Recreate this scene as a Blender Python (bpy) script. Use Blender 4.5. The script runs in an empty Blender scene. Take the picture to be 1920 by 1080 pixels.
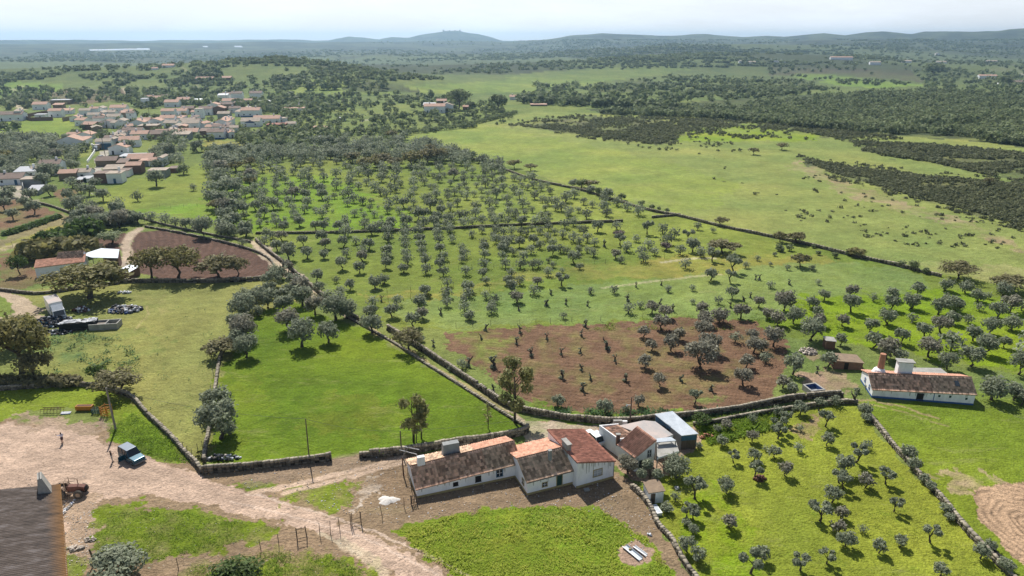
import bpy, bmesh, math, random
import numpy as np
from mathutils import Vector, Matrix
R = math.radians
S = bpy.context.scene
COL = S.collection
# ------------------------------------------------------------ camera
HC = 55.0; PITCH = R(19.96); F = 1280.0
cd = bpy.data.cameras.new("camera"); cam = bpy.data.objects.new("camera", cd); COL.objects.link(cam)
cam.location = (0, 0, HC); cam.rotation_euler = (R(90) - PITCH, 0, 0)
cd.sensor_width = 36; cd.lens = 36 * F / 1920; cd.clip_start = 0.5; cd.clip_end = 90000
S.camera = cam
# ------------------------------------------------------------ sun and sky
SUN_EL = R(49); SUN_AZ = R(-19)          # azimuth measured from +Y towards +X
w = bpy.data.worlds.new("World"); S.world = w; w.use_nodes = True
nt = w.node_tree; nt.nodes.clear()
def N(t, tree=None, **k):
    n = tree.nodes.new(t)
    for a, b in k.items(): setattr(n, a, b)
    return n
out = N('ShaderNodeOutputWorld', nt); bg = N('ShaderNodeBackground', nt)
sky = N('ShaderNodeTexSky', nt, sky_type='NISHITA', sun_disc=False)
sky.sun_elevation = SUN_EL; sky.sun_rotation = SUN_AZ; sky.altitude = 200; sky.air_density = 1.0; sky.dust_density = 1.2; sky.ozone_density = 1.0
bg.inputs[1].default_value = 0.07
tc = N('ShaderNodeTexCoord', nt); sep = N('ShaderNodeSeparateXYZ', nt)
mp = N('ShaderNodeMapping', nt); mp.inputs['Scale'].default_value = (1, 1, 5.0)
cn = N('ShaderNodeTexNoise', nt); cn.inputs['Scale'].default_value = 5; cn.inputs['Detail'].default_value = 7; cn.inputs['Roughness'].default_value = .58
rp = N('ShaderNodeValToRGB', nt); rp.color_ramp.elements[0].position = .42; rp.color_ramp.elements[1].position = .70
rp.color_ramp.elements[0].color = (.74, .74, .74, 1); rp.color_ramp.elements[1].color = (1, 1, 1, 1)
mix = N('ShaderNodeMixRGB', nt); mix.inputs[2].default_value = (13.4, 13.9, 14.8, 1)
L = nt.links.new
L(tc.outputs['Generated'], mp.inputs[0]); L(mp.outputs[0], cn.inputs['Vector']); L(cn.outputs[0], rp.inputs[0])
L(tc.outputs['Generated'], sep.inputs[0]); zr = N('ShaderNodeMapRange', nt, interpolation_type='SMOOTHSTEP'); zr.inputs['From Min'].default_value = .07; zr.inputs['From Max'].default_value = .24; zr.inputs['To Min'].default_value = 1.; zr.inputs['To Max'].default_value = .04
L(sep.outputs['Z'], zr.inputs[0]); zm = N('ShaderNodeMath', nt, operation='MULTIPLY'); L(rp.outputs[0], zm.inputs[0]); L(zr.outputs[0], zm.inputs[1]); L(zm.outputs[0], mix.inputs[0]); L(sky.outputs[0], mix.inputs[1]); L(mix.outputs[0], bg.inputs[0]); L(bg.outputs[0], out.inputs[0])
sl = bpy.data.lights.new("sun", 'SUN'); sl.energy = 4.9; sl.angle = R(.53); sl.color = (1, .955, .88)
so = bpy.data.objects.new("sun", sl); COL.objects.link(so)
sd = Vector((math.sin(SUN_AZ) * math.cos(SUN_EL), math.cos(SUN_AZ) * math.cos(SUN_EL), math.sin(SUN_EL)))
so.rotation_euler = sd.to_track_quat('Z', 'Y').to_euler(); so.location = (0, 0, 300)
S.view_settings.view_transform = 'Standard'; S.view_settings.look = 'None'; S.view_settings.exposure = 0.28; S.view_settings.gamma = 1
S.cycles.max_bounces = 5; S.cycles.diffuse_bounces = 2; S.cycles.glossy_bounces = 2; S.cycles.volume_bounces = 0; S.cycles.transparent_max_bounces = 4
# ------------------------------------------------------------ numpy noise and terrain height
rng = np.random.default_rng(7); random.seed(5)
_T = np.random.default_rng(11).random((256, 256))
def vnoise(x, y, s):
    x = np.asarray(x, float) * s; y = np.asarray(y, float) * s
    xi = np.floor(x).astype(int); yi = np.floor(y).astype(int); fx = x - xi; fy = y - yi
    fx = fx * fx * (3 - 2 * fx); fy = fy * fy * (3 - 2 * fy)
    g = lambda a, b: _T[a & 255, b & 255]
    return (g(xi, yi) * (1 - fx) + g(xi + 1, yi) * fx) * (1 - fy) + (g(xi, yi + 1) * (1 - fx) + g(xi + 1, yi + 1) * fx) * fy
def fbm(x, y, s, o=4):
    a = 0; amp = 1; t = 0
    for i in range(o):
        a = a + amp * vnoise(np.asarray(x) + 37.1 * i, np.asarray(y) - 19.7 * i, s * 2 ** i); t += amp; amp *= .5
    return a / t
def sstep(a, b, x):
    t = np.clip((x - a) / (b - a), 0, 1); return t * t * (3 - 2 * t)
cp, sp_ = math.cos(PITCH), math.sin(PITCH)
def ang2tan(y): return math.tan(math.atan((540 - y) / F) - PITCH)     # tangent of elevation of image row y
RID1 = [(300, 82), (700, 81), (900, 80), (960, 80), (1010, 77), (1060, 69), (1110, 65), (1150, 68), (1200, 70), (1240, 69), (1280, 66), (1310, 69), (1340, 71), (1380, 68), (1410, 70), (1440, 66), (1475, 62), (1510, 66), (1545, 61), (1570, 60), (1600, 62), (1620, 64), (1640, 60), (1680, 60), (1720, 61), (1760, 59), (1780, 56), (1820, 54), (1860, 51), (1890, 51), (1920, 53), (2050, 48), (2300, 60), (2600, 70)]
RID2 = [(-900, 77), (0, 76.5), (300, 77), (630, 77.5), (655, 77), (690, 70), (715, 73), (740, 77), (760, 72), (790, 73), (810, 67), (830, 64), (845, 61.5), (870, 60), (885, 63.5), (905, 66), (925, 72), (945, 79), (1000, 80), (1300, 80)]
def _rid(pts, r0):
    az = [math.atan((x - 960) / F * 1.0 / cp) for x, y in pts]
    h = [max(HC + r0 * ang2tan(y - 2.6), -5) for x, y in pts]
    return np.array(az), np.array(h)
R1a, R1h = _rid(RID1, 4800.); R2a, R2h = _rid(RID2, 7000.)
BUMPS = [(-500, 1050, 13, 330, 190), (-330, 1000, 10, 200, 160), (-165, 830, 15, 110, 110), (-300, 980, 10, 120, 120), (60, 1500, 14, 400, 160), (500, 1700, 22, 500, 220), (900, 2600, 45, 600, 350), (-900, 2300, -8, 900, 500), (1500, 3200, 40, 600, 400)]
def hgt(x, y):
    x = np.asarray(x, float); y = np.asarray(y, float); r = np.hypot(x, y); az = np.arctan2(x, y)
    far = sstep(600, 1500, r); n = fbm(x, y, 1 / 520., 4) - .5
    h = far * n * 26
    for bx, by, bh, sx, sy in BUMPS: h = h + bh * np.exp(-((x - bx) / sx) ** 2 - ((y - by) / sy) ** 2) * sstep(480, 700, r)
    m1 = np.interp(az, R1a, R1h); k1 = np.exp(-((r - 4800) / 560.) ** 2); k1b = np.exp(-((r - 3900) / 480.) ** 2) * .45
    m2 = np.interp(az, R2a, R2h); k2 = np.exp(-((r - 7000) / 600.) ** 2)
    base = h * np.clip(1 - k1 - k2, 0, 1)
    base = base * (1 - .5 * sstep(3000, 4200, r))
    front = np.clip(np.cos(az), 0, 1)
    return base + (m1 * k1 + np.maximum(m1 - 20, 0) * k1b * (.5 + fbm(x, y, 1 / 900., 3))) * front + m2 * k2 * front + ((fbm(x + 5000, y, 1 / 170., 3) - .5) * 15 + (fbm(x, y + 800, 1 / 420., 3) - .5) * 22) * np.clip(k1 * .75 + k1b + k2 * .8, 0, 1)
def ray(px, py):
    u = (px - 960) / F; v = (py - 540) / F
    return u, cp - v * sp_, -(sp_ + v * cp)
def G(px, py, z=0.):
    a, b, c = ray(px, py); t = (z - HC) / c
    return Vector((a * t, b * t, z))
def GT(px, py):                                   # point on the terrain seen at a pixel (arrays)
    px = np.asarray(px, float); py = np.asarray(py, float)
    a, b, c = ray(px, py); c = np.minimum(c, -1e-4); b = b + px * 0; tm = HC / -c
    lo = np.zeros_like(tm); done = np.zeros(tm.shape, bool); res = np.minimum(tm * 1.0, 15000.)
    ts = 300 * (60 ** np.linspace(0, 1, 220)); prev = np.full_like(tm, 200.)
    for t in ts:
        hit = (~done) & (HC + c * t < hgt(a * t, b * t))
        res = np.where(hit, (prev + t) / 2, res); done |= hit; prev = np.full_like(tm, t)
    near = tm < 560; res = np.where(near, tm, res)
    return a * res, b * res, hgt(a * res, b * res)
def sc(px, py): return (540 - py, 0)
def ppm(px, py):                                  # photo pixels per metre at a ground pixel
    g = G(px, py); return F / (g.y * cp + HC * sp_)
# ------------------------------------------------------------ object helpers
def tag(o, label=None, cat=None, group=None, kind=None):
    if label: o['label'] = label
    if cat: o['category'] = cat
    if group: o['group'] = group
    if kind: o['kind'] = kind
    return o
def empty(name, loc=(0, 0, 0), rz=0, label=None, cat=None, group=None):
    o = bpy.data.objects.new(name, None); COL.objects.link(o); o.location = loc; o.rotation_euler = (0, 0, rz); o.empty_display_size = .3
    return tag(o, label, cat, group)
def npmesh(name, V, Fq, mats, parent=None, fattr=None, cattr=None, smooth=False, mi=None):
    V = np.ascontiguousarray(V, np.float32); Fq = np.ascontiguousarray(Fq, np.int32); k = Fq.shape[1]; n = len(Fq)
    me = bpy.data.meshes.new(name); me.vertices.add(len(V)); me.vertices.foreach_set('co', V.ravel())
    me.loops.add(n * k); me.loops.foreach_set('vertex_index', Fq.ravel())
    me.polygons.add(n); me.polygons.foreach_set('loop_start', np.arange(0, n * k, k, dtype=np.int32)); me.polygons.foreach_set('loop_total', np.full(n, k, np.int32))
    if smooth: me.polygons.foreach_set('use_smooth', np.ones(n, bool))
    if mi is not None: me.polygons.foreach_set('material_index', np.ascontiguousarray(mi, np.int32))
    me.update(calc_edges=True)
    if fattr is not None:
        for an, av in fattr.items():
            a = me.attributes.new(an, 'FLOAT', 'FACE'); a.data.foreach_set('value', np.ascontiguousarray(av, np.float32))
    if cattr is not None:
        for an, av in cattr.items():
            a = me.attributes.new(an, 'FLOAT_COLOR', 'POINT'); a.data.foreach_set('color', np.ascontiguousarray(av, np.float32).ravel())
    for m in (mats if isinstance(mats, (list, tuple)) else [mats]): me.materials.append(m)
    o = bpy.data.objects.new(name, me); COL.objects.link(o)
    if parent: o.parent = parent
    return o
class MB:
    def __init__(s): s.v = []; s.f = []; s.m = []
    def add(s, vs, fs, m=0):
        b = len(s.v); s.v += [tuple(v) for v in vs]; s.f += [[b + i for i in f] for f in fs]; s.m += [m] * len(fs); return s
    def box(s, c, d, rz=0, m=0, tilt=None, taper=1.0):
        hx, hy, hz = d[0] / 2, d[1] / 2, d[2] / 2
        M = Matrix.Rotation(rz, 3, 'Z')
        if tilt is not None: M = M @ Matrix.Rotation(tilt[0], 3, 'X') @ Matrix.Rotation(tilt[1], 3, 'Y')
        vs = []
        for z in (-1, 1):
            k = 1 if z < 0 else taper
            for x, y in ((-1, -1), (1, -1), (1, 1), (-1, 1)): vs.append(Vector(c) + M @ Vector((x * hx * k, y * hy * k, z * hz)))
        return s.add(vs, [(0, 3, 2, 1), (4, 5, 6, 7), (0, 1, 5, 4), (1, 2, 6, 5), (2, 3, 7, 6), (3, 0, 4, 7)], m)
    def tube(s, pts, rad, n=8, m=0, cap=True):
        pts = [Vector(p) for p in pts]; rings = []
        for i, p in enumerate(pts):
            d = (pts[min(i + 1, len(pts) - 1)] - pts[max(i - 1, 0)]).normalized()
            a = d.orthogonal().normalized(); 
            if abs(d.z) < .99: a = d.cross(Vector((0, 0, 1))).normalized()
            b = d.cross(a); r = rad[i] if hasattr(rad, '__len__') else rad
            rings.append([p + (a * math.cos(t * 2 * math.pi / n) + b * math.sin(t * 2 * math.pi / n)) * r for t in range(n)])
        vs = [v for r_ in rings for v in r_]; fs = []
        for i in range(len(pts) - 1):
            for j in range(n): fs.append((i * n + j, i * n + (j + 1) % n, (i + 1) * n + (j + 1) % n, (i + 1) * n + j))
        if cap: fs.append(tuple(range(n - 1, -1, -1))); fs.append(tuple((len(pts) - 1) * n + j for j in range(n)))
        return s.add(vs, fs, m)
    def prism(s, poly, z0, z1, m=0, top=None):       # polygon footprint; z1 a number or a list per corner
        n = len(poly); zt = z1 if hasattr(z1, '__len__') else [z1] * n
        vs = [(p[0], p[1], z0) for p in poly] + [((top or poly)[i][0], (top or poly)[i][1], zt[i]) for i in range(n)]
        fs = [(i, (i + 1) % n, n + (i + 1) % n, n + i) for i in range(n)] + [tuple(range(n, 2 * n)), tuple(range(n - 1, -1, -1))]
        return s.add(vs, fs, m)
    def extr(s, prof, y0, y1, m=0, k=1.0):           # profile in x,z extruded along y; k narrows nothing, kept for symmetry
        n = len(prof); vs = [(x, y0, z) for x, z in prof] + [(x, y1, z) for x, z in prof]
        return s.add(vs, [tuple(range(n)), tuple(range(2 * n - 1, n - 1, -1))] + [(i, n + i, n + (i + 1) % n, (i + 1) % n) for i in range(n)], m)
    def build(s, name, mats, parent=None, smooth=False, bevel=0):
        me = bpy.data.meshes.new(name); me.from_pydata(s.v, [], s.f)
        for m in (mats if isinstance(mats, (list, tuple)) else [mats]): me.materials.append(m)
        me.polygons.foreach_set('material_index', s.m)
        if smooth: me.polygons.foreach_set('use_smooth', [True] * len(s.f))
        bm = bmesh.new(); bm.from_mesh(me); bmesh.ops.recalc_face_normals(bm, faces=bm.faces)
        if bevel: bmesh.ops.bevel(bm, geom=bm.edges[:], offset=bevel, segments=2, affect='EDGES', profile=.6)
        bm.to_mesh(me); bm.free(); me.update()
        o = bpy.data.objects.new(name, me); COL.objects.link(o)
        if parent: o.parent = parent
        return o
# ------------------------------------------------------------ materials
def mat(name, c, rough=.9, var=.25, scale=3., c2=None, bump=0., bscale=None, metal=0., attr=None, attrvar=.5, spec=.3, stretch=None, th=(.35, .7), leaf=0.):
    m = bpy.data.materials.new(name); m.use_nodes = True; t = m.node_tree; b = t.nodes['Principled BSDF']; Lk = t.links.new
    b.inputs['Roughness'].default_value = rough; b.inputs['Metallic'].default_value = metal; b.inputs['Specular IOR Level'].default_value = spec
    tcn = N('ShaderNodeTexCoord', t); nz = N('ShaderNodeTexNoise', t); nz.inputs['Scale'].default_value = scale; nz.inputs['Detail'].default_value = 5; nz.inputs['Roughness'].default_value = .65
    src = tcn.outputs['Object']
    if stretch:
        mpn = N('ShaderNodeMapping', t); mpn.inputs['Scale'].default_value = stretch; Lk(src, mpn.inputs[0]); src = mpn.outputs[0]
    Lk(src, nz.inputs['Vector'])
    rr = N('ShaderNodeValToRGB', t); rr.color_ramp.elements[0].position = th[0]; rr.color_ramp.elements[1].position = th[1]
    c2 = c2 or tuple(x * (1 - var) for x in c); rr.color_ramp.elements[0].color = (*c, 1); rr.color_ramp.elements[1].color = (*c2, 1)
    Lk(nz.outputs[0], rr.inputs[0]); cur = rr.outputs[0]
    if attr:
        at = N('ShaderNodeAttribute', t, attribute_name=attr); mr = N('ShaderNodeMapRange', t); mr.inputs['To Min'].default_value = 1 - attrvar; mr.inputs['To Max'].default_value = 1 + attrvar
        mm = N('ShaderNodeVectorMath', t, operation='SCALE'); Lk(at.outputs['Fac'], mr.inputs[0]); Lk(cur, mm.inputs[0]); Lk(mr.outputs[0], mm.inputs['Scale']); cur = mm.outputs[0]
    Lk(cur, b.inputs['Base Color'])
    if leaf:                                       # thin leaves let part of the light through
        tr = N('ShaderNodeBsdfTranslucent', t); ms = N('ShaderNodeMixShader', t); ms.inputs[0].default_value = leaf; o_ = t.nodes['Material Output']
        Lk(cur, tr.inputs[0]); Lk(b.outputs[0], ms.inputs[1]); Lk(tr.outputs[0], ms.inputs[2]); Lk(ms.outputs[0], o_.inputs[0])
    if bump:
        n2 = N('ShaderNodeTexNoise', t); n2.inputs['Scale'].default_value = bscale or scale * 4; n2.inputs['Detail'].default_value = 4; Lk(src, n2.inputs['Vector'])
        bp = N('ShaderNodeBump', t); bp.inputs['Strength'].default_value = 1; bp.inputs['Distance'].default_value = bump; Lk(n2.outputs[0], bp.inputs['Height']); Lk(bp.outputs[0], b.inputs['Normal'])
    return m
M = {}
M['olive'] = mat('olive_leaves', (.285, .31, .215), .75, attr='v', attrvar=.5, c2=(.215, .245, .155), scale=.8, leaf=.38)
M['olive_b'] = mat('olive_leaves_brownish', (.30, .285, .22), .75, attr='v', attrvar=.55, c2=(.23, .225, .16), scale=.8, leaf=.38)
M['oak'] = mat('oak_leaves', (.27, .24, .085), .7, attr='v', attrvar=.55, c2=(.15, .15, .055), scale=.7, leaf=.38)
M['oakb'] = mat('oak_leaves_brown', (.25, .22, .11), .7, attr='v', attrvar=.5, c2=(.17, .165, .075), scale=.7, leaf=.38)
M['green'] = mat('green_leaves', (.12, .18, .045), .7, attr='v', attrvar=.6, c2=(.05, .085, .02), scale=.7, leaf=.38)
M['gum'] = mat('gum_leaves', (.30, .29, .12), .7, attr='v', attrvar=.4, c2=(.22, .23, .08), scale=.7, leaf=.38)
M['blossom'] = mat('pale_leaves', (.34, .38, .22), .7, attr='v', attrvar=.5, c2=(.2, .25, .12), scale=.7, leaf=.38)
M['pink'] = mat('bare_twigs', (.17, .13, .115), .8, attr='v', attrvar=.5, scale=.7)
M['far'] = mat('far_leaves', (.205, .24, .115), .8, attr='v', attrvar=.5, c2=(.15, .185, .085), scale=.02, leaf=.38)
M['heath'] = mat('heath_leaves', (.17, .18, .09), .8, attr='v', attrvar=.45, c2=(.125, .14, .07), scale=.05, leaf=.38)
M['hay'] = mat('grass_blades', (.46, .49, .07), .7, attr='v', attrvar=.2, c2=(.36, .44, .05), scale=.22, th=(.42, .6), leaf=.4)
M['bark'] = mat('bark', (.085, .068, .052), .95, scale=5, bump=.02)
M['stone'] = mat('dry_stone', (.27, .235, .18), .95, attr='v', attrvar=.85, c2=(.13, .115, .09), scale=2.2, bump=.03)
M['white'] = mat('limewash', (.90, .90, .90), .9, c2=(.62, .62, .60), scale=.9, th=(.45, .85), bump=.008, stretch=(1, 1, .45))
M['whitebright'] = mat('white_paint', (.80, .80, .80), .7, var=.1)
M['ochre'] = mat('ochre_plinth', (.42, .33, .15), .9)
M['blueband'] = mat('blue_plinth', (.05, .13, .32), .8)
M['tile'] = mat('old_roof_tiles', (.68, .41, .28), .9, attr='v', attrvar=.55, c2=(.44, .29, .21), scale=.9, th=(.38, .62))
M['tile_o'] = mat('orange_roof_tiles', (.62, .34, .24), .85, attr='v', attrvar=.22, c2=(.40, .20, .13), scale=1.2)
M['tile_r'] = mat('red_roof_tiles', (.46, .20, .14), .85, attr='v', attrvar=.3, c2=(.27, .12, .08), scale=1.5)
M['tile_g'] = mat('pale_roof_tiles', (.64, .43, .30), .9, attr='v', attrvar=.5, c2=(.38, .28, .20), scale=.8)
M['conc'] = mat('concrete', (.40, .39, .36), .9, c2=(.26, .25, .23), scale=1.2, bump=.01)
M['concp'] = mat('pinkish_roof_sheet', (.50, .42, .38), .85, c2=(.36, .35, .34), scale=.35, th=(.4, .6))
M['metal'] = mat('sheet_metal', (.50, .54, .58), .45, c2=(.38, .42, .46), scale=1.0, metal=.3)
M['bluem'] = mat('blue_sheet', (.045, .14, .24), .6, c2=(.03, .09, .16), scale=2)
M['dark'] = mat('dark_opening', (.012, .012, .014), .6, var=.1)
M['glass'] = mat('window_glass', (.03, .04, .05), .15, var=.1, spec=.6)
M['greenp'] = mat('green_paint', (.02, .07, .06), .5)
M['wood'] = mat('weathered_wood', (.16, .12, .09), .9, c2=(.09, .07, .05), scale=4, stretch=(1, 1, .2))
M['pole'] = mat('grey_post', (.27, .25, .22), .9, c2=(.18, .16, .14), scale=3)
M['wire'] = mat('wire', (.20, .20, .20), .6, metal=.5)
M['brick'] = mat('brick', (.22, .12, .08), .95, c2=(.13, .09, .07), scale=3, bump=.02)
M['brown'] = mat('brown_render', (.30, .22, .15), .95, c2=(.2, .15, .11), scale=1.3)
M['grey'] = mat('grey_render', (.34, .35, .34), .95, c2=(.22, .23, .23), scale=1.0)
M['terracotta'] = mat('terracotta', (.50, .24, .15), .9, c2=(.34, .17, .11), scale=2.5, bump=.02)
M['rust'] = mat('rusty_steel', (.15, .07, .045), .85, c2=(.09, .045, .03), scale=5)
M['orange'] = mat('orange_paint', (.52, .22, .015), .6, c2=(.36, .15, .02), scale=3)
M['rubber'] = mat('dusty_rubber', (.10, .085, .07), .9, c2=(.05, .045, .04), scale=5)
M['tyre'] = mat('black_rubber', (.018, .018, .02), .8)
M['teal'] = mat('green_car_paint', (.010, .075, .12), .22, var=.1, metal=.35, spec=.6)
M['silver'] = mat('silver_paint', (.17, .20, .24), .35, var=.1, metal=.4)
M['redp'] = mat('faded_red_paint', (.17, .065, .045), .75, c2=(.12, .06, .045), scale=4)
M['dust'] = mat('dusty_steel', (.40, .29, .21), .9, c2=(.25, .17, .12), scale=4)
M['carwhite'] = mat('white_car_paint', (.78, .79, .80), .25, var=.05, spec=.6)
M['lamp'] = mat('lamp_glass', (.6, .6, .55), .2, var=.05)
M['plateb'] = mat('blue_plastic', (.05, .10, .26), .5)
M['water'] = mat('water', (.05, .07, .10), .08, var=.1, spec=.8)
M['skin'] = mat('skin', (.45, .27, .19), .6, var=.1)
M['cloth_w'] = mat('pale_lilac_shirt', (.55, .56, .68), .9, var=.1)
M['cloth_k'] = mat('black_cloth', (.018, .018, .022), .9, var=.1)
M['cloth_p'] = mat('pale_trousers', (.62, .56, .50), .9, var=.1)
M['cloth_b'] = mat('dark_plum_shorts', (.07, .035, .05), .9, var=.1)
M['hair'] = mat('dark_hair', (.015, .011, .010), .7, var=.1)
M['rubble'] = mat('rubble', (.50, .44, .38), .95, c2=(.3, .26, .22), scale=3, attr='v', attrvar=.4)
M['junkd'] = mat('dark_scrap', (.05, .055, .065), .7, attr='v', attrvar=.8)
M['plast'] = mat('pale_plastic', (.62, .64, .68), .5, attr='v', attrvar=.3)
# barn roof: grey corrugated fibre cement, orange lichen spreading from the eave (object x runs from the ridge to the eave)
def barn_mat():
    m = mat('lichen_roof', (.2, .2, .2), .95); t = m.node_tree; b = t.nodes['Principled BSDF']; Lk = t.links.new
    tcn = N('ShaderNodeTexCoord', t); sx = N('ShaderNodeSeparateXYZ', t); Lk(tcn.outputs['Object'], sx.inputs[0])
    n1 = N('ShaderNodeTexNoise', t); n1.inputs['Scale'].default_value = 1.1; n1.inputs['Detail'].default_value = 8; n1.inputs['Roughness'].default_value = .72
    mp1 = N('ShaderNodeMapping', t); mp1.inputs['Scale'].default_value = (.35, 1.6, 1); Lk(tcn.outputs['Object'], mp1.inputs[0]); Lk(mp1.outputs[0], n1.inputs['Vector'])
    r1 = N('ShaderNodeValToRGB', t); e = r1.color_ramp.elements; e[0].position = .3; e[0].color = (.05, .042, .038, 1); e[1].position = .74; e[1].color = (.26, .23, .22, 1); x_ = r1.color_ramp.elements.new(.5); x_.color = (.12, .095, .08, 1)
    Lk(n1.outputs[0], r1.inputs[0])
    ma = N('ShaderNodeMath', t, operation='MULTIPLY_ADD'); ma.inputs[1].default_value = .30; ma.inputs[2].default_value = -1.74; Lk(sx.outputs[0], ma.inputs[0])
    mb = N('ShaderNodeMath', t, operation='ADD'); Lk(ma.outputs[0], mb.inputs[0]); Lk(n1.outputs[0], mb.inputs[1])
    r2 = N('ShaderNodeValToRGB', t); r2.color_ramp.elements[0].position = .25; r2.color_ramp.elements[1].position = .95; Lk(mb.outputs[0], r2.inputs[0])
    mx = N('ShaderNodeMixRGB', t); mx.inputs[2].default_value = (.27, .125, .022, 1); Lk(r2.outputs[0], mx.inputs[0]); Lk(r1.outputs[0], mx.inputs[1]); Lk(mx.outputs[0], b.inputs['Base Color'])
    return m
M['barn'] = barn_mat()
# ------------------------------------------------------------ ground sheet with fields
PLUSH = (.118, .178, .012); MEAD = (.220, .225, .066); FIELD = (.215, .250, .068); ORCH = (.155, .200, .034); YGRN = (.205, .240, .028)
SOIL = (.190, .112, .068); SOILD = (.125, .074, .054); ROAD = (.46, .335, .25); DIRT = (.34, .235, .16); STRAW = (.26, .185, .115); HEATH = (.095, .105, .050); WOODS = (.062, .078, .036); SAND = (.42, .34, .25); WAT = (.75, .8, .85)
def stroke(pts, wd): return ('s', pts, wd)
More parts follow.
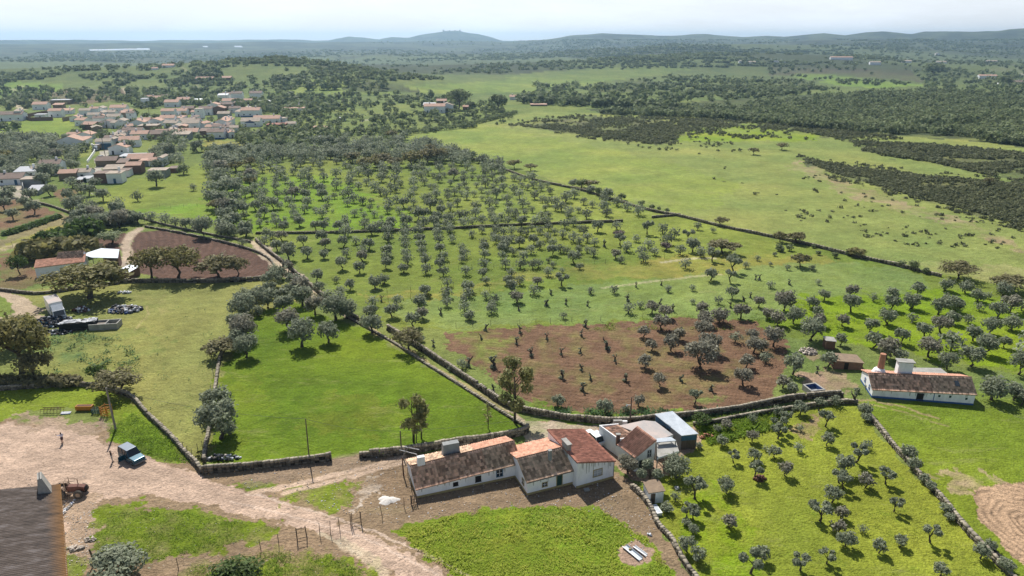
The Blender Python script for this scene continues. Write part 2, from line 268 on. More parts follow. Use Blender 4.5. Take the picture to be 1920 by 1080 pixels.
# (pixel polygon, colour, opacity, edge wobble factor, soilness, class)   painted in this order
LAY = [
 ([(-900, 190), (2900, 190), (2900, 100), (-900, 100)], (.135, .175, .055), 1, 1, 0, 0),
 ([(-900, 480), (560, 480), (560, 240), (-900, 200)], (.150, .190, .045), 1, 1, 0, 0),
 # left side plots
 ([(-700, 262), (60, 262), (135, 250), (137, 222), (100, 224), (0, 232), (-700, 240)], (.200, .255, .040), 1, 1, 0, 0),
 ([(-600, 400), (0, 385), (30, 372), (120, 402), (130, 410), (60, 430), (0, 440), (-600, 500)], SOIL, .85, 1, 1, 0),
 ([(-500, 520), (0, 447), (110, 402), (165, 408), (180, 420), (120, 440), (0, 475), (-500, 600)], (.24, .20, .10), 1, 1, .5, 0),
 ([(0, 462), (60, 440), (118, 420), (125, 428), (60, 452), (0, 470)], (.29, .26, .06), .8, 1, 0, 0),
 ([(0, 434), (60, 415), (104, 399), (111, 405), (60, 424), (0, 442)], (.075, .125, .035), 1, .3, 0, 0),
 ([(100, 370), (115, 352), (145, 355), (150, 372), (120, 380)], SOIL, .8, 1, 1, 0),
 ([(0, 480), (60, 462), (95, 470), (60, 500), (0, 520)], SOIL, .8, 1, 1, 0),
 ([(165, 455), (205, 440), (240, 437), (232, 470), (180, 468)], SOILD, 1, 1, 1, 0),
 ([(188, 360), (215, 345), (330, 322), (372, 305), (410, 315), (412, 350), (398, 385), (410, 425), (330, 405), (235, 395), (195, 385)], (.185, .225, .040), 1, 1, 0, 0),
 ([(230, 395), (300, 385), (400, 382), (410, 425), (330, 405)], (.17, .27, .03), .8, 2, 0, 0),
 ([(380, 262), (520, 270), (520, 290), (380, 285)], (.24, .24, .06), 1, 1, 0, 0),
 # orchard field block
 ([(405, 310), (700, 300), (930, 306), (1050, 350), (1280, 405), (1450, 448), (1750, 512), (1990, 540), (2600, 640), (2900, 900), (1900, 700), (1560, 640), (1420, 630), (830, 618), (730, 610), (560, 500), (480, 440), (395, 400)], ORCH, 1, 1, 0, 0),
 ([(405, 330), (620, 330), (760, 400), (780, 432), (480, 436), (400, 410)], (.15, .25, .018), .75, 3, 0, 0),
 ([(1050, 430), (1300, 410), (1500, 460), (1480, 480), (1200, 480)], (.20, .25, .045), .7, 3, 0, 0),
 ([(930, 320), (1100, 360), (1270, 402), (1100, 418), (900, 418), (840, 340)], (.20, .25, .05), .7, 3, 0, 0),
 ([(680, 553), (840, 545), (1000, 500), (1300, 478), (1560, 478), (1560, 500), (1240, 522), (1000, 525), (840, 560), (680, 562)], (.25, .235, .055), .6, 3, .2, 0),
 ([(720, 570), (950, 545), (1240, 525), (1500, 490), (1620, 490), (1740, 515), (1720, 550), (1500, 560), (1440, 600), (1200, 600), (850, 612), (740, 600)], (.175, .235, .065), .85, 3, 0, 0),
 ([(1440, 600), (1500, 555), (1760, 545), (2300, 600), (2600, 760), (1920, 700), (1560, 640)], (.165, .245, .012), .95, 3, 0, 0),
 # big right field
 ([(755, 252), (900, 230), (1000, 208), (1500, 225), (2300, 290), (2900, 420), (2900, 620), (1990, 540), (1750, 510), (1440, 441), (1270, 400), (1060, 347), (930, 303), (800, 275)], FIELD, 1, .6, 0, 0),
 ([(755, 252), (900, 232), (960, 245), (1200, 290), (1400, 350), (1300, 400), (1060, 345), (930, 300)], (.215, .265, .055), .8, 3, 0, 0),
 ([(1200, 265), (1500, 265), (1600, 250), (1500, 232), (1300, 236)], (.21, .28, .025), .8, 2, 0, 0),
 ([(1500, 300), (1620, 355), (1760, 400), (1920, 445), (1920, 470), (1760, 415), (1600, 370), (1490, 318)], (.30, .24, .13), .5, 3, .4, 0),
 ([(1640, 490), (1920, 500), (2200, 560), (1920, 540), (1780, 515)], (.27, .27, .10), .6, 3, 0, 0),
 ([(950, 235), (1080, 216), (1280, 224), (1500, 228), (1640, 245), (1590, 262), (1400, 235), (1280, 245), (1265, 262), (1230, 272), (1120, 258), (1050, 245)], HEATH, .72, 3, 0, 0),
 ([(1500, 297), (1650, 320), (1900, 345), (2200, 380), (2200, 460), (1920, 425), (1780, 385), (1650, 350), (1560, 325)], HEATH, .72, 3, 0, 0),
 ([(1600, 265), (1750, 275), (1990, 300), (2200, 320), (2200, 370), (1900, 340), (1750, 305), (1600, 282)], HEATH, .8, 4, 0, 0),
 # woods and far land
 ([(1100, 205), (1480, 178), (1700, 172), (2300, 180), (2500, 300), (1990, 285), (1800, 262), (1600, 248), (1350, 222), (1130, 214)], WOODS, .9, 1, 0, 0),
 ([(1800, 222), (1990, 190), (2200, 190), (2200, 222), (1920, 228)], FIELD, .8, 1, 0, 0),
 ([(1480, 142), (1530, 137), (1680, 155), (1740, 160), (1640, 166), (1570, 160)], (.20, .30, .05), 1, 1, 0, 0),
 ([(1440, 120), (1700, 130), (1740, 155), (1560, 138), (1440, 142)], (.12, .10, .065), .8, 1, 0, 0),
 ([(960, 128), (1240, 118), (1300, 130), (1160, 150), (1060, 168), (940, 160)], (.19, .25, .06), .9, 1.5, 0, 0),
 ([(730, 162), (860, 156), (960, 148), (1080, 150), (1000, 172), (860, 175), (760, 172)], (.19, .25, .06), .9, 1, 0, 0),
 ([(500, 178), (560, 152), (620, 148), (680, 160), (740, 175), (640, 178)], (.20, .25, .06), .9, 1, 0, 0),
 ([(0, 180), (0, 152), (120, 158), (130, 172), (60, 178)], (.17, .26, .045), .9, 1, 0, 0),
 ([(40, 197), (110, 170), (240, 165), (240, 185), (170, 195)], (.16, .115, .08), .85, 1, .5, 0),
 ([(250, 185), (260, 176), (400, 176), (410, 190), (330, 188)], (.19, .23, .06), .9, 1, 0, 0),
 ([(640, 166), (690, 148), (800, 172), (700, 174)], WOODS, .9, 1, 0, 0),
 ([(0, 118), (300, 100), (960, 108), (1300, 112), (1300, 96), (600, 92), (0, 100)], WOODS, .75, 3, 0, 0),
 ([(560, 118), (960, 112), (1100, 128), (960, 140), (760, 140), (560, 128)], WOODS, .9, 2, 0, 0),
 ([(1180, 150), (1330, 160), (1400, 145), (1540, 150), (1500, 172), (1250, 176), (1100, 172)], (.10, .115, .05), .6, 3, 0, 0),
 ([(1195, 105), (1250, 95), (1330, 108), (1230, 112)], (.40, .38, .20), .9, 1, 0, 0),
 ([(160, 93.6), (210, 92), (280, 90.5), (280, 92), (215, 94.2), (165, 94.6)], WAT, 1, .2, 0, 3),
 ([(370, 87.5), (385, 86.5), (395, 87.5), (380, 88.3)], WAT, 1, .2, 0, 3),
 ([(435, 86.6), (460, 86), (458, 87), (440, 87.4)], WAT, 1, .2, 0, 3),
 ([(1850, 131), (1880, 125), (1905, 130), (1900, 136), (1860, 135)], SAND, .8, 1, 0, 0),
 ([(560, 118), (600, 112), (720, 106), (780, 108), (640, 118)], (.17, .2, .08), .8, 2, 0, 0),
 ([(0, 262), (0, 290), (150, 300), (150, 280), (90, 262)], (.19, .22, .05), .8, 2, 0, 0),
 # near left
 ([(-900, 1500), (-900, 560), (0, 545), (120, 540), (245, 528), (400, 528), (520, 522), (560, 560), (470, 640), (440, 700), (400, 830), (380, 890), (250, 800), (200, 730), (-900, 760)], MEAD, 1, 1, 0, 0),
 ([(-300, 600), (60, 570), (200, 600), (320, 640), (200, 720), (-300, 740)], (.175, .205, .055), .6, 3, 0, 0),
 ([(90, 640), (110, 620), (170, 630), (150, 670), (100, 690)], (.10, .15, .05), .35, 3, 0, 0),
 ([(250, 438), (300, 430), (380, 445), (470, 470), (512, 495), (515, 518), (420, 524), (300, 524), (240, 500)], SOILD, 1, .5, 1, 4),
 ([(470, 462), (500, 462), (530, 490), (600, 545), (660, 590), (652, 598), (590, 560), (520, 510), (490, 485)], SAND, .8, 1, .8, 5),
 ([(648, 596), (664, 592), (740, 640), (800, 678), (860, 712), (920, 745), (968, 776), (990, 790), (960, 790), (905, 750), (850, 716), (790, 678), (745, 648)], (.30, .26, .12), 1, .6, .5, 5),
 ([(415, 690), (470, 600), (540, 560), (600, 590), (700, 625), (800, 690), (905, 750), (990, 800), (980, 815), (860, 838), (680, 860), (560, 870), (400, 872), (398, 830), (408, 750)], PLUSH, 1, 1, 0, 0),
 ([(415, 700), (470, 640), (500, 700), (520, 800), (430, 850), (405, 830)], (.150, .200, .015), .6, 4, 0, 0),
 ([(580, 740), (700, 740), (780, 780), (700, 820), (560, 800)], (.155, .185, .018), .6, 5, 0, 0),
 # brown field
 ([(832, 625), (900, 618), (1100, 607), (1250, 600), (1330, 595), (1420, 605), (1470, 640), (1475, 690), (1440, 745), (1300, 778), (1180, 782), (1060, 772), (1000, 762), (960, 735), (900, 690), (850, 660)], SOIL, 1, 1.2, 1, 4),
 ([(832, 640), (900, 625), (1100, 612), (1250, 605), (1420, 615), (1460, 680), (1300, 770), (1000, 755)], (.19, .19, .06), .14, 3, .3, 0),
 ([(840, 630), (900, 615), (1000, 608), (960, 640), (930, 700), (880, 680)], (.17, .20, .05), .4, 3, .2, 0),
 ([(990, 762), (1000, 745), (1060, 768), (1180, 776), (1300, 772), (1300, 782), (1100, 785), (1000, 772)], (.16, .23, .03), .8, 2, 0, 0),
 ([(1285, 755), (1340, 740), (1370, 745), (1320, 765)], (.17, .22, .06), .7, 3, .2, 0),
 ([(1510, 700), (1560, 690), (1600, 720), (1570, 745), (1530, 745), (1500, 725)], DIRT, .9, 2, 1, 0),
 ([(1500, 655), (1530, 650), (1540, 670), (1520, 680)], DIRT, .8, 1, 1, 0),
 # yard around the white houses
 ([(1000, 790), (1300, 800), (1330, 840), (1300, 890), (1190, 905), (1060, 800)], DIRT, 1, 1, 1, 0),
 ([(990, 805), (1020, 795), (1100, 788), (1160, 792), (1170, 802), (1100, 800), (1040, 800), (1010, 815)], (.17, .22, .03), .85, 1, 0, 0),
 ([(1010, 770), (1080, 785), (1170, 790), (1220, 795), (1130, 800), (1050, 792), (1015, 785)], (.15, .22, .03), .8, 1, 0, 0),
 ([(935, 762), (990, 790), (1120, 796), (1120, 812), (1040, 812), (1020, 850), (985, 830), (990, 800)], SAND, .9, 1, 1, 0),
 # right of the houses: yellow green plot and pasture
 ([(1185, 915), (1250, 890), (1310, 830), (1330, 800), (1480, 770), (1600, 757), (1630, 790), (1700, 870), (1800, 985), (1900, 1090), (2000, 1250), (1360, 1250), (1290, 1060), (1240, 990)], YGRN, 1, 1, 0, 0),
 ([(1290, 1090), (1270, 950), (1330, 900), (1420, 1000), (1430, 1120)], (.17, .25, .012), .6, 4, 0, 0),
 ([(1480, 800), (1530, 780), (1540, 810), (1500, 825)], (.30, .22, .12), .8, 2, .5, 0),
 ([(1615, 750), (1850, 762), (1930, 790), (2600, 900), (2900, 1300), (2000, 1250), (1890, 1080), (1800, 978), (1700, 860), (1630, 780)], (.150, .205, .018), 1, 1, 0, 0),
 ([(1700, 745), (1850, 765), (1950, 790), (1950, 760), (1830, 740)], (.175, .225, .03), .8, 2, 0, 0),
 ([(1768, 888), (1800, 882), (1830, 905), (1870, 920), (1840, 935), (1790, 920)], (.36, .27, .17), .55, 3, .8, 0),
 ([(1850, 895), (1930, 935), (1930, 925), (1860, 885)], (.36, .27, .17), .5, 2, .8, 0),
 ([(1825, 925), (1850, 910), (1920, 905), (2100, 930), (2200, 1100), (1990, 1090), (1920, 1062), (1870, 1010), (1830, 965)], (.40, .27, .17), 1, 1, 1, 6),
 # bottom centre: straw, dirt, tall grass
 ([(-900, 2600), (-900, 780), (0, 790), (200, 800), (400, 880), (690, 855), (800, 850), (1160, 890), (1190, 915), (1235, 985), (1300, 1100), (1500, 2600)], STRAW, 1, 1, .7, 0),
 ([(0, 725), (190, 725), (240, 745), (300, 805), (345, 862), (300, 850), (210, 815), (200, 775), (150, 765), (60, 770), (0, 790), (-500, 800), (-500, 740)], (.155, .215, .020), 1, 1, 0, 0),
 ([(200, 800), (250, 770), (310, 815), (360, 870), (290, 862), (230, 835)], (.135, .215, .012), .95, 1.5, 0, 0),
 ([(700, 858), (1000, 840), (1180, 905), (1100, 950), (900, 965), (760, 960), (700, 900)], (.25, .175, .11), 1, 2, .8, 0),
 # main dirt road
 ([(-900, 830), (-200, 800), (0, 797), (130, 800), (200, 828), (290, 860), (370, 890), (470, 925), (560, 950), (650, 985), (720, 1015), (790, 1050), (850, 1085), (1000, 1180), (1150, 1500), (760, 1500), (740, 1075), (690, 1040), (620, 1005), (520, 975), (400, 950), (280, 930), (190, 935), (150, 960), (130, 1010), (60, 1100), (-900, 1100)], ROAD, 1, 1.3, 1, 2),
 ([(0, 788), (60, 782), (190, 790), (230, 830), (180, 815), (100, 812), (0, 808)], (.30, .225, .16), .8, 3, .7, 0),
 ([(115, 925), (175, 930), (180, 985), (175, 1060), (120, 1085)], (.36, .26, .18), 1, 2, .8, 0),
 ([(178, 955), (250, 942), (350, 958), (470, 975), (540, 990), (520, 1008), (400, 1035), (290, 1052), (180, 1050)], (.150, .200, .016), .92, 4, 0, 0),
 ([(120, 1030), (180, 1050), (140, 1150), (100, 1150)], (.16, .2, .03), .7, 3, 0, 0),
 ([(350, 1060), (500, 1030), (620, 1035), (700, 1060), (730, 1100), (500, 1150), (300, 1150)], (.155, .205, .02), .85, 4, 0, 0),
 ([(210, 1075), (350, 1045), (490, 1010), (560, 1010), (690, 1050), (640, 1040), (480, 1060), (350, 1090)], STRAW, .75, 3, .6, 0),
 ([(430, 908), (480, 900), (530, 905), (500, 917), (450, 918)], (.14, .2, .02), .8, 2, 0, 0),
 ([(505, 930), (560, 912), (640, 905), (675, 905), (660, 930), (640, 960), (610, 962), (560, 948)], (.150, .195, .02), .9, 3, 0, 0),
 ([(540, 945), (555, 925), (580, 940), (600, 958)], STRAW, .8, 2, .6, 0),
 ([(735, 990), (830, 970), (900, 955), (960, 952), (1060, 948), (1130, 955), (1170, 985), (1215, 1010), (1250, 1060), (1270, 1100), (1200, 1300), (940, 1200), (860, 1080), (800, 1045)], (.165, .225, .018), 1, 1.5, 0, 0),
 ([(930, 1000), (1010, 990), (1060, 1010), (980, 1050), (900, 1040)], (.225, .25, .025), .6, 5, 0, 0),
 ([(900, 955), (960, 952), (1000, 975), (930, 985)], (.30, .32, .03), .6, 3, 0, 0),
 ([(1160, 1030), (1190, 1010), (1222, 1030), (1222, 1055), (1190, 1065), (1160, 1050)], (.34, .235, .17), 1, 1, 1, 0),
 ([(712, 935), (728, 928), (746, 936), (740, 943), (720, 943)], (.72, .67, .60), 1, 1, 1, 0),
 ([(676, 900), (720, 893), (725, 915), (690, 940), (664, 955)], (.50, .42, .34), .55, 3, 1, 0),
 # left farm yards and tracks
 ([(-300, 545), (0, 545), (30, 552), (60, 572), (85, 580), (80, 597), (40, 600), (-300, 640)], (.42, .33, .23), 1, 1, 1, 0),
 ([(-300, 560), (0, 556), (25, 568), (22, 585), (0, 598), (-300, 620)], (.15, .2, .04), 1, 1, 0, 0),
 ([(0, 520), (50, 500), (70, 505), (80, 530), (20, 545), (0, 545)], SOIL, .9, 1, 1, 0),
 ([(225, 480), (240, 470), (250, 490), (245, 505), (228, 500)], (.4, .33, .26), .9, 1, 1, 0),
 ([(262, 552), (300, 560), (330, 590), (310, 600)], (.3, .26, .1), .25, 3, 0, 0),
 ([(0, 352), (0, 345), (42, 343), (60, 360), (55, 375), (90, 372), (60, 378), (10, 375)], (.42, .36, .30), .9, 1, 1, 0),
 ([(172, 372), (180, 300), (185, 285), (205, 275), (206, 300), (180, 340)], (.42, .38, .33), .9, .4, 1, 2),
]
TRK = [  # strokes: pixel polyline, metres wide, colour, opacity, class
 ([(755, 858), (700, 873), (640, 888), (580, 902), (520, 915), (470, 925)], 1.1, (.50, .37, .27), .95, 5),
 ([(755, 867), (700, 883), (640, 898), (580, 913), (530, 925)], .9, (.50, .37, .27), .95, 5),
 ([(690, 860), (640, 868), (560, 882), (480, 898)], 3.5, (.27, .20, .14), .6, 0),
 ([(238, 487), (236, 470), (235, 455), (243, 440), (262, 428)], 2.2, (.45, .35, .26), .95, 5),
 ([(255, 500), (248, 480), (240, 460), (246, 445), (265, 430)], 1.4, (.45, .35, .26), .8, 5),
 ([(0, 466), (60, 450), (130, 433), (200, 425)], 1.6, (.42, .34, .22), .8, 5),
 ([(0, 470), (40, 460)], 1, (.42, .34, .22), .7, 5),
 ([(1300, 792), (1400, 775), (1500, 760), (1580, 748), (1640, 752), (1700, 765), (1760, 785)], .5, (.38, .27, .16), .8, 0),
 ([(1300, 797), (1400, 781), (1500, 766), (1580, 754), (1640, 760), (1700, 775), (1780, 800)], .4, (.38, .27, .16), .5, 0),
 ([(740, 608), (850, 603), (950, 590), (1100, 570), (1140, 555)], .5, (.11, .15, .03), .6, 0),
 ([(275, 575), (278, 590), (265, 605), (250, 620)], .4, (.33, .28, .12), .8, 0),
 ([(640, 1015), (690, 1045), (720, 1075)], 1.3, (.50, .40, .28), .8, 0),
 ([(600, 1000), (640, 1020), (680, 1040)], .5, (.5, .42, .30), .7, 0),
 ([(880, 1080), (800, 1040), (720, 1005), (640, 975), (560, 950), (460, 925)], .35, (.64, .50, .40), .6, 2),
 ([(820, 1080), (740, 1035), (660, 1000), (560, 970), (430, 940)], .35, (.64, .50, .40), .5, 2),
 ([(200, 828), (300, 868), (420, 918), (560, 955)], .3, (.45, .31, .23), .5, 2),
 ([(60, 815), (130, 825), (210, 845), (280, 870), (380, 905)], .3, (.43, .31, .24), .5, 2),
 ([(100, 880), (160, 870), (170, 845), (165, 825)], .25, (.47, .34, .26), .5, 2),
 ([(20, 905), (90, 890), (140, 870), (180, 850)], .25, (.47, .34, .26), .5, 2),
 ([(330, 120), (360, 145), (380, 175)], 3, (.3, .26, .15), .5, 0),
 ([(232, 165), (238, 175), (246, 183)], 4, (.45, .38, .26), .8, 0),
 ([(20, 188), (35, 200), (48, 206)], 5, (.45, .38, .26), .9, 0),
 ([(0, 172), (25, 168), (42, 163)], 5, (.40, .38, .22), .8, 0),
 ([(1380, 110), (1420, 106), (1450, 105)], 10, (.4, .38, .25), .5, 0),
 ([(675, 228), (700, 222), (730, 217)], 2.5, (.4, .37, .26), .8, 0),
 ([(1900, 120), (1910, 130), (1920, 140)], 6, (.5, .45, .35), .8, 0),
 ([(1130, 540), (1240, 526), (1310, 518), (1350, 514)], 1.0, (.42, .38, .22), .7, 0),
 ([(1240, 492), (1290, 485), (1340, 484)], 1.2, (.44, .40, .26), .8, 0),
 ([(470, 452), (500, 478), (560, 520), (610, 556), (660, 592)], 1.5, (.48, .38, .28), .8, 5),
]
def inpoly(px, py, P):
    ins = np.zeros(px.shape, bool); n = len(P)
    for i in range(n):
        x1, y1 = P[i]; x2, y2 = P[(i + 1) % n]
        if y1 == y2: continue
        c = ((y1 > py) != (y2 > py)) & (px < (x2 - x1) * (py - y1) / (y2 - y1) + x1); ins ^= c
    return ins
def build_ground():
    yr = np.concatenate([np.arange(1180, 130, -2.0), np.arange(130, 71.6, -.8)])
    rr = []
    for y in yr:
        t = ang2tan(y); rr.append(HC / -t if t < 0 else 16000)
    rr = np.array(rr); rr = rr[rr < 8200]
    rr = np.concatenate([[1, 6, 12, 20, 28, 34, 38], rr[rr > 40], list(range(3000, 8200, 90)) + [8600, 9200, 10000, 11000]])
    rr = np.unique(rr)
    ux = np.arange(-420, 2345, 2.5); azf = np.arctan((ux - 960) / F / cp)
    az = np.concatenate([np.arange(azf[-1] + .05, azf[0] + 2 * math.pi - .02, .06)])
    az = np.concatenate([azf, az]); na = len(az); nr = len(rr)
    A, Rr = np.meshgrid(az, rr); X = (Rr * np.sin(A)).ravel(); Y = (Rr * np.cos(A)).ravel(); Z = hgt(X, Y)
    r = np.hypot(X, Y)
    # small real relief near the camera
    Z = Z + (fbm(X, Y, .35, 3) - .5) * .12 * (1 - sstep(150, 400, r))
    # wobble the sampling position so field edges are ragged
    amp = np.clip(r * .006, .35, 8); lv = np.log2(amp / .35); l0 = np.floor(lv); lf = sstep(0, 1, lv - l0)
    def lod(ox, oy, k):                            # isotropic noise whose grain grows with distance in octaves
        o = np.zeros(len(X))
        for q in range(0, 6):
            wq = np.where(l0 == q, 1 - lf, 0) + np.where(l0 + 1 == q, lf, 0); ii = np.where(wq > 0)[0]
            if len(ii): o[ii] += wq[ii] * vnoise(X[ii] * k / (.35 * 2 ** q) + ox, Y[ii] * k / (.35 * 2 ** q) + oy, 1)
        return o
    wx = (lod(0, 0, .3) - .5) * 2.4 + (lod(5, 9, .9) - .5) * 1.4
    wy = (lod(91, 7, .3) - .5) * 2.4 + (lod(13, 55, .9) - .5) * 1.4
    opn = lod(41, 23, .22) * .6 + lod(3, 77, .6) * .4
    def topx(x, y, z):
        d = y * cp - (z - HC) * sp_; up = y * sp_ + (z - HC) * cp; d = np.where(d < 1, 1e9, d)
        return 960 + F * x / d, 540 - F * up / d
    C = np.zeros((len(X), 3)) + np.array((.15, .19, .05)); soil = np.zeros(len(X)); cls = np.zeros(len(X), int)
    front = (Y > 10)
    PX = {}
    for k in (.2, .3, .4, .5, .6, 1, 1.2, 1.3, 1.5, 2, 3, 4, 5):
        PX[k] = None
    for poly, colr, op, wob, so_, cl in LAY:
        if PX.get(wob) is None:
            a = amp * min(wob, 2.6); PX[wob] = topx(X + wx * a, Y + wy * a, Z)
        px, py = PX[wob]; P = np.array(poly, float)
        idx = np.where(front & (px > P[:, 0].min()) & (px < P[:, 0].max()) & (py > P[:, 1].min()) & (py < P[:, 1].max()))[0]
        if not len(idx): continue
        idx = idx[inpoly(px[idx], py[idx], poly)]
        o = op
        if op < .97:
            n = opn[idx][:, None]
            o = np.clip(op + (n - .5) * 2.2 * (1 - abs(2 * op - 1) * .5), 0, 1)
        C[idx] = C[idx] * (1 - o) + np.array(colr) * o
        of = o[:, 0] if hasattr(o, 'shape') else o
        soil[idx] = soil[idx] * (1 - of) + so_ * of
        if cl: cls[idx] = cl if cl != 3 else 3
        elif op > .9: cls[idx] = 0
    for pts, wd, colr, op, cl in TRK:
        W = []
        for p in pts:
            if p[1] > 215: q = G(*p); W.append((q.x, q.y))
            else:
                gx, gy, gz = GT([p[0]], [p[1]]); W.append((gx[0], gy[0]))
        W = np.array(W); xs = X + wx * .25; ys = Y + wy * .25; mg = wd + 2
        idx = np.where((xs > W[:, 0].min() - mg) & (xs < W[:, 0].max() + mg) & (ys > W[:, 1].min() - mg) & (ys < W[:, 1].max() + mg))[0]
        if not len(idx): continue
        d = np.full(len(idx), 1e9); qx = xs[idx]; qy = ys[idx]
        for i in range(len(W) - 1):
            a = W[i]; b = W[i + 1]; ab = b - a; t = np.clip(((qx - a[0]) * ab[0] + (qy - a[1]) * ab[1]) / (ab @ ab), 0, 1)
            d = np.minimum(d, np.hypot(qx - a[0] - t * ab[0], qy - a[1] - t * ab[1]))
        o = ((1 - sstep(wd * .35, wd * .65, d)) * op)
        C[idx] = C[idx] * (1 - o[:, None]) + np.array(colr) * o[:, None]; soil[idx] = np.maximum(soil[idx], o * .9)
        if cl: cls[idx[o > .5]] = cl
    # turning arcs left by the tractor on the bare patch at the right
    c0 = G(1935, 985); dd = np.hypot(X - c0.x, (Y - c0.y) * .8) + (vnoise(X, Y, .5) - .5) * .8
    m = cls == 6
    arc = (np.sin(dd * 7.4) * .5 + .5) ** 1.5 * (.35 + .65 * vnoise(X * .3, Y * .3 + dd, 1))
    C[m] *= (1.12 - .72 * arc[m])[:, None]; Z = Z - np.where(m, arc * .10, 0)
    # clods and soft furrows in the ploughed soil
    m = cls == 4; Z = Z + np.where(m, (vnoise(X, Y, 1.7) - .5) * .16 * (r < 260), 0)
    # broad tonal drift inside the vegetation
    big = fbm(X, Y, 1 / 24., 4) - .5; b2 = fbm(X + 300, Y, 1 / 5., 3) - .5
    g = 1 - np.clip(soil, 0, 1); C *= (1 + (big * .42 + b2 * .26) * (.4 + .6 * g))[:, None]; C[:, 0] *= 1 + big * .35 * g
    # far landscape: a patchwork of fields, scrub and woods
    fm = sstep(650, 1500, r) * (cls != 3); n1 = fbm(X, Y * .55, 1 / 330., 4); n2 = fbm(X + 900, Y, 1 / 160., 3)
    dark = sstep(.47, .55, n1)[:, None] * .8; Cf = np.array((.17, .215, .07)) * (1 - dark) + np.array((.055, .07, .038)) * dark
    Cf = Cf * (.75 + .5 * n2)[:, None]; k = (fm * .55 * (r > 1500) + fm * .25)[:, None]; C = C * (1 - k) + Cf * k
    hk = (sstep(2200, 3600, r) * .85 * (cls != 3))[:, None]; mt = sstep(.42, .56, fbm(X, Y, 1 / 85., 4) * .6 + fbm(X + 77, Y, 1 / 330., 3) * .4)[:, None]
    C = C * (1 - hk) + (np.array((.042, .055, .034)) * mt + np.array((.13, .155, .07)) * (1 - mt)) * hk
    C *= (1 - .42 * sstep(600, 1700, r) * (cls != 3))[:, None]; C[:, 2] *= 1 + .35 * sstep(700, 2500, r)  # land darkens with distance; blue haze tint put into its colour
    C = np.clip(C, .005, .9)
    # wheel ruts and drag marks drawn along the dirt road, plough lines on the soils
    m = cls == 2; rt_ = np.sin((X * .42 + Y * .91) * 2.1 + fbm(X, Y, .08, 3) * 14) * .5 + .5; C[m] *= (1 - .13 * (rt_[m] ** 3) * (fbm(X[m], Y[m], .12, 2) > .45))[:, None]
    m = cls == 4; pl_ = np.sin((X * .16 + Y * .98) * 5.5 + fbm(X, Y, .05, 3) * 9) * .5 + .5; C[m] *= (.78 + .42 * pl_[m] * vnoise(X[m], Y[m], .5))[:, None]; Z = Z + np.where(m & (r < 240), (pl_ - .5) * .10, 0)
    # faces
    i = np.arange(nr - 1)[:, None] * na; j = np.arange(na); j2 = (j + 1) % na
    Fq = np.stack([i + j, i + j2, i + na + j2, i + na + j], -1).reshape(-1, 4)
    Fq = Fq[:, ::-1]
    fc = cls[Fq[:, 0]]
    names = {0: 'ground', 2: 'dirt_road', 3: 'water', 4: 'ploughed_field', 5: 'dirt_track', 6: 'ploughed_field'}
    V = np.stack([X, Y, Z], -1); col4 = np.concatenate([C, soil[:, None]], 1)
    for k, nm in names.items():
        sel = Fq[fc == k] if k else Fq[(fc == 0)]
        if not len(sel): continue
        u, inv = np.unique(sel, return_inverse=True)
        o = npmesh(nm, V[u], inv.reshape(sel.shape), GM if k != 3 else M['water'], cattr={'land': col4[u]}, smooth=True); tag(o, kind='structure')
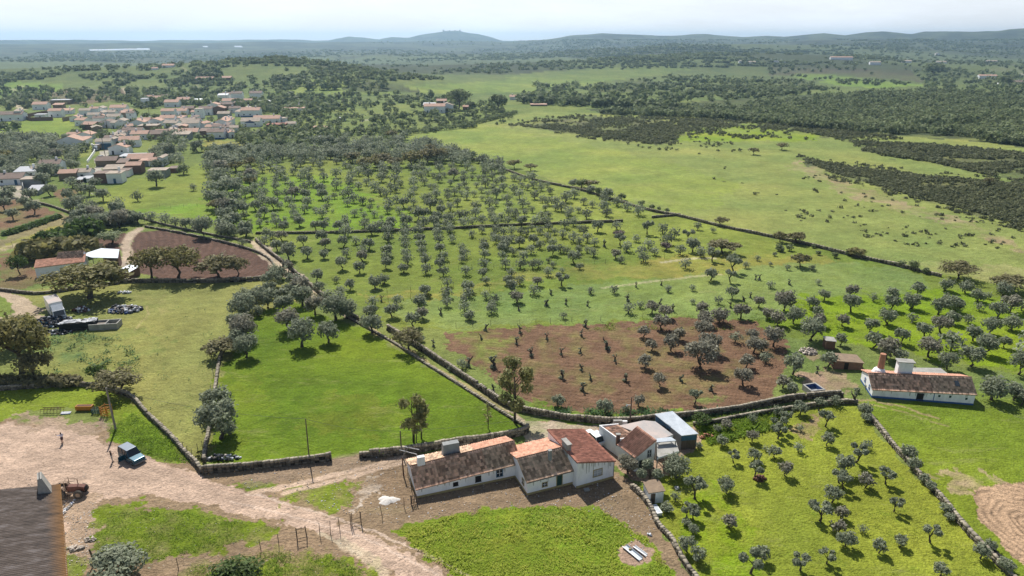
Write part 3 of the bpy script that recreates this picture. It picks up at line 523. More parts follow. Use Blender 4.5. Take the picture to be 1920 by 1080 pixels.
def ground_mat():
    m = bpy.data.materials.new('land'); m.use_nodes = True; t = m.node_tree; b = t.nodes['Principled BSDF']; Lk = t.links.new
    b.inputs['Roughness'].default_value = .95; b.inputs['Specular IOR Level'].default_value = .12
    at = N('ShaderNodeAttribute', t, attribute_name='land'); tcn = N('ShaderNodeTexCoord', t)
    def nz(s, d=4, ro=.6, sx=None):
        n = N('ShaderNodeTexNoise', t); n.inputs['Scale'].default_value = s; n.inputs['Detail'].default_value = d; n.inputs['Roughness'].default_value = ro
        if sx:
            mpn = N('ShaderNodeMapping', t); mpn.inputs['Scale'].default_value = sx; mpn.inputs['Rotation'].default_value = (0, 0, .5); Lk(tcn.outputs['Object'], mpn.inputs[0]); Lk(mpn.outputs[0], n.inputs['Vector'])
        else: Lk(tcn.outputs['Object'], n.inputs['Vector'])
        return n.outputs[0]
    def mr(s, a, b_, lo=.3, hi=.7):
        n = N('ShaderNodeMapRange', t); n.inputs['From Min'].default_value = lo; n.inputs['From Max'].default_value = hi; n.inputs['To Min'].default_value = a; n.inputs['To Max'].default_value = b_; Lk(s, n.inputs[0]); return n.outputs[0]
    def mul(a, b_):
        n = N('ShaderNodeMath', t, operation='MULTIPLY'); Lk(a, n.inputs[0]); Lk(b_, n.inputs[1]); return n.outputs[0]
    fine = nz(2.6, 6, .75); mid = nz(.42, 4, .6); blot = nz(.09, 3, .6)
    f = mul(mr(fine, .62, 1.38), mr(mid, .82, 1.18)); f = mul(f, mr(blot, .86, 1.14))
    sc_ = N('ShaderNodeVectorMath', t, operation='SCALE'); Lk(at.outputs['Color'], sc_.inputs[0]); Lk(f, sc_.inputs['Scale'])
    # dry tips and pale flowers in the grass only
    gr = N('ShaderNodeMath', t, operation='SUBTRACT'); gr.inputs[0].default_value = 1; Lk(at.outputs['Alpha'], gr.inputs[1])
    k = mul(mr(nz(1.3, 5, .8, (.5, 2.2, 1)), 0, .55, .58, .75), gr.outputs[0])
    mx = N('ShaderNodeMixRGB', t); mx.inputs[2].default_value = (.34, .33, .12, 1); Lk(k, mx.inputs[0]); Lk(sc_.outputs[0], mx.inputs[1])
    k2 = mul(mr(nz(2.1, 5, .85), 0, .6, .62, .72), at.outputs['Alpha'])
    mx2 = N('ShaderNodeMixRGB', t); mx2.blend_type = 'MULTIPLY'; mx2.inputs[2].default_value = (.80, .76, .70, 1); Lk(k2, mx2.inputs[0]); Lk(mx.outputs[0], mx2.inputs[1])
    # streaks of pale seeding grass and worn ground, a few metres across, only in the vegetation
    k3 = mul(mr(nz(.22, 6, .72, (.45, 1.5, 1)), 0, .75, .56, .70), gr.outputs[0]); mx3 = N('ShaderNodeMixRGB', t); mx3.inputs[2].default_value = (.30, .29, .11, 1); k3b = mul(k3, mr(nz(1.9, 4, .7), .1, 1)); Lk(k3b, mx3.inputs[0]); Lk(mx2.outputs[0], mx3.inputs[1])
    # darker lusher clumps
    k4 = mul(mr(nz(.55, 5, .7), 0, .55, .56, .68), gr.outputs[0]); mx4 = N('ShaderNodeMixRGB', t); mx4.blend_type = 'MULTIPLY'; mx4.inputs[2].default_value = (.62, .78, .55, 1); Lk(k4, mx4.inputs[0]); Lk(mx3.outputs[0], mx4.inputs[1])
    Lk(mx4.outputs[0], b.inputs['Base Color'])
    bh = N('ShaderNodeMath', t, operation='ADD'); Lk(nz(3.2, 5, .7), bh.inputs[0]); Lk(mr(nz(.8, 3), 0, 1.2), bh.inputs[1])
    bp = N('ShaderNodeBump', t); bp.inputs['Strength'].default_value = .75; bp.inputs['Distance'].default_value = .20; Lk(bh.outputs[0], bp.inputs['Height']); Lk(bp.outputs[0], b.inputs['Normal'])
    return m
GM = ground_mat()
build_ground()
# ------------------------------------------------------------ buildings
def V2(p): return Vector((p[0], p[1]))
def tiles(name, A, B, C_, D, m, parent, pitch=.29, course=.44, amp=.075, seed=1):
    """curved tile roof patch: A,B eave left/right, D,C ridge left/right"""
    A, B, C_, D = [Vector(p) for p in (A, B, C_, D)]
    nu = max(3, int((B - A).length / pitch)); nv = max(2, int((D - A).length / course)); su = 4
    nrm = (B - A).cross(D - A).normalized()
    if nrm.z < 0: nrm = -nrm
    g = np.random.default_rng(seed); vs = []; fs = []; vv = []; tv = g.random((nv, nu)) ; tj = (g.random((nv, nu)) - .5) * .03
    A_, B_, CC, DD, nn = [np.array(p) for p in (A, B, C_, D, nrm)]
    for r in range(nv):
        b0 = len(vs)
        for e in (0, 1):
            v = (r + e) / nv
            for i in range(nu * su + 1):
                u = i / (nu * su); t = min(i // su, nu - 1); P = (A_ * (1 - u) + B_ * u) * (1 - v) + (DD * (1 - u) + CC * u) * v
                ph = (i % su) / su; hgt_ = amp * (1 - abs(ph - .5) * 2) * 1.1 + (.045 if e == 0 else .0) + tj[r, t]
                vs.append(P + nn * (hgt_ + .02))
        w = nu * su + 1
        for i in range(nu * su):
            fs.append((b0 + i, b0 + i + 1, b0 + w + i + 1, b0 + w + i)); vv.append(tv[r, i // su])
            if r: fs.append((b0 + i + 1, b0 + i, b0 - w + i, b0 - w + i + 1)); vv.append(.2)
    # underside so the roof has thickness
    b0 = len(vs); lo = [A_ - nn * .10, B_ - nn * .10, CC - nn * .10, DD - nn * .10]; hi = [A_ + nn * .02, B_ + nn * .02, CC + nn * .02, DD + nn * .02]
    vs += lo + hi
    for q in ((0, 3, 2, 1), (0, 1, 5, 4), (1, 2, 6, 5), (2, 3, 7, 6), (3, 0, 4, 7)): fs.append(tuple(b0 + x for x in q)); vv.append(.3)
    return npmesh(name, np.array(vs), np.array(fs), m, parent, fattr={'v': vv})
def frame_(O, ang):
    u = Vector((math.cos(ang), math.sin(ang), 0)); v = Vector((-math.sin(ang), math.cos(ang), 0)); O = Vector((O[0], O[1], 0))
    return lambda a, b, z=0.: O + u * a + v * b + Vector((0, 0, z))
def sub(root, pts): return [p - root.location for p in pts]
def window(root, f, a, b, z, w_, h_, side='front', frame='ochre', pane='glass', kind='window', mullion=True):
    """opening centred at a along the front (b = 0) or at b along the left end wall (a = 0)"""
    loc = root.location
    def P(s, d, zz):  # s along wall, d outwards
        return (f(a + s, b - d, zz) if side == 'front' else f(a - d, b - s, zz)) - loc
    fr = MB(); t = .09
    def slab(mb, s0, s1, z0, z1, d0, d1, m=0):
        vs = [P(s, d, zz) for d in (d0, d1) for s, zz in ((s0, z0), (s1, z0), (s1, z1), (s0, z1))]
        mb.add(vs, [(0, 1, 2, 3), (7, 6, 5, 4), (0, 4, 5, 1), (1, 5, 6, 2), (2, 6, 7, 3), (3, 7, 4, 0)], m)
    slab(fr, -w_ / 2 - t, w_ / 2 + t, z + h_, z + h_ + t, -.02, .05); slab(fr, -w_ / 2 - t * 1.3, w_ / 2 + t * 1.3, z - t, z, -.02, .09)
    slab(fr, -w_ / 2 - t, -w_ / 2, z, z + h_, -.02, .05); slab(fr, w_ / 2, w_ / 2 + t, z, z + h_, -.02, .05)
    o = fr.build(kind, M[frame], root)
    pn = MB(); slab(pn, -w_ / 2, w_ / 2, z, z + h_, -.02, .018); pn.build('pane' if kind == 'window' else 'leaf', M[pane], o)
    if mullion:
        mu = MB(); slab(mu, -.03, .03, z, z + h_, .018, .04); slab(mu, -w_ / 2, w_ / 2, z + h_ * .5 - .025, z + h_ * .5 + .025, .018, .036); mu.build('glazing_bar', M['whitebright'], o)
    return o
def chimney(root, p, d, h, rz=0, m='white', cap=True, taper=.9, smoke=True):
    q = Vector(p) - root.location; mb = MB().box(q + Vector((0, 0, h / 2 - .3)), (d[0], d[1], h + .6), rz, taper=taper); c = mb.build('chimney', M[m], root)
    if cap: MB().box(q + Vector((0, 0, h + .06)), (d[0] * 1.18, d[1] * 1.18, .12), rz).build('chimney_cap', M['conc'], c)
    if smoke: MB().box(q + Vector((0, 0, h + .16)), (d[0] * .6, d[1] * .6, .10), rz).build('flue', M['dark'], c)
    return c
def gable_house(name, label, O, angd, Lh, D, eL, eR, rL, rR, rv, bL, bR, roofs, wallm='white', group=None, cat='house', over=.18, plinth=None, lift=0):
    """front edge from O along angd; eaves eL/eR front, bL/bR back, ridge heights rL/rR at depth rv. roofs: (front mats list [(u0,u1,mat)], back list)"""
    f = frame_(O, R(angd)); root = empty(name, f(0, 0, 0), 0, label, cat, group); lc = root.location
    mb = MB(); z0 = -.6
    Lf = [f(0, 0, z0), f(0, 0, eL), f(0, rv, rL), f(0, D, bL), f(0, D, z0)]; Rf = [f(Lh, 0, z0), f(Lh, 0, eR), f(Lh, rv, rR), f(Lh, D, bR), f(Lh, D, z0)]
    vs = [p - lc for p in Lf + Rf]
    mb.add(vs, [(0, 1, 2, 3, 4), (9, 8, 7, 6, 5), (0, 5, 6, 1), (3, 8, 9, 4), (1, 6, 7, 2), (2, 7, 8, 3)])
    wall = mb.build('wall', M[wallm], root)
    lp = lambda a, b, t: a + (b - a) * t
    for side, ms in enumerate(roofs):
        for i, (u0, u1, m) in enumerate(ms):
            a0, a1 = (u0 - (over if u0 == 0 else 0) / Lh), (u1 + (over if u1 == 1 else 0) / Lh)
            if side == 0:
                k = over / rv; e0 = lp(eL, eR, a0) - (lp(rL, rR, a0) - lp(eL, eR, a0)) * k; e1 = lp(eL, eR, a1) - (lp(rL, rR, a1) - lp(eL, eR, a1)) * k
                pts = (f(a0 * Lh, -over, e0), f(a1 * Lh, -over, e1), f(a1 * Lh, rv, lp(rL, rR, a1)), f(a0 * Lh, rv, lp(rL, rR, a0)))
            else:
                k = over / (D - rv); e0 = lp(bL, bR, a0) - (lp(rL, rR, a0) - lp(bL, bR, a0)) * k; e1 = lp(bL, bR, a1) - (lp(rL, rR, a1) - lp(bL, bR, a1)) * k
                pts = (f(a1 * Lh, D + over, e1), f(a0 * Lh, D + over, e0), f(a0 * Lh, rv, lp(rL, rR, a0)), f(a1 * Lh, rv, lp(rL, rR, a1)))
            tiles('roof', *sub(root, [p + Vector((0, 0, .03)) for p in pts]), M[m], root, seed=side * 7 + i + int(Lh * 10))
    rp_ = [f(-over, rv, rL + .10) - lc, f(Lh + over, rv, rR + .10) - lc]
    MB().tube(rp_, .09, 6).build('ridge_tiles', M['tile'], root)
    if plinth:
        mb = MB(); hgt_ = .32; o = .025
        P4 = [f(-o, -o), f(Lh + o, -o), f(Lh + o, 0.0), f(Lh, 0.0)]
        mb.prism([tuple(f(-o, -o) - lc)[:2], tuple(f(Lh + o, -o) - lc)[:2], tuple(f(Lh + o, .1) - lc)[:2], tuple(f(-o, .1) - lc)[:2]], -.5, hgt_)
        mb.prism([tuple(f(-o, .1) - lc)[:2], tuple(f(.1, .1) - lc)[:2], tuple(f(.1, D) - lc)[:2], tuple(f(-o, D) - lc)[:2]], -.5, hgt_ - .004)
        mb.build('plinth', M[plinth], root)
    return root, f
# farmhouse 1, long and low
h1, f1 = gable_house('farmhouse', 'long low white farmhouse with two chimneys and a two-toned tiled roof', (-12.11, 72.76), 19.5, 14.0, 6.0, 1.45, 2.15, 3.0, 3.75, 2.8, 1.9, 2.5,
    ([(0, .68, 'tile'), (.68, 1, 'tile_g')], [(0, .62, 'tile_g'), (.62, 1, 'tile_o')]), plinth='ochre')
window(h1, f1, 5.1, 0, .72, .5, .42, frame='dark', pane='dark', mullion=False); window(h1, f1, 8.15, 0, .62, .62, .75, frame='dark', pane='dark', mullion=False)
window(h1, f1, 11.1, 0, .75, .75, .95, frame='bluem')
chimney(h1, f1(1.25, 2.75, 2.9), (1.05, .6), 1.35, R(19.5), cap=False, smoke=False); chimney(h1, f1(5.6, 4.1, 2.5), (2.5, 1.0), 2.1, R(19.5), 'grey', cap=False, taper=.86, smoke=False)
# farmhouse 2
h2, f2 = gable_house('farmhouse', 'small white farmhouse with a dark green door between its two white neighbours', (1.96, 73.36), 22, 6.75, 7.6, 2.1, 2.2, 3.6, 3.75, 3.05, 2.35, 2.45,
    ([(0, 1, 'tile_g')], [(0, 1, 'tile_o')]), plinth='ochre')
window(h2, f2, 2.45, 0, .75, .62, .55, frame='ochre'); window(h2, f2, 0, 1.35, .85, .55, .75, side='left', frame='ochre')
window(h2, f2, 4.55, 0, .0, .72, 1.85, frame='ochre', pane='greenp', kind='door', mullion=False)
chimney(h2, f2(4.0, 1.9, 2.8), (.42, .42), 1.75, R(22), 'grey', smoke=False)
# farmhouse 3: one roof plane falling to the right
def mono(name, label, O, angd, Lh, D, zl, zr, m, wallm='white', plinth=None, zlb=None, zrb=None, cat='house', over=.15):
    f = frame_(O, R(angd)); root = empty(name, f(0, 0), 0, label, cat); lc = root.location; zlb = zl if zlb is None else zlb; zrb = zr if zrb is None else zrb
    pl = [tuple(f(*q) - lc)[:2] for q in ((0, 0), (Lh, 0), (Lh, D), (0, D))]
    MB().prism(pl, -.5, [zl, zr, zrb, zlb]).build('wall', M[wallm], root)
    z_ = Vector((0, 0, .04))
    P = [f(-over, -over, zl), f(Lh + over, -over, zr), f(Lh + over, D + over, zrb), f(-over, D + over, zlb)]
    if m in ('tile', 'tile_r', 'tile_o', 'tile_g'): tiles('roof', *sub(root, [P[1] + z_, P[2] + z_, P[3] + z_, P[0] + z_]), M[m], root)
    else:
        mb = MB(); vs = [p - lc + Vector((0, 0, .03)) for p in P] + [p - lc + Vector((0, 0, .12)) for p in P]
        mb.add(vs, [(3, 2, 1, 0), (4, 5, 6, 7), (0, 1, 5, 4), (1, 2, 6, 5), (2, 3, 7, 6), (3, 0, 4, 7)]).build('roof', M[m], root)
    if plinth: MB().prism([tuple(f(*q) - lc)[:2] for q in ((-.02, -.03), (Lh + .02, -.03), (Lh + .02, .1), (-.02, .1))], -.4, .34).build('plinth', M[plinth], root)
    return root, f
h3, f3 = mono('farmhouse', 'tall white farmhouse with a single red tiled roof plane and one shuttered window', (8.42, 74.82), 23.7, 5.6, 8.45, 4.0, 2.62, 'tile_r', plinth='ochre')
window(h3, f3, 3.1, 0, 1.1, 1.25, .95, frame='ochre', pane='metal')
chimney(h3, f3(.2, 3.4, 3.6), (.62, 1.5), 1.35, R(23.7), 'conc', smoke=False, taper=1)
MB().box(f3(1.0, -.9, .12) - h3.location, (.7, .5, .2), .3).build('doorstep', M['conc'], h3)
# house 4: walled terrace block, gabled block and flat sheds behind it
def polyhouse(name, label, pts, zs, m, wallm, cat='house', parent=None, part='wall', roofpart='roof', inset=0):
    c = Vector((sum(p[0] for p in pts) / len(pts), sum(p[1] for p in pts) / len(pts), 0)); root = parent or empty(name, c, 0, label, cat); lc = root.location
    pl = [(p[0] - lc.x, p[1] - lc.y) for p in pts]; MB().prism(pl, -.5, zs).build(part, M[wallm], root)
    return root, pl
h4, pl = polyhouse('farmhouse', 'white house with a steep orange tiled roof and an upstairs window', [(16.6, 78.5), (19.4, 79.6), (17.5, 82.9), (14.75, 81.4)], [2.3, 4.3, 4.3, 2.3], 'tile_r', 'white')
E_ = lambda p, z, o=(0, 0): Vector((p[0] - h4.location.x + o[0], p[1] - h4.location.y + o[1], z))
tiles('roof', E_((16.6, 78.5), 2.28, (-.1, -.2)), E_((14.75, 81.4), 2.28, (-.2, .1)), E_((17.45, 82.95), 4.36, (.05, .1)), E_((19.4, 79.6), 4.36, (.1, -.2)), M['tile_o'], h4, pitch=.26, course=.42, amp=.07)
f4 = frame_((16.6, 78.5), math.atan2(1.1, 2.8)); window(h4, f4, 2.15, 0, 1.9, .45, .95, frame='conc', pane='glass')
window(h4, f4, 1.1, 0, -.1, .8, 1.6, frame='greenp', pane='dark', kind='door', mullion=False)
# the terrace block: low parapet walls round a brown roof
A4 = [(14.85, 82.0), (17.6, 83.0), (15.4, 86.2), (12.57, 85.73)]
mb = MB(); mb.prism([(p[0] - h4.location.x, p[1] - h4.location.y) for p in A4], -.5, [2.45, 2.45, 2.45, 2.45]); mb.build('terrace_block', M['white'], h4)
pb = MB()
for i in range(4):
    a = V2(A4[i]); b = V2(A4[(i + 1) % 4]); 
    if i == 1: continue
    d = (b - a).normalized(); n_ = Vector((-d.y, d.x)) * .16; q = [a, b, b + n_, a + n_]; pb.prism([(p.x - h4.location.x, p.y - h4.location.y) for p in q], 2.40, 2.85 - i * .003)
pb.build('parapet', M['white'], h4)
tiles('low_roof', E_((15.1, 82.3), 2.5), E_((12.85, 85.5), 2.5), E_((15.3, 85.95), 2.75), E_((17.3, 83.05), 2.75), M['tile'], h4)
chimney(h4, (14.75, 82.1, 2.5), (.55, .4), 1.05, 0, 'brick', smoke=False)
# carports
def slabroof(name, label, pts, z, m, posts=True, thick=.1, cat='shed', zz=None, fascia=None):
    c = Vector((sum(p[0] for p in pts) / len(pts), sum(p[1] for p in pts) / len(pts), 0)); root = empty(name, c, 0, label, cat)
    pl = [(p[0] - c.x, p[1] - c.y) for p in pts]; zz = zz or [z] * len(pts)
    mb = MB(); n = len(pl); vs = [(p[0], p[1], zz[i] - thick) for i, p in enumerate(pl)] + [(p[0], p[1], zz[i]) for i, p in enumerate(pl)]
    mb.add(vs, [tuple(range(n - 1, -1, -1)), tuple(range(n, 2 * n))] + [(i, (i + 1) % n, n + (i + 1) % n, n + i) for i in range(n)]); mb.build('roof', M[m], root)
    if posts:
        for i, p in enumerate(pl): MB().box((p[0] * .95, p[1] * .95, (zz[i] - thick) / 2 - .2), (.12, .12, zz[i] - thick + .4)).build('post', M['conc'], root)
    return root, pl
g = lambda x, y, z: tuple(G(x, y, z))[:2]
cpt, pl = slabroof('carport', 'flat grey and pinkish sheet roof behind the steep red tiled roof', [g(1160, 798, 2.5), g(1233, 826, 2.5), g(1262, 815, 2.5), g(1229, 790, 2.5), g(1207, 788, 2.5)], 2.5, 'concp')
MB().prism([(pl[1][0], pl[1][1]), (pl[2][0], pl[2][1]), (pl[2][0] * .96, pl[2][1] * .92), (pl[1][0] * .96, pl[1][1] * .92)], -.2, 2.38).build('wall', M['white'], cpt)
cp2, pl = slabroof('carport', 'pale flat carport roof between the gabled white house and the big round olive tree', [g(1232, 858, 2.2), g(1273, 845, 2.2), g(1267, 825, 2.2), g(1232, 829, 2.2)], 2.2, 'conc')
MB().box((pl[0][0] * .5 + pl[1][0] * .5, pl[0][1] * .5 + pl[1][1] * .5, 2.05), ((Vector(pl[1]) - Vector(pl[0])).length, .08, .3), math.atan2(pl[1][1] - pl[0][1], pl[1][0] - pl[0][0])).build('fascia', M['white'], cp2)
cp3, pl = slabroof('carport', 'narrow white slab roof against the wall of the blue shed', [g(1231, 829, 2.9), g(1268, 826, 2.9), g(1258, 819, 2.9), g(1231, 822, 2.9)], 2.9, 'metal')
# blue shed
sh = [(24.0, 83.8), (26.35, 84.15), (24.0, 89.6), (21.3, 88.8)]; shz = [2.35, 2.45, 2.85, 2.8]
shed, pl = polyhouse('shed', 'blue sheet metal shed with a pale flat roof, right of the carports', sh, [z - .12 for z in shz], 'metal', 'grey', cat='shed')
mb = MB(); zz = shz; q = [(p[0] * 1.05, p[1] * 1.03) for p in pl]; vs = [(p[0], p[1], zz[i] - .1) for i, p in enumerate(q)] + [(p[0], p[1], zz[i]) for i, p in enumerate(q)]
mb.add(vs, [(3, 2, 1, 0), (4, 5, 6, 7), (0, 1, 5, 4), (1, 2, 6, 5), (2, 3, 7, 6), (3, 0, 4, 7)]).build('roof', M['metal'], shed)
def onwall(root, a, b, s0, s1, z0, z1, m, name, d=.03):
    a = Vector((a[0], a[1], 0)); b = Vector((b[0], b[1], 0)); t = (b - a).normalized(); n_ = Vector((t.y, -t.x, 0)); Lw = (b - a).length
    mb = MB(); p0 = a + t * Lw * s0; p1 = a + t * Lw * s1
    vs = [p + n_ * k + Vector((0, 0, z)) for k in (0, d) for p, z in ((p0, z0), (p1, z0), (p1, z1), (p0, z1))]
    return mb.add(vs, [(3, 2, 1, 0), (4, 5, 6, 7), (0, 1, 5, 4), (1, 2, 6, 5), (2, 3, 7, 6), (3, 0, 4, 7)]).build(name, M[m], root)
onwall(shed, pl[0], pl[1], .02, .98, 1.45, 2.2, 'bluem', 'blue_panel'); onwall(shed, pl[0], pl[1], .04, .96, 0, 1.44, 'wood', 'board_door', .02)
onwall(shed, pl[3], pl[0], .02, .6, 1.6, 2.6, 'bluem', 'side_panel'); onwall(shed, pl[3], pl[0], .30, .42, .3, 1.9, 'dark', 'opening', .05); onwall(shed, pl[3], pl[0], .47, .58, .3, 1.9, 'dark', 'opening', .05)
# farmhouse 5 at the right
h5, f5 = gable_house('farmhouse', 'long white farmhouse with a blue painted base and a round brick chimney', (58.86, 98.98), -9.9, 15.2, 6.0, 1.5, 2.0, 2.95, 3.6, 2.75, 1.95, 2.4,
    ([(0, .59, 'tile'), (.59, 1, 'tile_g')], [(0, 1, 'tile_o')]), plinth='blueband')
window(h5, f5, 7.2, 0, .25, .85, 1.1, frame='dark', pane='dark', kind='door', mullion=False)
for a, z in ((10.0, 1.0), (11.6, 1.05), (14.0, .9)): window(h5, f5, a, 0, z, .35, .4, frame='white', pane='greenp', mullion=False)
window(h5, f5, 0, 1.6, .75, .45, .6, side='left', frame='blueband'); window(h5, f5, 0, 3.9, .9, .45, .6, side='left', frame='blueband')
onwall(h5, f5(9.2, 0) - h5.location, f5(9.2, 0) - h5.location + Vector((.1, -.0173, 0)), 0, 1, 0, 1.75, 'blueband', 'blue_stripe')
mb = MB(); c = f5(2.0, 4.3, 2.3) - h5.location; mb.tube([c, c + Vector((0, 0, .9)), c + Vector((0, 0, 1.15))], [1.25, .85, .5], 14); bc = mb.build('oven_dome', M['white'], h5)
MB().tube([c + Vector((.15, 0, 1.1)), c + Vector((.15, 0, 3.7)), c + Vector((.15, 0, 3.72))], [.55, .46, .38], 12).build('brick_chimney', M['terracotta'], bc, smooth=False)
chimney(h5, f5(5.6, 4.0, 2.6), (2.3, 1.3), 2.5, R(-9.9), 'white', smoke=False, taper=.95)
sk = f5(12.8, 1.4, 0); skz = 2.62; vs = [f5(12.55, 1.0, 2.60) - h5.location, f5(13.2, 1.0, 2.62) - h5.location, f5(13.2, 1.9, 3.15) - h5.location, f5(12.55, 1.9, 3.12) - h5.location]
MB().add(vs + [v + Vector((0, 0, .09)) for v in vs], [(3, 2, 1, 0), (4, 5, 6, 7), (0, 1, 5, 4), (1, 2, 6, 5), (2, 3, 7, 6), (3, 0, 4, 7)]).build('skylight', M['glass'], h5)
slabroof('shed', 'pale flat shed roof behind the white farmhouse with the blue base', [g(1706, 700, 2.3), g(1778, 701, 2.3), g(1764, 690, 2.3), g(1704, 689, 2.3)], 2.3, 'conc')
# low white yard wall behind h5
# huts
r_, f = mono('shed', 'tiny brown shed with a pale roof behind the bushy olive trees', (G(1547, 655).x, G(1547, 655).y), -8, 1.7, 1.9, 1.75, 1.65, 'conc', 'brick', cat='shed')
r_, f = mono('stone_hut', 'low dark stone hut overgrown with scrub, left of the round brick chimney', (G(1563, 692).x, G(1563, 692).y), -4, 4.9, 3.2, 1.6, 1.3, 'brown', 'brick', cat='hut'); onwall(r_, (0, 0), (4.9, -.34), .35, .5, 0, 1.3, 'dark', 'doorway')
hut, f = mono('shed', 'small whitewashed shed with a weathered roof beside the dry stone wall', (G(1216, 945).x, G(1216, 945).y), 9, 1.9, 2.1, 1.62, 1.75, 'brown', 'white', cat='shed', zlb=1.75, zrb=1.85)
onwall(hut, (0, 0), (1.9, .3), .12, .42, 0, 1.5, 'wood', 'door')
# cistern with raised rim
q = [(48.5, 101.6), (49.0, 99.3), (51.6, 99.8), (50.9, 102.3)]
c = Vector((50, 100.8, 0)); root = empty('water_tank', c, 0, 'square open water tank with a pale rim and a blue inside', 'water tank'); mb = MB()
pl = [(a - c.x, b - c.y) for a, b in q]; inn = [(a * .80, b * .80) for a, b in pl]
for i in range(4):
    j = (i + 1) % 4; mb.prism([pl[i], pl[j], inn[j], inn[i]], -.2, 1.0)
mb.build('wall', M['conc'], root)
mb = MB()
for i in range(4):
    j = (i + 1) % 4; e = [(inn[i][0] * .995, inn[i][1] * .995), (inn[j][0] * .995, inn[j][1] * .995), (inn[j][0] * .95, inn[j][1] * .95), (inn[i][0] * .95, inn[i][1] * .95)]; mb.prism(e, 0, .93)
mb.build('blue_lining', M['plateb'], root); MB().prism([(a * .94, b * .94) for a, b in inn], 0, .25).build('tank_water', M['plast'], root)
# barn bottom left
ang = math.atan2(-15.2, 10.2); E0 = Vector((-55.7, 70.4, 0)); dv = Vector((math.cos(ang), math.sin(ang), 0)); pv_ = Vector((dv.y, -dv.x, 0))   # pv_ points away to the left
root = empty('barn', E0, 0, 'large barn with a grey corrugated roof gone orange with lichen along its edge', 'barn')
BL, BW, ez, rz_ = 30., 6.2, 3.8, 5.5
def bp_(a, b, z): return dv * a + pv_ * b + Vector((0, 0, z))
mb = MB(); P0 = [bp_(.3, .25, -.5), bp_(.3, .25, ez - .1), bp_(.3, BW, rz_ - .1), bp_(.3, 2 * BW - .25, ez - .1), bp_(.3, 2 * BW - .25, -.5)]; P1 = [p + dv * (BL - .6) for p in P0]
mb.add(P0 + P1, [(0, 1, 2, 3, 4), (9, 8, 7, 6, 5), (0, 5, 6, 1), (3, 8, 9, 4), (1, 6, 7, 2), (2, 7, 8, 3)]).build('wall', M['white'], root)
def corr(name, O, along, down, nw, Lc, m, parent, amp=.03):
    """corrugated sheet: ribs run in 'down' direction, repeat along 'along'"""
    su = 4; nu = nw * su; vs = []; fs = []; nn = along.cross(down).normalized(); nn = nn if nn.z > 0 else -nn
    th_ = 6
    for j in range(th_ + 1):
        for i in range(nu + 1):
            ph = (i % su) / su; h_ = amp * math.sin(ph * 2 * math.pi) + (.0 if j % 2 else .0)
            vs.append(along * (i / nu) + down * (j / th_) + nn * h_ + Vector((0, 0, 0)))
    for j in range(th_):
        for i in range(nu): a = j * (nu + 1) + i; fs.append((a, a + 1, a + nu + 2, a + nu + 1))
    o = npmesh(name, np.array([tuple(v) for v in vs]), np.array(fs), m, parent); return o
# object x must run ridge -> eave for the lichen; build in local axes then rotate
def slope(side):
    o_len = BW + .2; k = (rz_ - ez) / BW; rt = Matrix.Rotation(0, 3, 'Z')
    along = Vector((0, BL, 0)); down = Vector((o_len, 0, -k * o_len)) * 1.02
    o = corr('roof', None, along, down, int(BL / .30), None, M['barn'], root, .055)
    x_axis = -pv_ if side == 0 else pv_
    o.location = bp_(0, BW, rz_ + .05) if side == 0 else bp_(BL, BW, rz_ + .05)
    o.rotation_euler = (0, 0, math.atan2(x_axis.y, x_axis.x)); return o
o = slope(0); yax = Vector((-math.sin(o.rotation_euler.z), math.cos(o.rotation_euler.z), 0))
if yax.dot(dv) < 0: o.location = bp_(BL, BW, rz_ + .05)
o = slope(1); yax = Vector((-math.sin(o.rotation_euler.z), math.cos(o.rotation_euler.z), 0)); o.location = bp_(0, BW, rz_ + .05) if yax.dot(dv) > 0 else bp_(BL, BW, rz_ + .05)
MB().tube([bp_(-.1, BW, rz_ + .08), bp_(BL, BW, rz_ + .08)], .14, 6).build('ridge_cap', M['conc'], root)
cc = bp_(1.0, 1.25, 0); mb = MB(); zb, zt = 3.6, 6.2
base = [cc + dv * a + pv_ * b for a, b in ((.9, -.78), (.9, .78), (-.9, .78), (-.9, -.78))]; top = [cc + dv * a + pv_ * b + pv_ * .1 for a, b in ((.75, -.16), (.75, .28), (-.9, .28), (-.9, -.16))]
mb.prism([tuple(p)[:2] for p in base], zb, zt, top=[tuple(p)[:2] for p in top]); ch = mb.build('chimney', M['conc'], root)
MB().box(cc + pv_ * .16 + Vector((0, 0, zt + .02)), (1.5, .10, .10), math.atan2(dv.y, dv.x)).build('chimney_slot', M['dark'], ch)
MB().tube([bp_(0, -.22, ez - .1), bp_(BL, -.22, ez - .1)], .05, 6).build('gutter', M['white'], root)
# left farm: house with orange lean-to, metal shed, little lean-to
def ghouse(px, py, L_, D, ang_, e, r, m, label, wallm='white', cat='house', name='house', chim=None, wins=0, backm=None, shed_=False, band=None):
    p = G(px, py); 
    root, f = gable_house(name, label, (p.x, p.y), ang_, L_, D, e, e, r, r, D / 2, e, e, ([(0, 1, m)], [(0, 1, backm or m)]), wallm, plinth=band, cat=cat)
    for i in range(wins): window(root, f, L_ * (i + .6) / (wins + .2), 0, e * .4, .6, .7, frame='dark', pane='dark', mullion=False)
    if chim: chimney(root, f(L_ * chim, D / 2, r - .1), (.6, .5), 1.1, R(ang_), smoke=False)
    return root, f
r1_, f = mono('house', 'whitewashed house with a bright orange lean-to roof behind the big brown oak', (G(70, 523).x, G(70, 523).y), 26, 10.5, 4.2, 2.8, 2.9, 'tile_o', 'white', zlb=3.6, zrb=3.7)
ghouse(112, 512, 5.5, 5, 18, 3.2, 4.6, 'tile_g', 'white house with a brownish tiled roof between the orange lean-to and the metal shed')
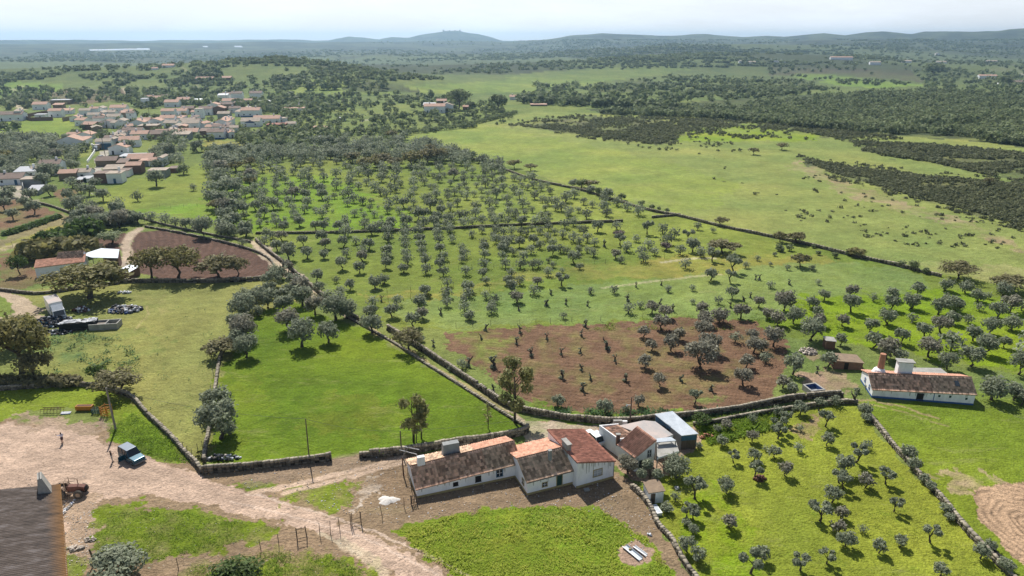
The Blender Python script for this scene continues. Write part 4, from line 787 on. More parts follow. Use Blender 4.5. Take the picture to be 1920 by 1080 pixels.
root, pl = slabroof('shed', 'open farm shed with a shiny corrugated metal roof beside the ploughed field', [g(172, 482, 3.3), g(221, 483, 3.2), g(224, 468, 3.6), g(190, 466, 3.6), g(153, 477, 3.4)], 3.4, 'metal', zz=[3.2, 3.1, 3.7, 3.7, 3.4])
MB().prism([pl[2], pl[3], (pl[3][0], pl[3][1] - .2), (pl[2][0], pl[2][1] - .2)], -.2, 3.2).build('back_wall', M['brown'], root); MB().prism([pl[1], pl[2], (pl[2][0] - .3, pl[2][1]), (pl[1][0] - .3, pl[1][1])], -.2, 2.9).build('side_wall', M['brick'], root)
mono('shed', 'little lean-to with a grey metal roof beside the dark stone wall', (G(224, 522).x, G(224, 522).y), -14, 3.0, 3.6, 1.9, 1.7, 'metal', 'brick', cat='shed', zlb=2.3, zrb=2.1)
# stains, gutters and small fittings on the near houses
def streaks(root, f, Lh, z1, n, seed, ztop=None):
    g = np.random.default_rng(seed); mb = MB()
    for i in range(n):
        a = g.uniform(.3, Lh - .3); t = (ztop(a) if ztop else z1) - .06; h_ = g.uniform(.25, .9) * t * .6; w_ = g.uniform(.04, .16); d = .004 + .0015 * i
        p = [f(a - w_, -d, t), f(a + w_, -d, t), f(a + w_ * .4, -d, t - h_), f(a - w_ * .3, -d, t - h_)]; mb.add([q - root.location for q in p], [(0, 3, 2, 1)])
    mb.build('damp_streaks', M['stain'], root)
M['stain'] = mat('damp_stain', (.46, .46, .44), .95, c2=(.62, .62, .60), scale=6)
streaks(h1, f1, 12.6, 1.6, 12, 1, lambda a: 1.45 + .7 * a / 14); streaks(h2, f2, 6.6, 2.1, 7, 2); streaks(h3, f3, 5.5, 3.3, 14, 3, lambda a: 4.0 - 1.38 * a / 5.6); streaks(h5, f5, 15, 1.7, 12, 4, lambda a: 1.5 + .5 * a / 15)
MB().tube([f3(5.55, -.05, 2.6) - h3.location, f3(5.55, -.07, .1) - h3.location], .045, 6).build('downpipe', M['pole'], h3)
MB().tube([f2(-.1, -.22, 2.0) - h2.location, f2(6.6, -.22, 2.1) - h2.location], .05, 6).build('gutter', M['pole'], h2)
# ------------------------------------------------------------ trees
def leafquads(blobs, n, size, g, flat=.0, droop=0.):
    B = np.array([b[:3] for b in blobs], float); Rr = np.array([b[3:6] for b in blobs], float)
    wgt = (Rr[:, 0] * Rr[:, 1] * Rr[:, 2]) ** .67; idx = g.choice(len(B), n, p=wgt / wgt.sum())
    d = g.normal(size=(n, 3)); d /= np.linalg.norm(d, axis=1)[:, None]; rad = g.random(n) ** .38
    rad *= 1 + (g.random(n) < .12) * g.random(n) * .35
    P = B[idx] + d * Rr[idx] * rad[:, None]
    nrm = d + g.normal(size=(n, 3)) * .75 + np.array((0, 0, .35)); nrm /= np.linalg.norm(nrm, axis=1)[:, None]
    a = np.cross(nrm, g.normal(size=(n, 3))); a /= np.linalg.norm(a, axis=1)[:, None]; b = np.cross(nrm, a)
    s = size * (.55 + .9 * g.random(n))[:, None]; l = s * (.9 + .6 * g.random(n))[:, None]
    V = np.stack([P - a * l, P - b * s * .7 + a * l * .15, P + a * l, P + b * s * .7 - a * l * .1], 1)
    V[:, :, 2] = np.maximum(V[:, :, 2], .01)
    F_ = np.arange(n * 4).reshape(n, 4); v = np.clip(g.normal(.5, .22, n), 0, 1)
    return V.reshape(-1, 3), F_, v
def trunkmb(mb, limbs, g, r0, h0, lean=(0, 0), n=7, gnarl=.0):
    """stem to h0 then a limb to each target"""
    base = Vector((0, 0, -.04)); p1 = Vector((lean[0] * .4 + g.normal() * gnarl, g.normal() * gnarl, h0 * .5)); p2 = Vector((lean[0], lean[1], h0))
    mb.tube([base, Vector((0, 0, h0 * .12)), p1, p2], [r0 * 1.7, r0 * 1.15, r0 * .95, r0 * .8], n)
    for t in limbs:
        t = Vector(t); m_ = (p2 + t) / 2 + Vector((g.normal() * gnarl, g.normal() * gnarl, .03)); mb.tube([p2 - Vector((0, 0, h0 * .08)), m_, t], [r0 * .6, r0 * .42, r0 * .16], 5)
def proto(kind, seed):
    """unit tree, 1 wide and 1 high. returns (blobs, limbs, stem height, radius)"""
    g = np.random.default_rng(seed)
    if kind == 'olive':
        nb = g.integers(5, 9); bl = []
        for i in range(nb):
            a = i * 2 * math.pi / nb + g.normal() * .3; q = .24 + g.random() * .08; bl.append((math.cos(a) * q, math.sin(a) * q, .50 + g.random() * .18, .20 + g.random() * .06, .20 + g.random() * .06, .22 + g.random() * .08))
        bl.append((g.normal() * .05, g.normal() * .05, .74, .26, .26, .20))
        return bl, [b[:3] for b in bl[::2]], .26, .045
    if kind == 'open':      # thin-crowned pruned olive: separate tufts on bare limbs
        nb = g.integers(3, 6); bl = []
        for i in range(nb):
            a = i * 2 * math.pi / nb + g.normal() * .4; q = .22 + g.random() * .16; r_ = .12 + g.random() * .07; bl.append((math.cos(a) * q, math.sin(a) * q, .66 + g.random() * .2, r_ * 1.2, r_ * 1.2, r_))
        return bl, [b[:3] for b in bl], .36, .05
    if kind == 'round':     # bushy, foliage to the ground
        nb = 7; bl = [(0, 0, .5, .36, .36, .40)]
        for i in range(nb):
            a = i * 2 * math.pi / nb; bl.append((math.cos(a) * .24, math.sin(a) * .24, .42 + g.random() * .28, .24, .24, .26))
        return bl, [(0, 0, .5)], .2, .05
    if kind == 'oak':
        nb = g.integers(12, 17); bl = []
        for i in range(nb):
            a = i * 2.4 + g.normal() * .3; q = .42 * math.sqrt((i + .5) / nb) + g.normal() * .02; bl.append((math.cos(a) * q, math.sin(a) * q, .70 - q * .42 + g.random() * .14, .14 + g.random() * .06, .14 + g.random() * .06, .16 + g.random() * .08))
        return bl, [b[:3] for b in bl[::2]], .34, .032
    if kind == 'tall':
        bl = []
        for i in range(9):
            z = .35 + .6 * i / 9; q = .30 * math.sin(math.pi * (.25 + .75 * i / 9)) ; a = i * 2.4; bl.append((math.cos(a) * q, math.sin(a) * q, z, .22, .22, .10))
        return bl, [b[:3] for b in bl[::2]], .45, .06
    if kind == 'stump':
        nb = g.integers(1, 4); bl = []
        for i in range(nb):
            a = g.random() * 6.3; bl.append((math.cos(a) * .2, math.sin(a) * .2, .55 + g.random() * .4, .12, .12, .10))
        bl.append((.05, 0, .12, .26, .26, .12)); return bl, [b[:3] for b in bl[:-1]] + [(g.normal() * .3, g.normal() * .2, .9)], .5, .13
PM = {}
def pm(kind, k, n, size, leafmat):
    key = (kind, k, n, leafmat)
    if key not in PM:
        sd = {'olive': 10, 'open': 40, 'round': 70, 'oak': 90, 'tall': 120, 'stump': 150}[kind] + k; g = np.random.default_rng(sd)
        bl, lb, h0, r0 = proto(kind, sd); V, Fq, v = leafquads(bl, n, size, g)
        c = npmesh('crown', V, Fq, M[leafmat], fattr={'v': v}); mb = MB(); trunkmb(mb, lb, g, r0, h0, (g.normal() * .05, g.normal() * .05), gnarl=.03 if kind != 'stump' else .09); t = mb.build('trunk', M['bark'])
        PM[key] = (c.data, t.data); bpy.data.objects.remove(c); bpy.data.objects.remove(t)
    return PM[key]
def plant(name, X, Y, w_, h_, kind, k, n, size, leaf, label, cat, group, Z=0.):
    r = empty(name, (X, Y, Z), random.uniform(0, 6.28), label, cat, group); r.scale = (w_, w_, h_); cm, tm = pm(kind, k, n, size, leaf)
    for nm, me in (('crown', cm), ('trunk', tm)):
        o = bpy.data.objects.new(nm, me); COL.objects.link(o); o.parent = r
    return r
# positions read off the photograph: tile offset, scale, then x, foot y, crown width
OL = {
(400,300,8): "735 190 120 655 245 90 945 230 150 1040 180 90 1200 225 110 1435 205 110 1310 95 130 1500 85 110 1620 55 120 1310 310 100 1085 345 110 1170 455 140 1375 475 150 1440 345 130 770 345 90 565 390 190 405 400 120 405 270 90 200 160 120 1635 205 80 1660 320 130 1840 270 140 1850 440 150 940 370 130 940 450 120 965 565 110 755 550 140 595 525 95 350 520 220 490 580 140 365 650 130 180 440 110 130 350 110 80 420 100 60 540 120 160 520 100 150 610 150 1220 590 200 1100 560 120 1390 600 170 1150 680 140 1420 700 150 1370 795 130 900 740 200 1000 740 120 640 760 170 760 860 160 470 880 110 450 800 150 1610 500 160 1640 590 170 1720 660 120 1700 760 100 1820 580 90 1530 790 90 1200 760 110 1210 850 120 1250 920 140 1300 1000 160 690 900 110 700 1000 120 920 900 120 950 1000 140 1080 930 80 1090 1000 80 1060 1070 160 560 940 60 810 960 60 120 1060 140 130 860 150 200 900 170 150 960 150 280 1000 180 1540 1060 160 1660 1065 160 1880 1070 160 1710 940 80 1790 790 50 440 1060 110",
(640,300,8): "370 190 150 590 150 130 640 250 140 830 150 120 830 240 140 1095 270 110 1130 180 120 1040 150 100 1300 230 120 1240 190 90 1200 290 120 1245 375 110 1335 440 90 1465 335 130 1480 190 130 1550 260 80 1385 270 80 410 280 140 380 380 110 500 470 150 600 330 150 160 290 130 120 350 120 130 400 110 110 550 150 30 570 110 90 690 110 190 640 130 320 670 120 740 460 120 820 490 120 800 360 150 890 410 110 590 530 130 680 560 130 825 640 110 1080 400 150 1090 500 110 940 720 170 1040 600 140 1085 680 100 1035 790 100 870 810 110 720 720 150 690 800 130 1240 620 110 1320 620 120 1420 580 140 1400 470 110 1490 700 100 1340 770 190 1250 890 170 1150 900 180 1150 780 100 1440 830 150 1500 830 160 1440 930 160 1560 940 150 1640 770 140 1650 940 140 1770 880 130 1680 290 160 1640 390 100 1740 690 120 1700 530 110 1600 600 110 1590 520 100 1770 460 110 1800 540 80 1840 260 110 1850 410 90 1710 200 90 1890 480 90 1880 590 120 1890 150 120 1840 1010 150 1860 900 150 1240 1000 150 1400 1010 180 1580 1010 130 980 1010 180 930 900 110 750 1010 160 720 1070 160 600 1030 130 530 1060 140 350 1030 140 70 1020 150 60 920 100 200 850 110 500 860 100 450 660 90 430 760 90 340 880 100 380 960 90 600 900 70 550 730 50 300 780 60 1180 1065 130 1630 1075 130 960 1075 140 1450 1075 140",
(880,330,8): "40 60 80 140 60 80 210 70 90 345 60 120 670 75 110 760 100 100 830 70 80 940 80 140 110 170 80 240 170 140 400 130 90 490 120 130 180 250 90 350 220 110 510 230 120 670 260 140 790 190 90 870 210 90 960 180 110 1080 220 110 1060 130 80 1170 170 80 1210 270 100 1480 270 50 750 340 140 280 310 100 75 310 90 190 370 80 400 340 160 400 450 90 300 470 150 330 570 110 560 410 140 600 500 120 590 600 130 690 640 150 800 480 140 890 450 60 980 350 140 1095 400 110 830 600 110 940 550 90 1180 440 130 1290 450 140 1140 520 90 1380 530 150 1500 590 140 1480 630 110 1290 520 110 1080 670 140 1190 630 100 1710 430 110 1845 470 100 1635 550 90 1755 640 150 480 660 110 340 660 130 90 620 150 100 520 140 50 730 110 190 730 140 390 750 150 580 730 120 780 760 170 990 740 140 1150 740 140 1560 750 130 1430 790 140 40 920 110 190 860 110 350 950 110 400 890 150 510 900 130 630 880 130 400 1010 140 490 1030 130 640 990 110 760 890 120 850 910 110 960 1030 160 1060 870 120 1190 820 110 1275 880 100 1160 990 120 1400 930 130 1570 990 130 1710 870 140 1770 990 140 1250 1060 130 1650 1030 120 560 1070 180 1650 820 80 930 820 100",
(620,430,8): "195 265 170 375 225 120 570 305 190 860 110 180 620 80 170 240 420 130 490 370 140 850 400 190 860 190 150 480 480 180 175 605 190 435 660 180 830 590 170 850 480 150 800 820 170 665 890 210 1090 650 170 1150 520 150 1130 430 140 1120 300 130 1110 230 140 1110 130 150 1310 110 170 1340 210 160 1360 300 150 1370 370 120 1400 450 110 1420 530 150 1430 670 150 1600 130 150 1630 220 140 1640 370 160 1700 470 140 1640 590 170 1690 700 150 1750 860 140 1790 70 130 1820 200 120 90 800 100 290 910 160 1415 970 180 1725 1050 110 1350 1110 150",
(860,440,8): "380 180 130 380 270 160 390 360 150 380 505 150 80 350 150 50 420 110 40 240 110 110 610 140 360 650 160 410 740 110 410 950 110 140 860 200 150 940 150 80 1040 120 545 1030 120 705 500 140 660 370 130 650 290 160 700 230 160 610 160 120 815 310 120 910 190 170 1085 290 140 970 390 150 930 510 140 1110 510 140 1200 490 130 1220 215 130 1120 150 150 1330 90 130 1410 310 170 1350 420 80 1410 490 90 1530 270 130 1620 290 110 1730 430 190 1815 520 100 1340 620 130 1545 770 190 1550 570 80 790 630 130 740 750 160 920 750 140 1180 770 160 1130 900 150 800 850 180 870 1020 200 1725 110 150 1800 280 120 500 1110 140",
(1100,420,8): "160 120 170 100 490 130 10 430 100 120 330 120 740 270 110 905 155 170 1135 145 150 1310 215 150 920 370 150 435 520 160 500 320 180 600 410 150 815 480 150 1020 470 120 510 580 100 850 570 150 1590 420 220 1520 250 160 1400 460 150 1480 670 150 1710 490 150 1880 560 180 1850 410 110 1660 90 110 1890 130 80 1850 850 160 410 1030 100 1590 1000 90",
(1300,480,8): "610 70 120 780 180 100 960 70 80 1155 150 60 260 370 200 600 250 220 550 400 160 1155 480 110 980 770 170 380 720 90 390 980 250 715 940 230 1110 940 190 1250 1030 160 1490 1030 230 1280 800 200 1400 830 170 1410 210 80 1780 220 90 1870 430 80 1780 780 180 1665 850 60 1850 920 120 1880 1070 150 150 1000 150 200 1070 180",
(380,430,8): "280 100 110 390 130 130 650 140 180 610 260 110 470 100 130 930 240 150 1050 140 110 1190 170 170 1120 330 180 1290 460 250 1510 250 160 1570 440 180 1820 440 160 1790 190 180 1840 290 160 1290 640 180 1260 750 130 1370 850 200 1160 750 220 1050 870 280 1490 980 300 1280 1000 200 1010 960 200 1720 790 200 1750 950 160 880 1060 220 1200 1070 220 1880 1060 150 960 110 130 1060 640 120",
(480,540,4): "345 440 210 250 320 190 545 410 160 350 130 160 600 240 200 680 230 170 445 200 140 210 190 150 90 150 150 870 340 160 860 220 110 1020 220 110 1230 160 110 1180 290 110 1250 230 90 1270 60 90 1430 140 70 1430 70 80 1560 100 60 1565 180 80 1600 240 90 1725 80 60 1765 190 80 1790 110 70 20 210 90 640 60 80 875 140 80 1055 130 80 1545 600 70",
(960,540,4): "40 110 90 165 50 80 590 45 50 765 40 60 1170 30 50 960 150 50 1050 190 100 875 190 80 1150 230 110 1120 310 120 1420 200 100 1355 120 40 1545 120 60 1555 260 140 1715 230 120 1650 80 90 1855 140 80 1890 230 80 985 370 90 1045 470 90 1190 470 120 1250 390 100 1430 370 130 1480 490 160 1410 600 230 990 600 110 1105 740 100 345 890 100 695 950 120 855 930 60 950 890 90 1370 870 100 1675 410 80 1755 600 110 1730 730 140 1810 490 130 1870 480 100 1900 560 80 1440 270 110 1800 400 100 385 230 50",
(1440,540,4): "420 95 90 330 150 110 620 75 100 620 180 130 790 100 60 930 90 100 1120 60 100 1070 155 130 920 165 110 890 275 130 1075 255 70 765 330 110 560 290 100 540 430 90 380 290 100 190 270 130 70 280 120 370 210 80 120 170 150 320 390 180 40 440 150 450 590 120 185 650 150 110 750 110 180 800 90 790 450 120 880 530 160 1000 415 110 1165 375 120 1275 200 130 1290 340 140 1380 270 110 1200 520 160 1400 180 130 1350 140 110 1500 265 70 1535 400 120 1660 350 140 1820 315 140 1720 225 130 1630 500 150 1520 590 170 1770 450 90 1810 180 140 1880 650 170 1840 840 130 1900 880 90 1340 610 130 980 560 120 1330 20 110 1480 40 100 1570 100 110 1580 170 60 1760 60 120 1900 170 80 1650 80 50 500 880 80 240 950 110 380 920 100 70 960 80 135 1020 90 430 1040 110 80 1080 110 240 1075 50",
(1440,810,4): "75 50 100 225 150 70 45 190 100 440 105 100 735 125 70 125 330 110 660 230 150 560 310 140 530 380 110 560 430 120 480 530 130 730 420 120 880 390 120 390 670 160 545 650 100 520 760 110 580 860 140 710 755 60 945 600 110 830 910 110 990 860 100 1215 830 140 240 1040 140 440 990 110 1290 1080 110 1590 950 120",
(960,810,4): "870 310 150 1020 400 180 1575 105 90 1660 230 90 1800 75 90 1815 215 100 1820 350 110 1605 460 130 1630 720 120 1370 500 160 1225 520 75 1310 640 100 1360 660 100 1310 900 130 1390 970 120 1790 1060 170 1870 970 120 1900 140 40",
(0,540,4): "1640 960 220 1660 1130 290 1820 250 200 1860 170 180 1830 400 200 1850 520 170 1790 330 150 1780 450 150",
(0,270,4): "1175 320 120 1450 350 50 1035 430 70 885 470 70 775 430 100 670 390 90 610 370 80 720 340 90 520 430 90 545 330 80 610 450 70 560 540 140 690 500 80 730 580 130 810 600 90 890 550 120 940 590 110 900 630 130 1040 600 90 1135 590 80 1240 600 80 1320 620 70 1400 640 90 1470 640 80 1530 700 150 1660 690 80 1720 700 110 1850 690 110 380 390 90 330 320 110 240 430 100 350 270 120 80 400 100 190 480 90 260 530 100 100 570 90 40 500 100 60 440 90 1640 380 100 1650 300 90 1700 330 100 1620 480 150 1700 530 130 1700 600 120 1750 640 130 1770 450 90 1840 400 80 1890 390 60 1800 310 80 1660 230 120 1770 200 110 1700 180 100 1580 150 100 1630 90 80 1700 90 90 1820 110 80 1880 160 100 1880 280 100 1760 350 110 1830 530 90 1350 160 80 1480 60 90 1360 70 60 1280 100 100 430 130 90 520 140 70 570 120 60 530 190 80 580 190 60 180 120 80 490 70 70 570 60 60 970 60 90 20 200 100 240 120 60 650 560 110 600 600 120 760 640 100 680 660 130",
(1300,740,9): "1000 470 160 560 600 200",
}
ST = {
(400,300,8): "", (860,440,8): "1300 1070 70 1610 1050 50 1385 900 50", (1100,420,8): "265 345 90 740 950 50 1120 920 60 1220 1020 70 50 1040 70",
(1300,480,8): "985 360 80 930 360 50 1440 430 70 855 630 70 760 690 50 555 775 40", (480,540,4): "1385 200 45 1720 320 50 1690 385 35 1330 440 40 1780 775 45 1590 590 70 1780 600 80 940 100 25",
(960,540,4): "290 45 30 260 130 45 405 125 25 565 135 28 870 100 45 1110 125 42 1205 175 45 1735 100 22 50 170 35 60 340 50 35 420 45 545 290 50 520 360 40 510 490 45 715 460 75 770 550 45 845 700 55 370 680 60 520 620 45 525 770 60 260 385 40 370 500 45 145 510 55 1265 700 50 1490 770 55 590 690 30",
(1440,540,4): "640 860 70 365 640 35",
}
def parse(D):
    out_ = []
    for (ox, oy, s), t in D.items():
        v = list(map(float, t.split()))
        for i in range(0, len(v), 3): out_.append((ox + v[i] / s, oy + v[i + 1] / s, v[i + 2] / s))
    return out_
olives = parse(OL)
# drop double readings from overlapping tiles
keep = []
for o in sorted(olives, key=lambda o: -o[2]):
    if all(abs(o[0] - k[0]) > .33 * (o[2] + k[2]) / 2 + 1.5 or abs(o[1] - k[1]) > .12 * (o[2] + k[2]) / 2 + .8 for k in keep): keep.append(o)
olives = keep
def poly_in(x, y, P): return bool(inpoly(np.array([x]), np.array([y]), P)[0])
ZN = [  # polygon, phrase, group
 ([(1180, 890), (1300, 790), (1600, 752), (1640, 800), (1960, 1120), (1200, 1120)], 'in the walled yellow-green plot', 'olive trees of the yellow-green walled plot'),
 ([(1150, 870), (1300, 860), (1300, 920), (1150, 920)], 'in front of the white gabled house', 'grey olive trees by the gabled house'),
 ([(820, 600), (1480, 600), (1500, 770), (930, 800)], 'on the reddish ploughed field', 'olive trees on the reddish ploughed field'),
 ([(1480, 520), (1700, 500), (2000, 560), (2000, 800), (1560, 740), (1480, 700)], 'on the slope behind the blue-based farmhouse', 'olive trees behind the blue-based farmhouse'),
 ([(700, 520), (1000, 500), (1500, 490), (1500, 610), (820, 620)], 'on the rough pasture', 'olive trees on the rough pasture'),
 ([(440, 560), (540, 500), (640, 560), (760, 650), (560, 690), (440, 740)], 'along the lane above the meadow', 'olive trees along the lane'),
 ([(340, 700), (470, 700), (470, 900), (340, 900)], 'on the stone wall left of the bright green meadow', 'olive trees on the meadow wall'),
 ([(560, 434), (1300, 420), (1480, 460), (1300, 520), (700, 560), (540, 500)], 'in the near rows before the orchard wall', 'olive trees in the near orchard rows'),
 ([(-10, 250), (395, 300), (400, 480), (-10, 520)], 'in the plots below the village', 'olive trees around the village plots'),
 ([(395, 270), (1300, 300), (1300, 436), (395, 470)], 'in the far half of the orchard', 'olive trees in the far orchard half'),
]
def zone(x, y):
    for z in ZN:
        if poly_in(x, y, z[0]): return z
    return ([], 'beside the field walls', 'olive trees beside the field walls')
byz = {}
olives.sort(key=lambda o: -o[2]); IND = 292
for i, o in enumerate(olives[:IND]): byz.setdefault(zone(o[0], o[1])[2], []).append(o)
def part_of(v, vals, names):
    s = sorted(vals); n = len(s)
    return names[0] if v <= s[n // 3] else (names[2] if v >= s[(2 * n) // 3] else names[1])
OPENZ = ('olive trees of the yellow-green walled plot',)
olive_n = 0; stuffT = []
gT = np.random.default_rng(77)
for i, (x, y, w_) in enumerate(olives):
    q = G(x, y); wm = 1.09 * w_ / ppm(x, y); z = zone(x, y); rd = gT.random()
    bare = 1050 < x < 1560 and 330 < y < 540 or (x > 1180 and y > 740)
    kind = 'open' if (bare and rd < .45) else ('round' if (480 < y < 620 and x > 600 and rd < .4) else 'olive')
    brown = 900 < x < 1480 and 560 < y < 730 or rd > .86
    if i < IND:
        L_ = byz[z[2]]; xs = [o[0] for o in L_]; ys = [o[1] for o in L_]
        sz = part_of(w_, [o[2] for o in L_], ['small', 'middling', 'large']); fx = part_of(x, xs, ['left', 'middle', 'right']); fy = part_of(y, ys, ['far', 'central', 'near'])
        loc = {'left': 'left', 'middle': 'middle', 'right': 'right'}[fx]
        nm = {'olive': 'olive tree', 'open': 'thin-crowned olive', 'round': 'bushy olive'}[kind]
        lab = f"{sz} {nm} {z[1]}, {fy} {loc} part"
        if len(lab.split()) > 16: lab = lab.replace(' of the big orchard, in front of its stone wall', ' before the orchard wall').replace('the farmhouse with the blue base', 'the blue-based farmhouse').replace('the village and the brown ploughed field', 'village and ploughed field').replace(' of the big orchard, behind its stone wall', ' of the orchard')
        big = w_ > 30; n = 1500 if w_ > 42 else (900 if big else 420); sz_ = .036 if w_ > 42 else (.047 if big else .066)
        hh = wm * (1.0 if kind == 'olive' else (1.05 if kind == 'open' else .92)) * gT.uniform(.9, 1.08)
        plant('olive_tree', q.x, q.y, wm, hh, kind, int(gT.integers(0, 6)), n, sz_, 'olive_b' if brown else 'olive', lab, 'olive tree', z[2]); 
    else: stuffT.append((q.x, q.y, 0., wm, wm * .98, 'open' if bare and rd < .4 else 'olive', 'olive'))
sl_ = parse(ST)
STZ = []
for x, y, w_ in sl_:
    q = G(x, y); wm = max(w_ / ppm(x, y), .9); onb = zone(x, y)[2] == 'olive trees on the reddish ploughed field'
    fx = 'left' if x < 1040 else ('right' if x > 1250 else 'middle'); fy = 'near' if y > 690 else 'far'
    if y > 790 or y < 500: onb = False
    lab = f"gnarled hard-pruned olive stump on the reddish ploughed field, {fy} {fx} part" if onb else ('gnarled olive stump by the lane wall' if y > 700 else f"gnarled hard-pruned olive stump on the rough pasture, {fx} part")
    plant('olive_stump', q.x, q.y, wm * 1.25, max(1.5, wm * 1.35), 'stump', int(gT.integers(0, 6)), 130, .07, 'olive', lab, 'olive stump', 'hard-pruned olive stumps')
# oaks and other single trees: x, foot y, width px, height px, kind, leaf, label, category, name
OT = [
 (169, 559, 138, 84, 'oak', 'oak', 'broad brown-green oak with a thick bare trunk beside the white lorry', 2600),
 (285, 522, 66, 70, 'oak', 'oak', 'dark oak left of the pair behind the long dark stone wall, nearest the lean-to', 1500),
 (335, 522, 84, 74, 'oak', 'oak', 'yellow-green oak behind the long dark stone wall, between two browner oaks', 1800),
 (411, 522, 76, 56, 'oak', 'oakb', 'spreading oak with forked bare limbs on the edge of the dark ploughed field', 1300),
 (446, 520, 44, 48, 'oak', 'oakb', 'small round oak at the right end of the dark ploughed field', 900),
 (42, 700, 125, 135, 'oak', 'oak', 'big dark oak at the left edge above the dirt yard', 2600),
 (18, 650, 100, 75, 'oak', 'oak', 'brown-green oak at the left edge next to the scrap heap', 2200),
 (68, 712, 62, 66, 'oak', 'oakb', 'slender grey-brown oak with a visible trunk behind the left field wall', 1000),
 (222, 738, 86, 60, 'oak', 'oakb', 'brown oak beside the grey utility pole and the corner of the stone wall', 1700),
 (185, 715, 36, 40, 'oak', 'green', 'small green sapling touching the brown oak near the utility pole', 500),
 (412, 668, 66, 44, 'oak', 'oakb', 'small rusty brown oak at the head of the pale stone wall', 1300),
 (766, 658, 60, 54, 'oak', 'oakb', 'rounded brown oak standing on the lane beside the bright meadow', 1600),
 (1315, 800, 38, 34, 'oak', 'green', 'dark green tree behind the blue shed', 900),
 (1267, 895, 58, 56, 'round', 'olive', 'big round grey olive tree beside the pale carport', 1900),
 (1797, 523, 72, 44, 'oak', 'oakb', 'wide oak with a split crown at the corner of the big pasture', 1500),
 (1890, 545, 66, 38, 'oak', 'oakb', 'low brown oak on the right edge of the big pasture', 1200),
 (1605, 481, 36, 21, 'oak', 'oak', 'small yellowish oak on the long wall of the big pasture', 600),
 (1493, 456, 36, 26, 'oak', 'oakb', 'brown round oak on the long wall above the orchard corner', 600),
 (1462, 454, 26, 24, 'oak', 'oakb', 'narrow brown oak left of the round one on the long wall', 400),
 (1500, 500, 34, 30, 'oak', 'oakb', 'dark bushy oak on the ochre grass below the long wall', 600),
 (1352, 423, 28, 20, 'oak', 'oakb', 'small pale brown oak on the long wall near its gateway', 400),
 (1355, 475, 56, 26, 'oak', 'oakb', 'dark spreading oak at the right end of the orchard', 700),
 (1105, 352, 34, 18, 'oak', 'oakb', 'low brown oak behind the dark bushes on the long wall', 500),
 (995, 320, 24, 16, 'oak', 'oakb', 'round dark oak beside the far end of the long wall', 300),
 (964, 316, 26, 20, 'oak', 'oakb', 'dark oak beside the orchard, left of the round one', 300),
 (1466, 281, 24, 16, 'oak', 'oakb', 'lone umbrella-shaped tree out on the big pasture, the right one of two', 300),
 (1413, 290, 22, 16, 'oak', 'oakb', 'lone tree out on the big pasture, the left one of two', 300),
 (1853, 347, 20, 18, 'oak', 'oakb', 'lone tree standing in the dark heath at the right', 300),
 (860, 207, 42, 42, 'oak', 'far', 'tall dark round tree beside the distant white farm', 900),
 (935, 209, 34, 34, 'oak', 'far', 'tall dark tree right of the distant white farm', 700),
 (1750, 140, 36, 20, 'round', 'far', 'round clump of dark trees on the distant plain at the right', 500),
 (1885, 160, 26, 18, 'round', 'far', 'dark round tree beside the distant houses at the far right', 400),
 (735, 258, 24, 16, 'oak', 'oakb', 'spreading oak on the left corner of the big pasture', 400),
 (210, 458, 44, 31, 'olive', 'blossom', 'pale blossoming tree beside the sandy farm track', 1000),
 (38, 515, 34, 44, 'oak', 'green', 'dark green tree with two bare stems left of the orange lean-to', 900),
 (1160, 443, 26, 14, 'round', 'pink', 'low leafless pinkish shrub in the orchard', 500),
 (1248, 469, 24, 19, 'olive', 'pink', 'leafless pinkish round-headed tree in the orchard', 500),
 (222, 1092, 120, 78, 'olive', 'olive', 'large olive tree cut by the bottom edge right of the barn', 2600),
 (447, 1108, 110, 66, 'round', 'green', 'dark round bush cut by the bottom edge below the dirt road', 2400),
 (345, 327, 30, 24, 'round', 'far', 'dark bush by the village pasture corner', 300),
]
for (x, y, w_, h_, kind, leaf, lab, n) in OT:
    if y < 215: a, b, c = GT([x], [y]); q = Vector((a[0], b[0], c[0])); d = math.hypot(q.x, q.y); pp = F / d
    else: q = G(x, y); pp = ppm(x, y)
    el = math.atan2(HC, math.hypot(q.x, q.y)); hm = max(h_ / pp - w_ / pp * math.sin(el) * .45, w_ / pp * .45) / math.cos(el)
    cat = 'shrub' if 'shrub' in lab or 'bush' in lab[:12] else 'tree'; nm = 'oak_tree' if ' oak' in lab else ('olive_tree' if 'olive' in lab else ('shrub' if cat == 'shrub' else 'tree'))
    plant(nm, q.x, q.y, w_ / pp, hm, kind, len(lab) % 4, n, .030 if n > 1400 else (.040 if n > 700 else .06), leaf, lab, cat, None, q.z)
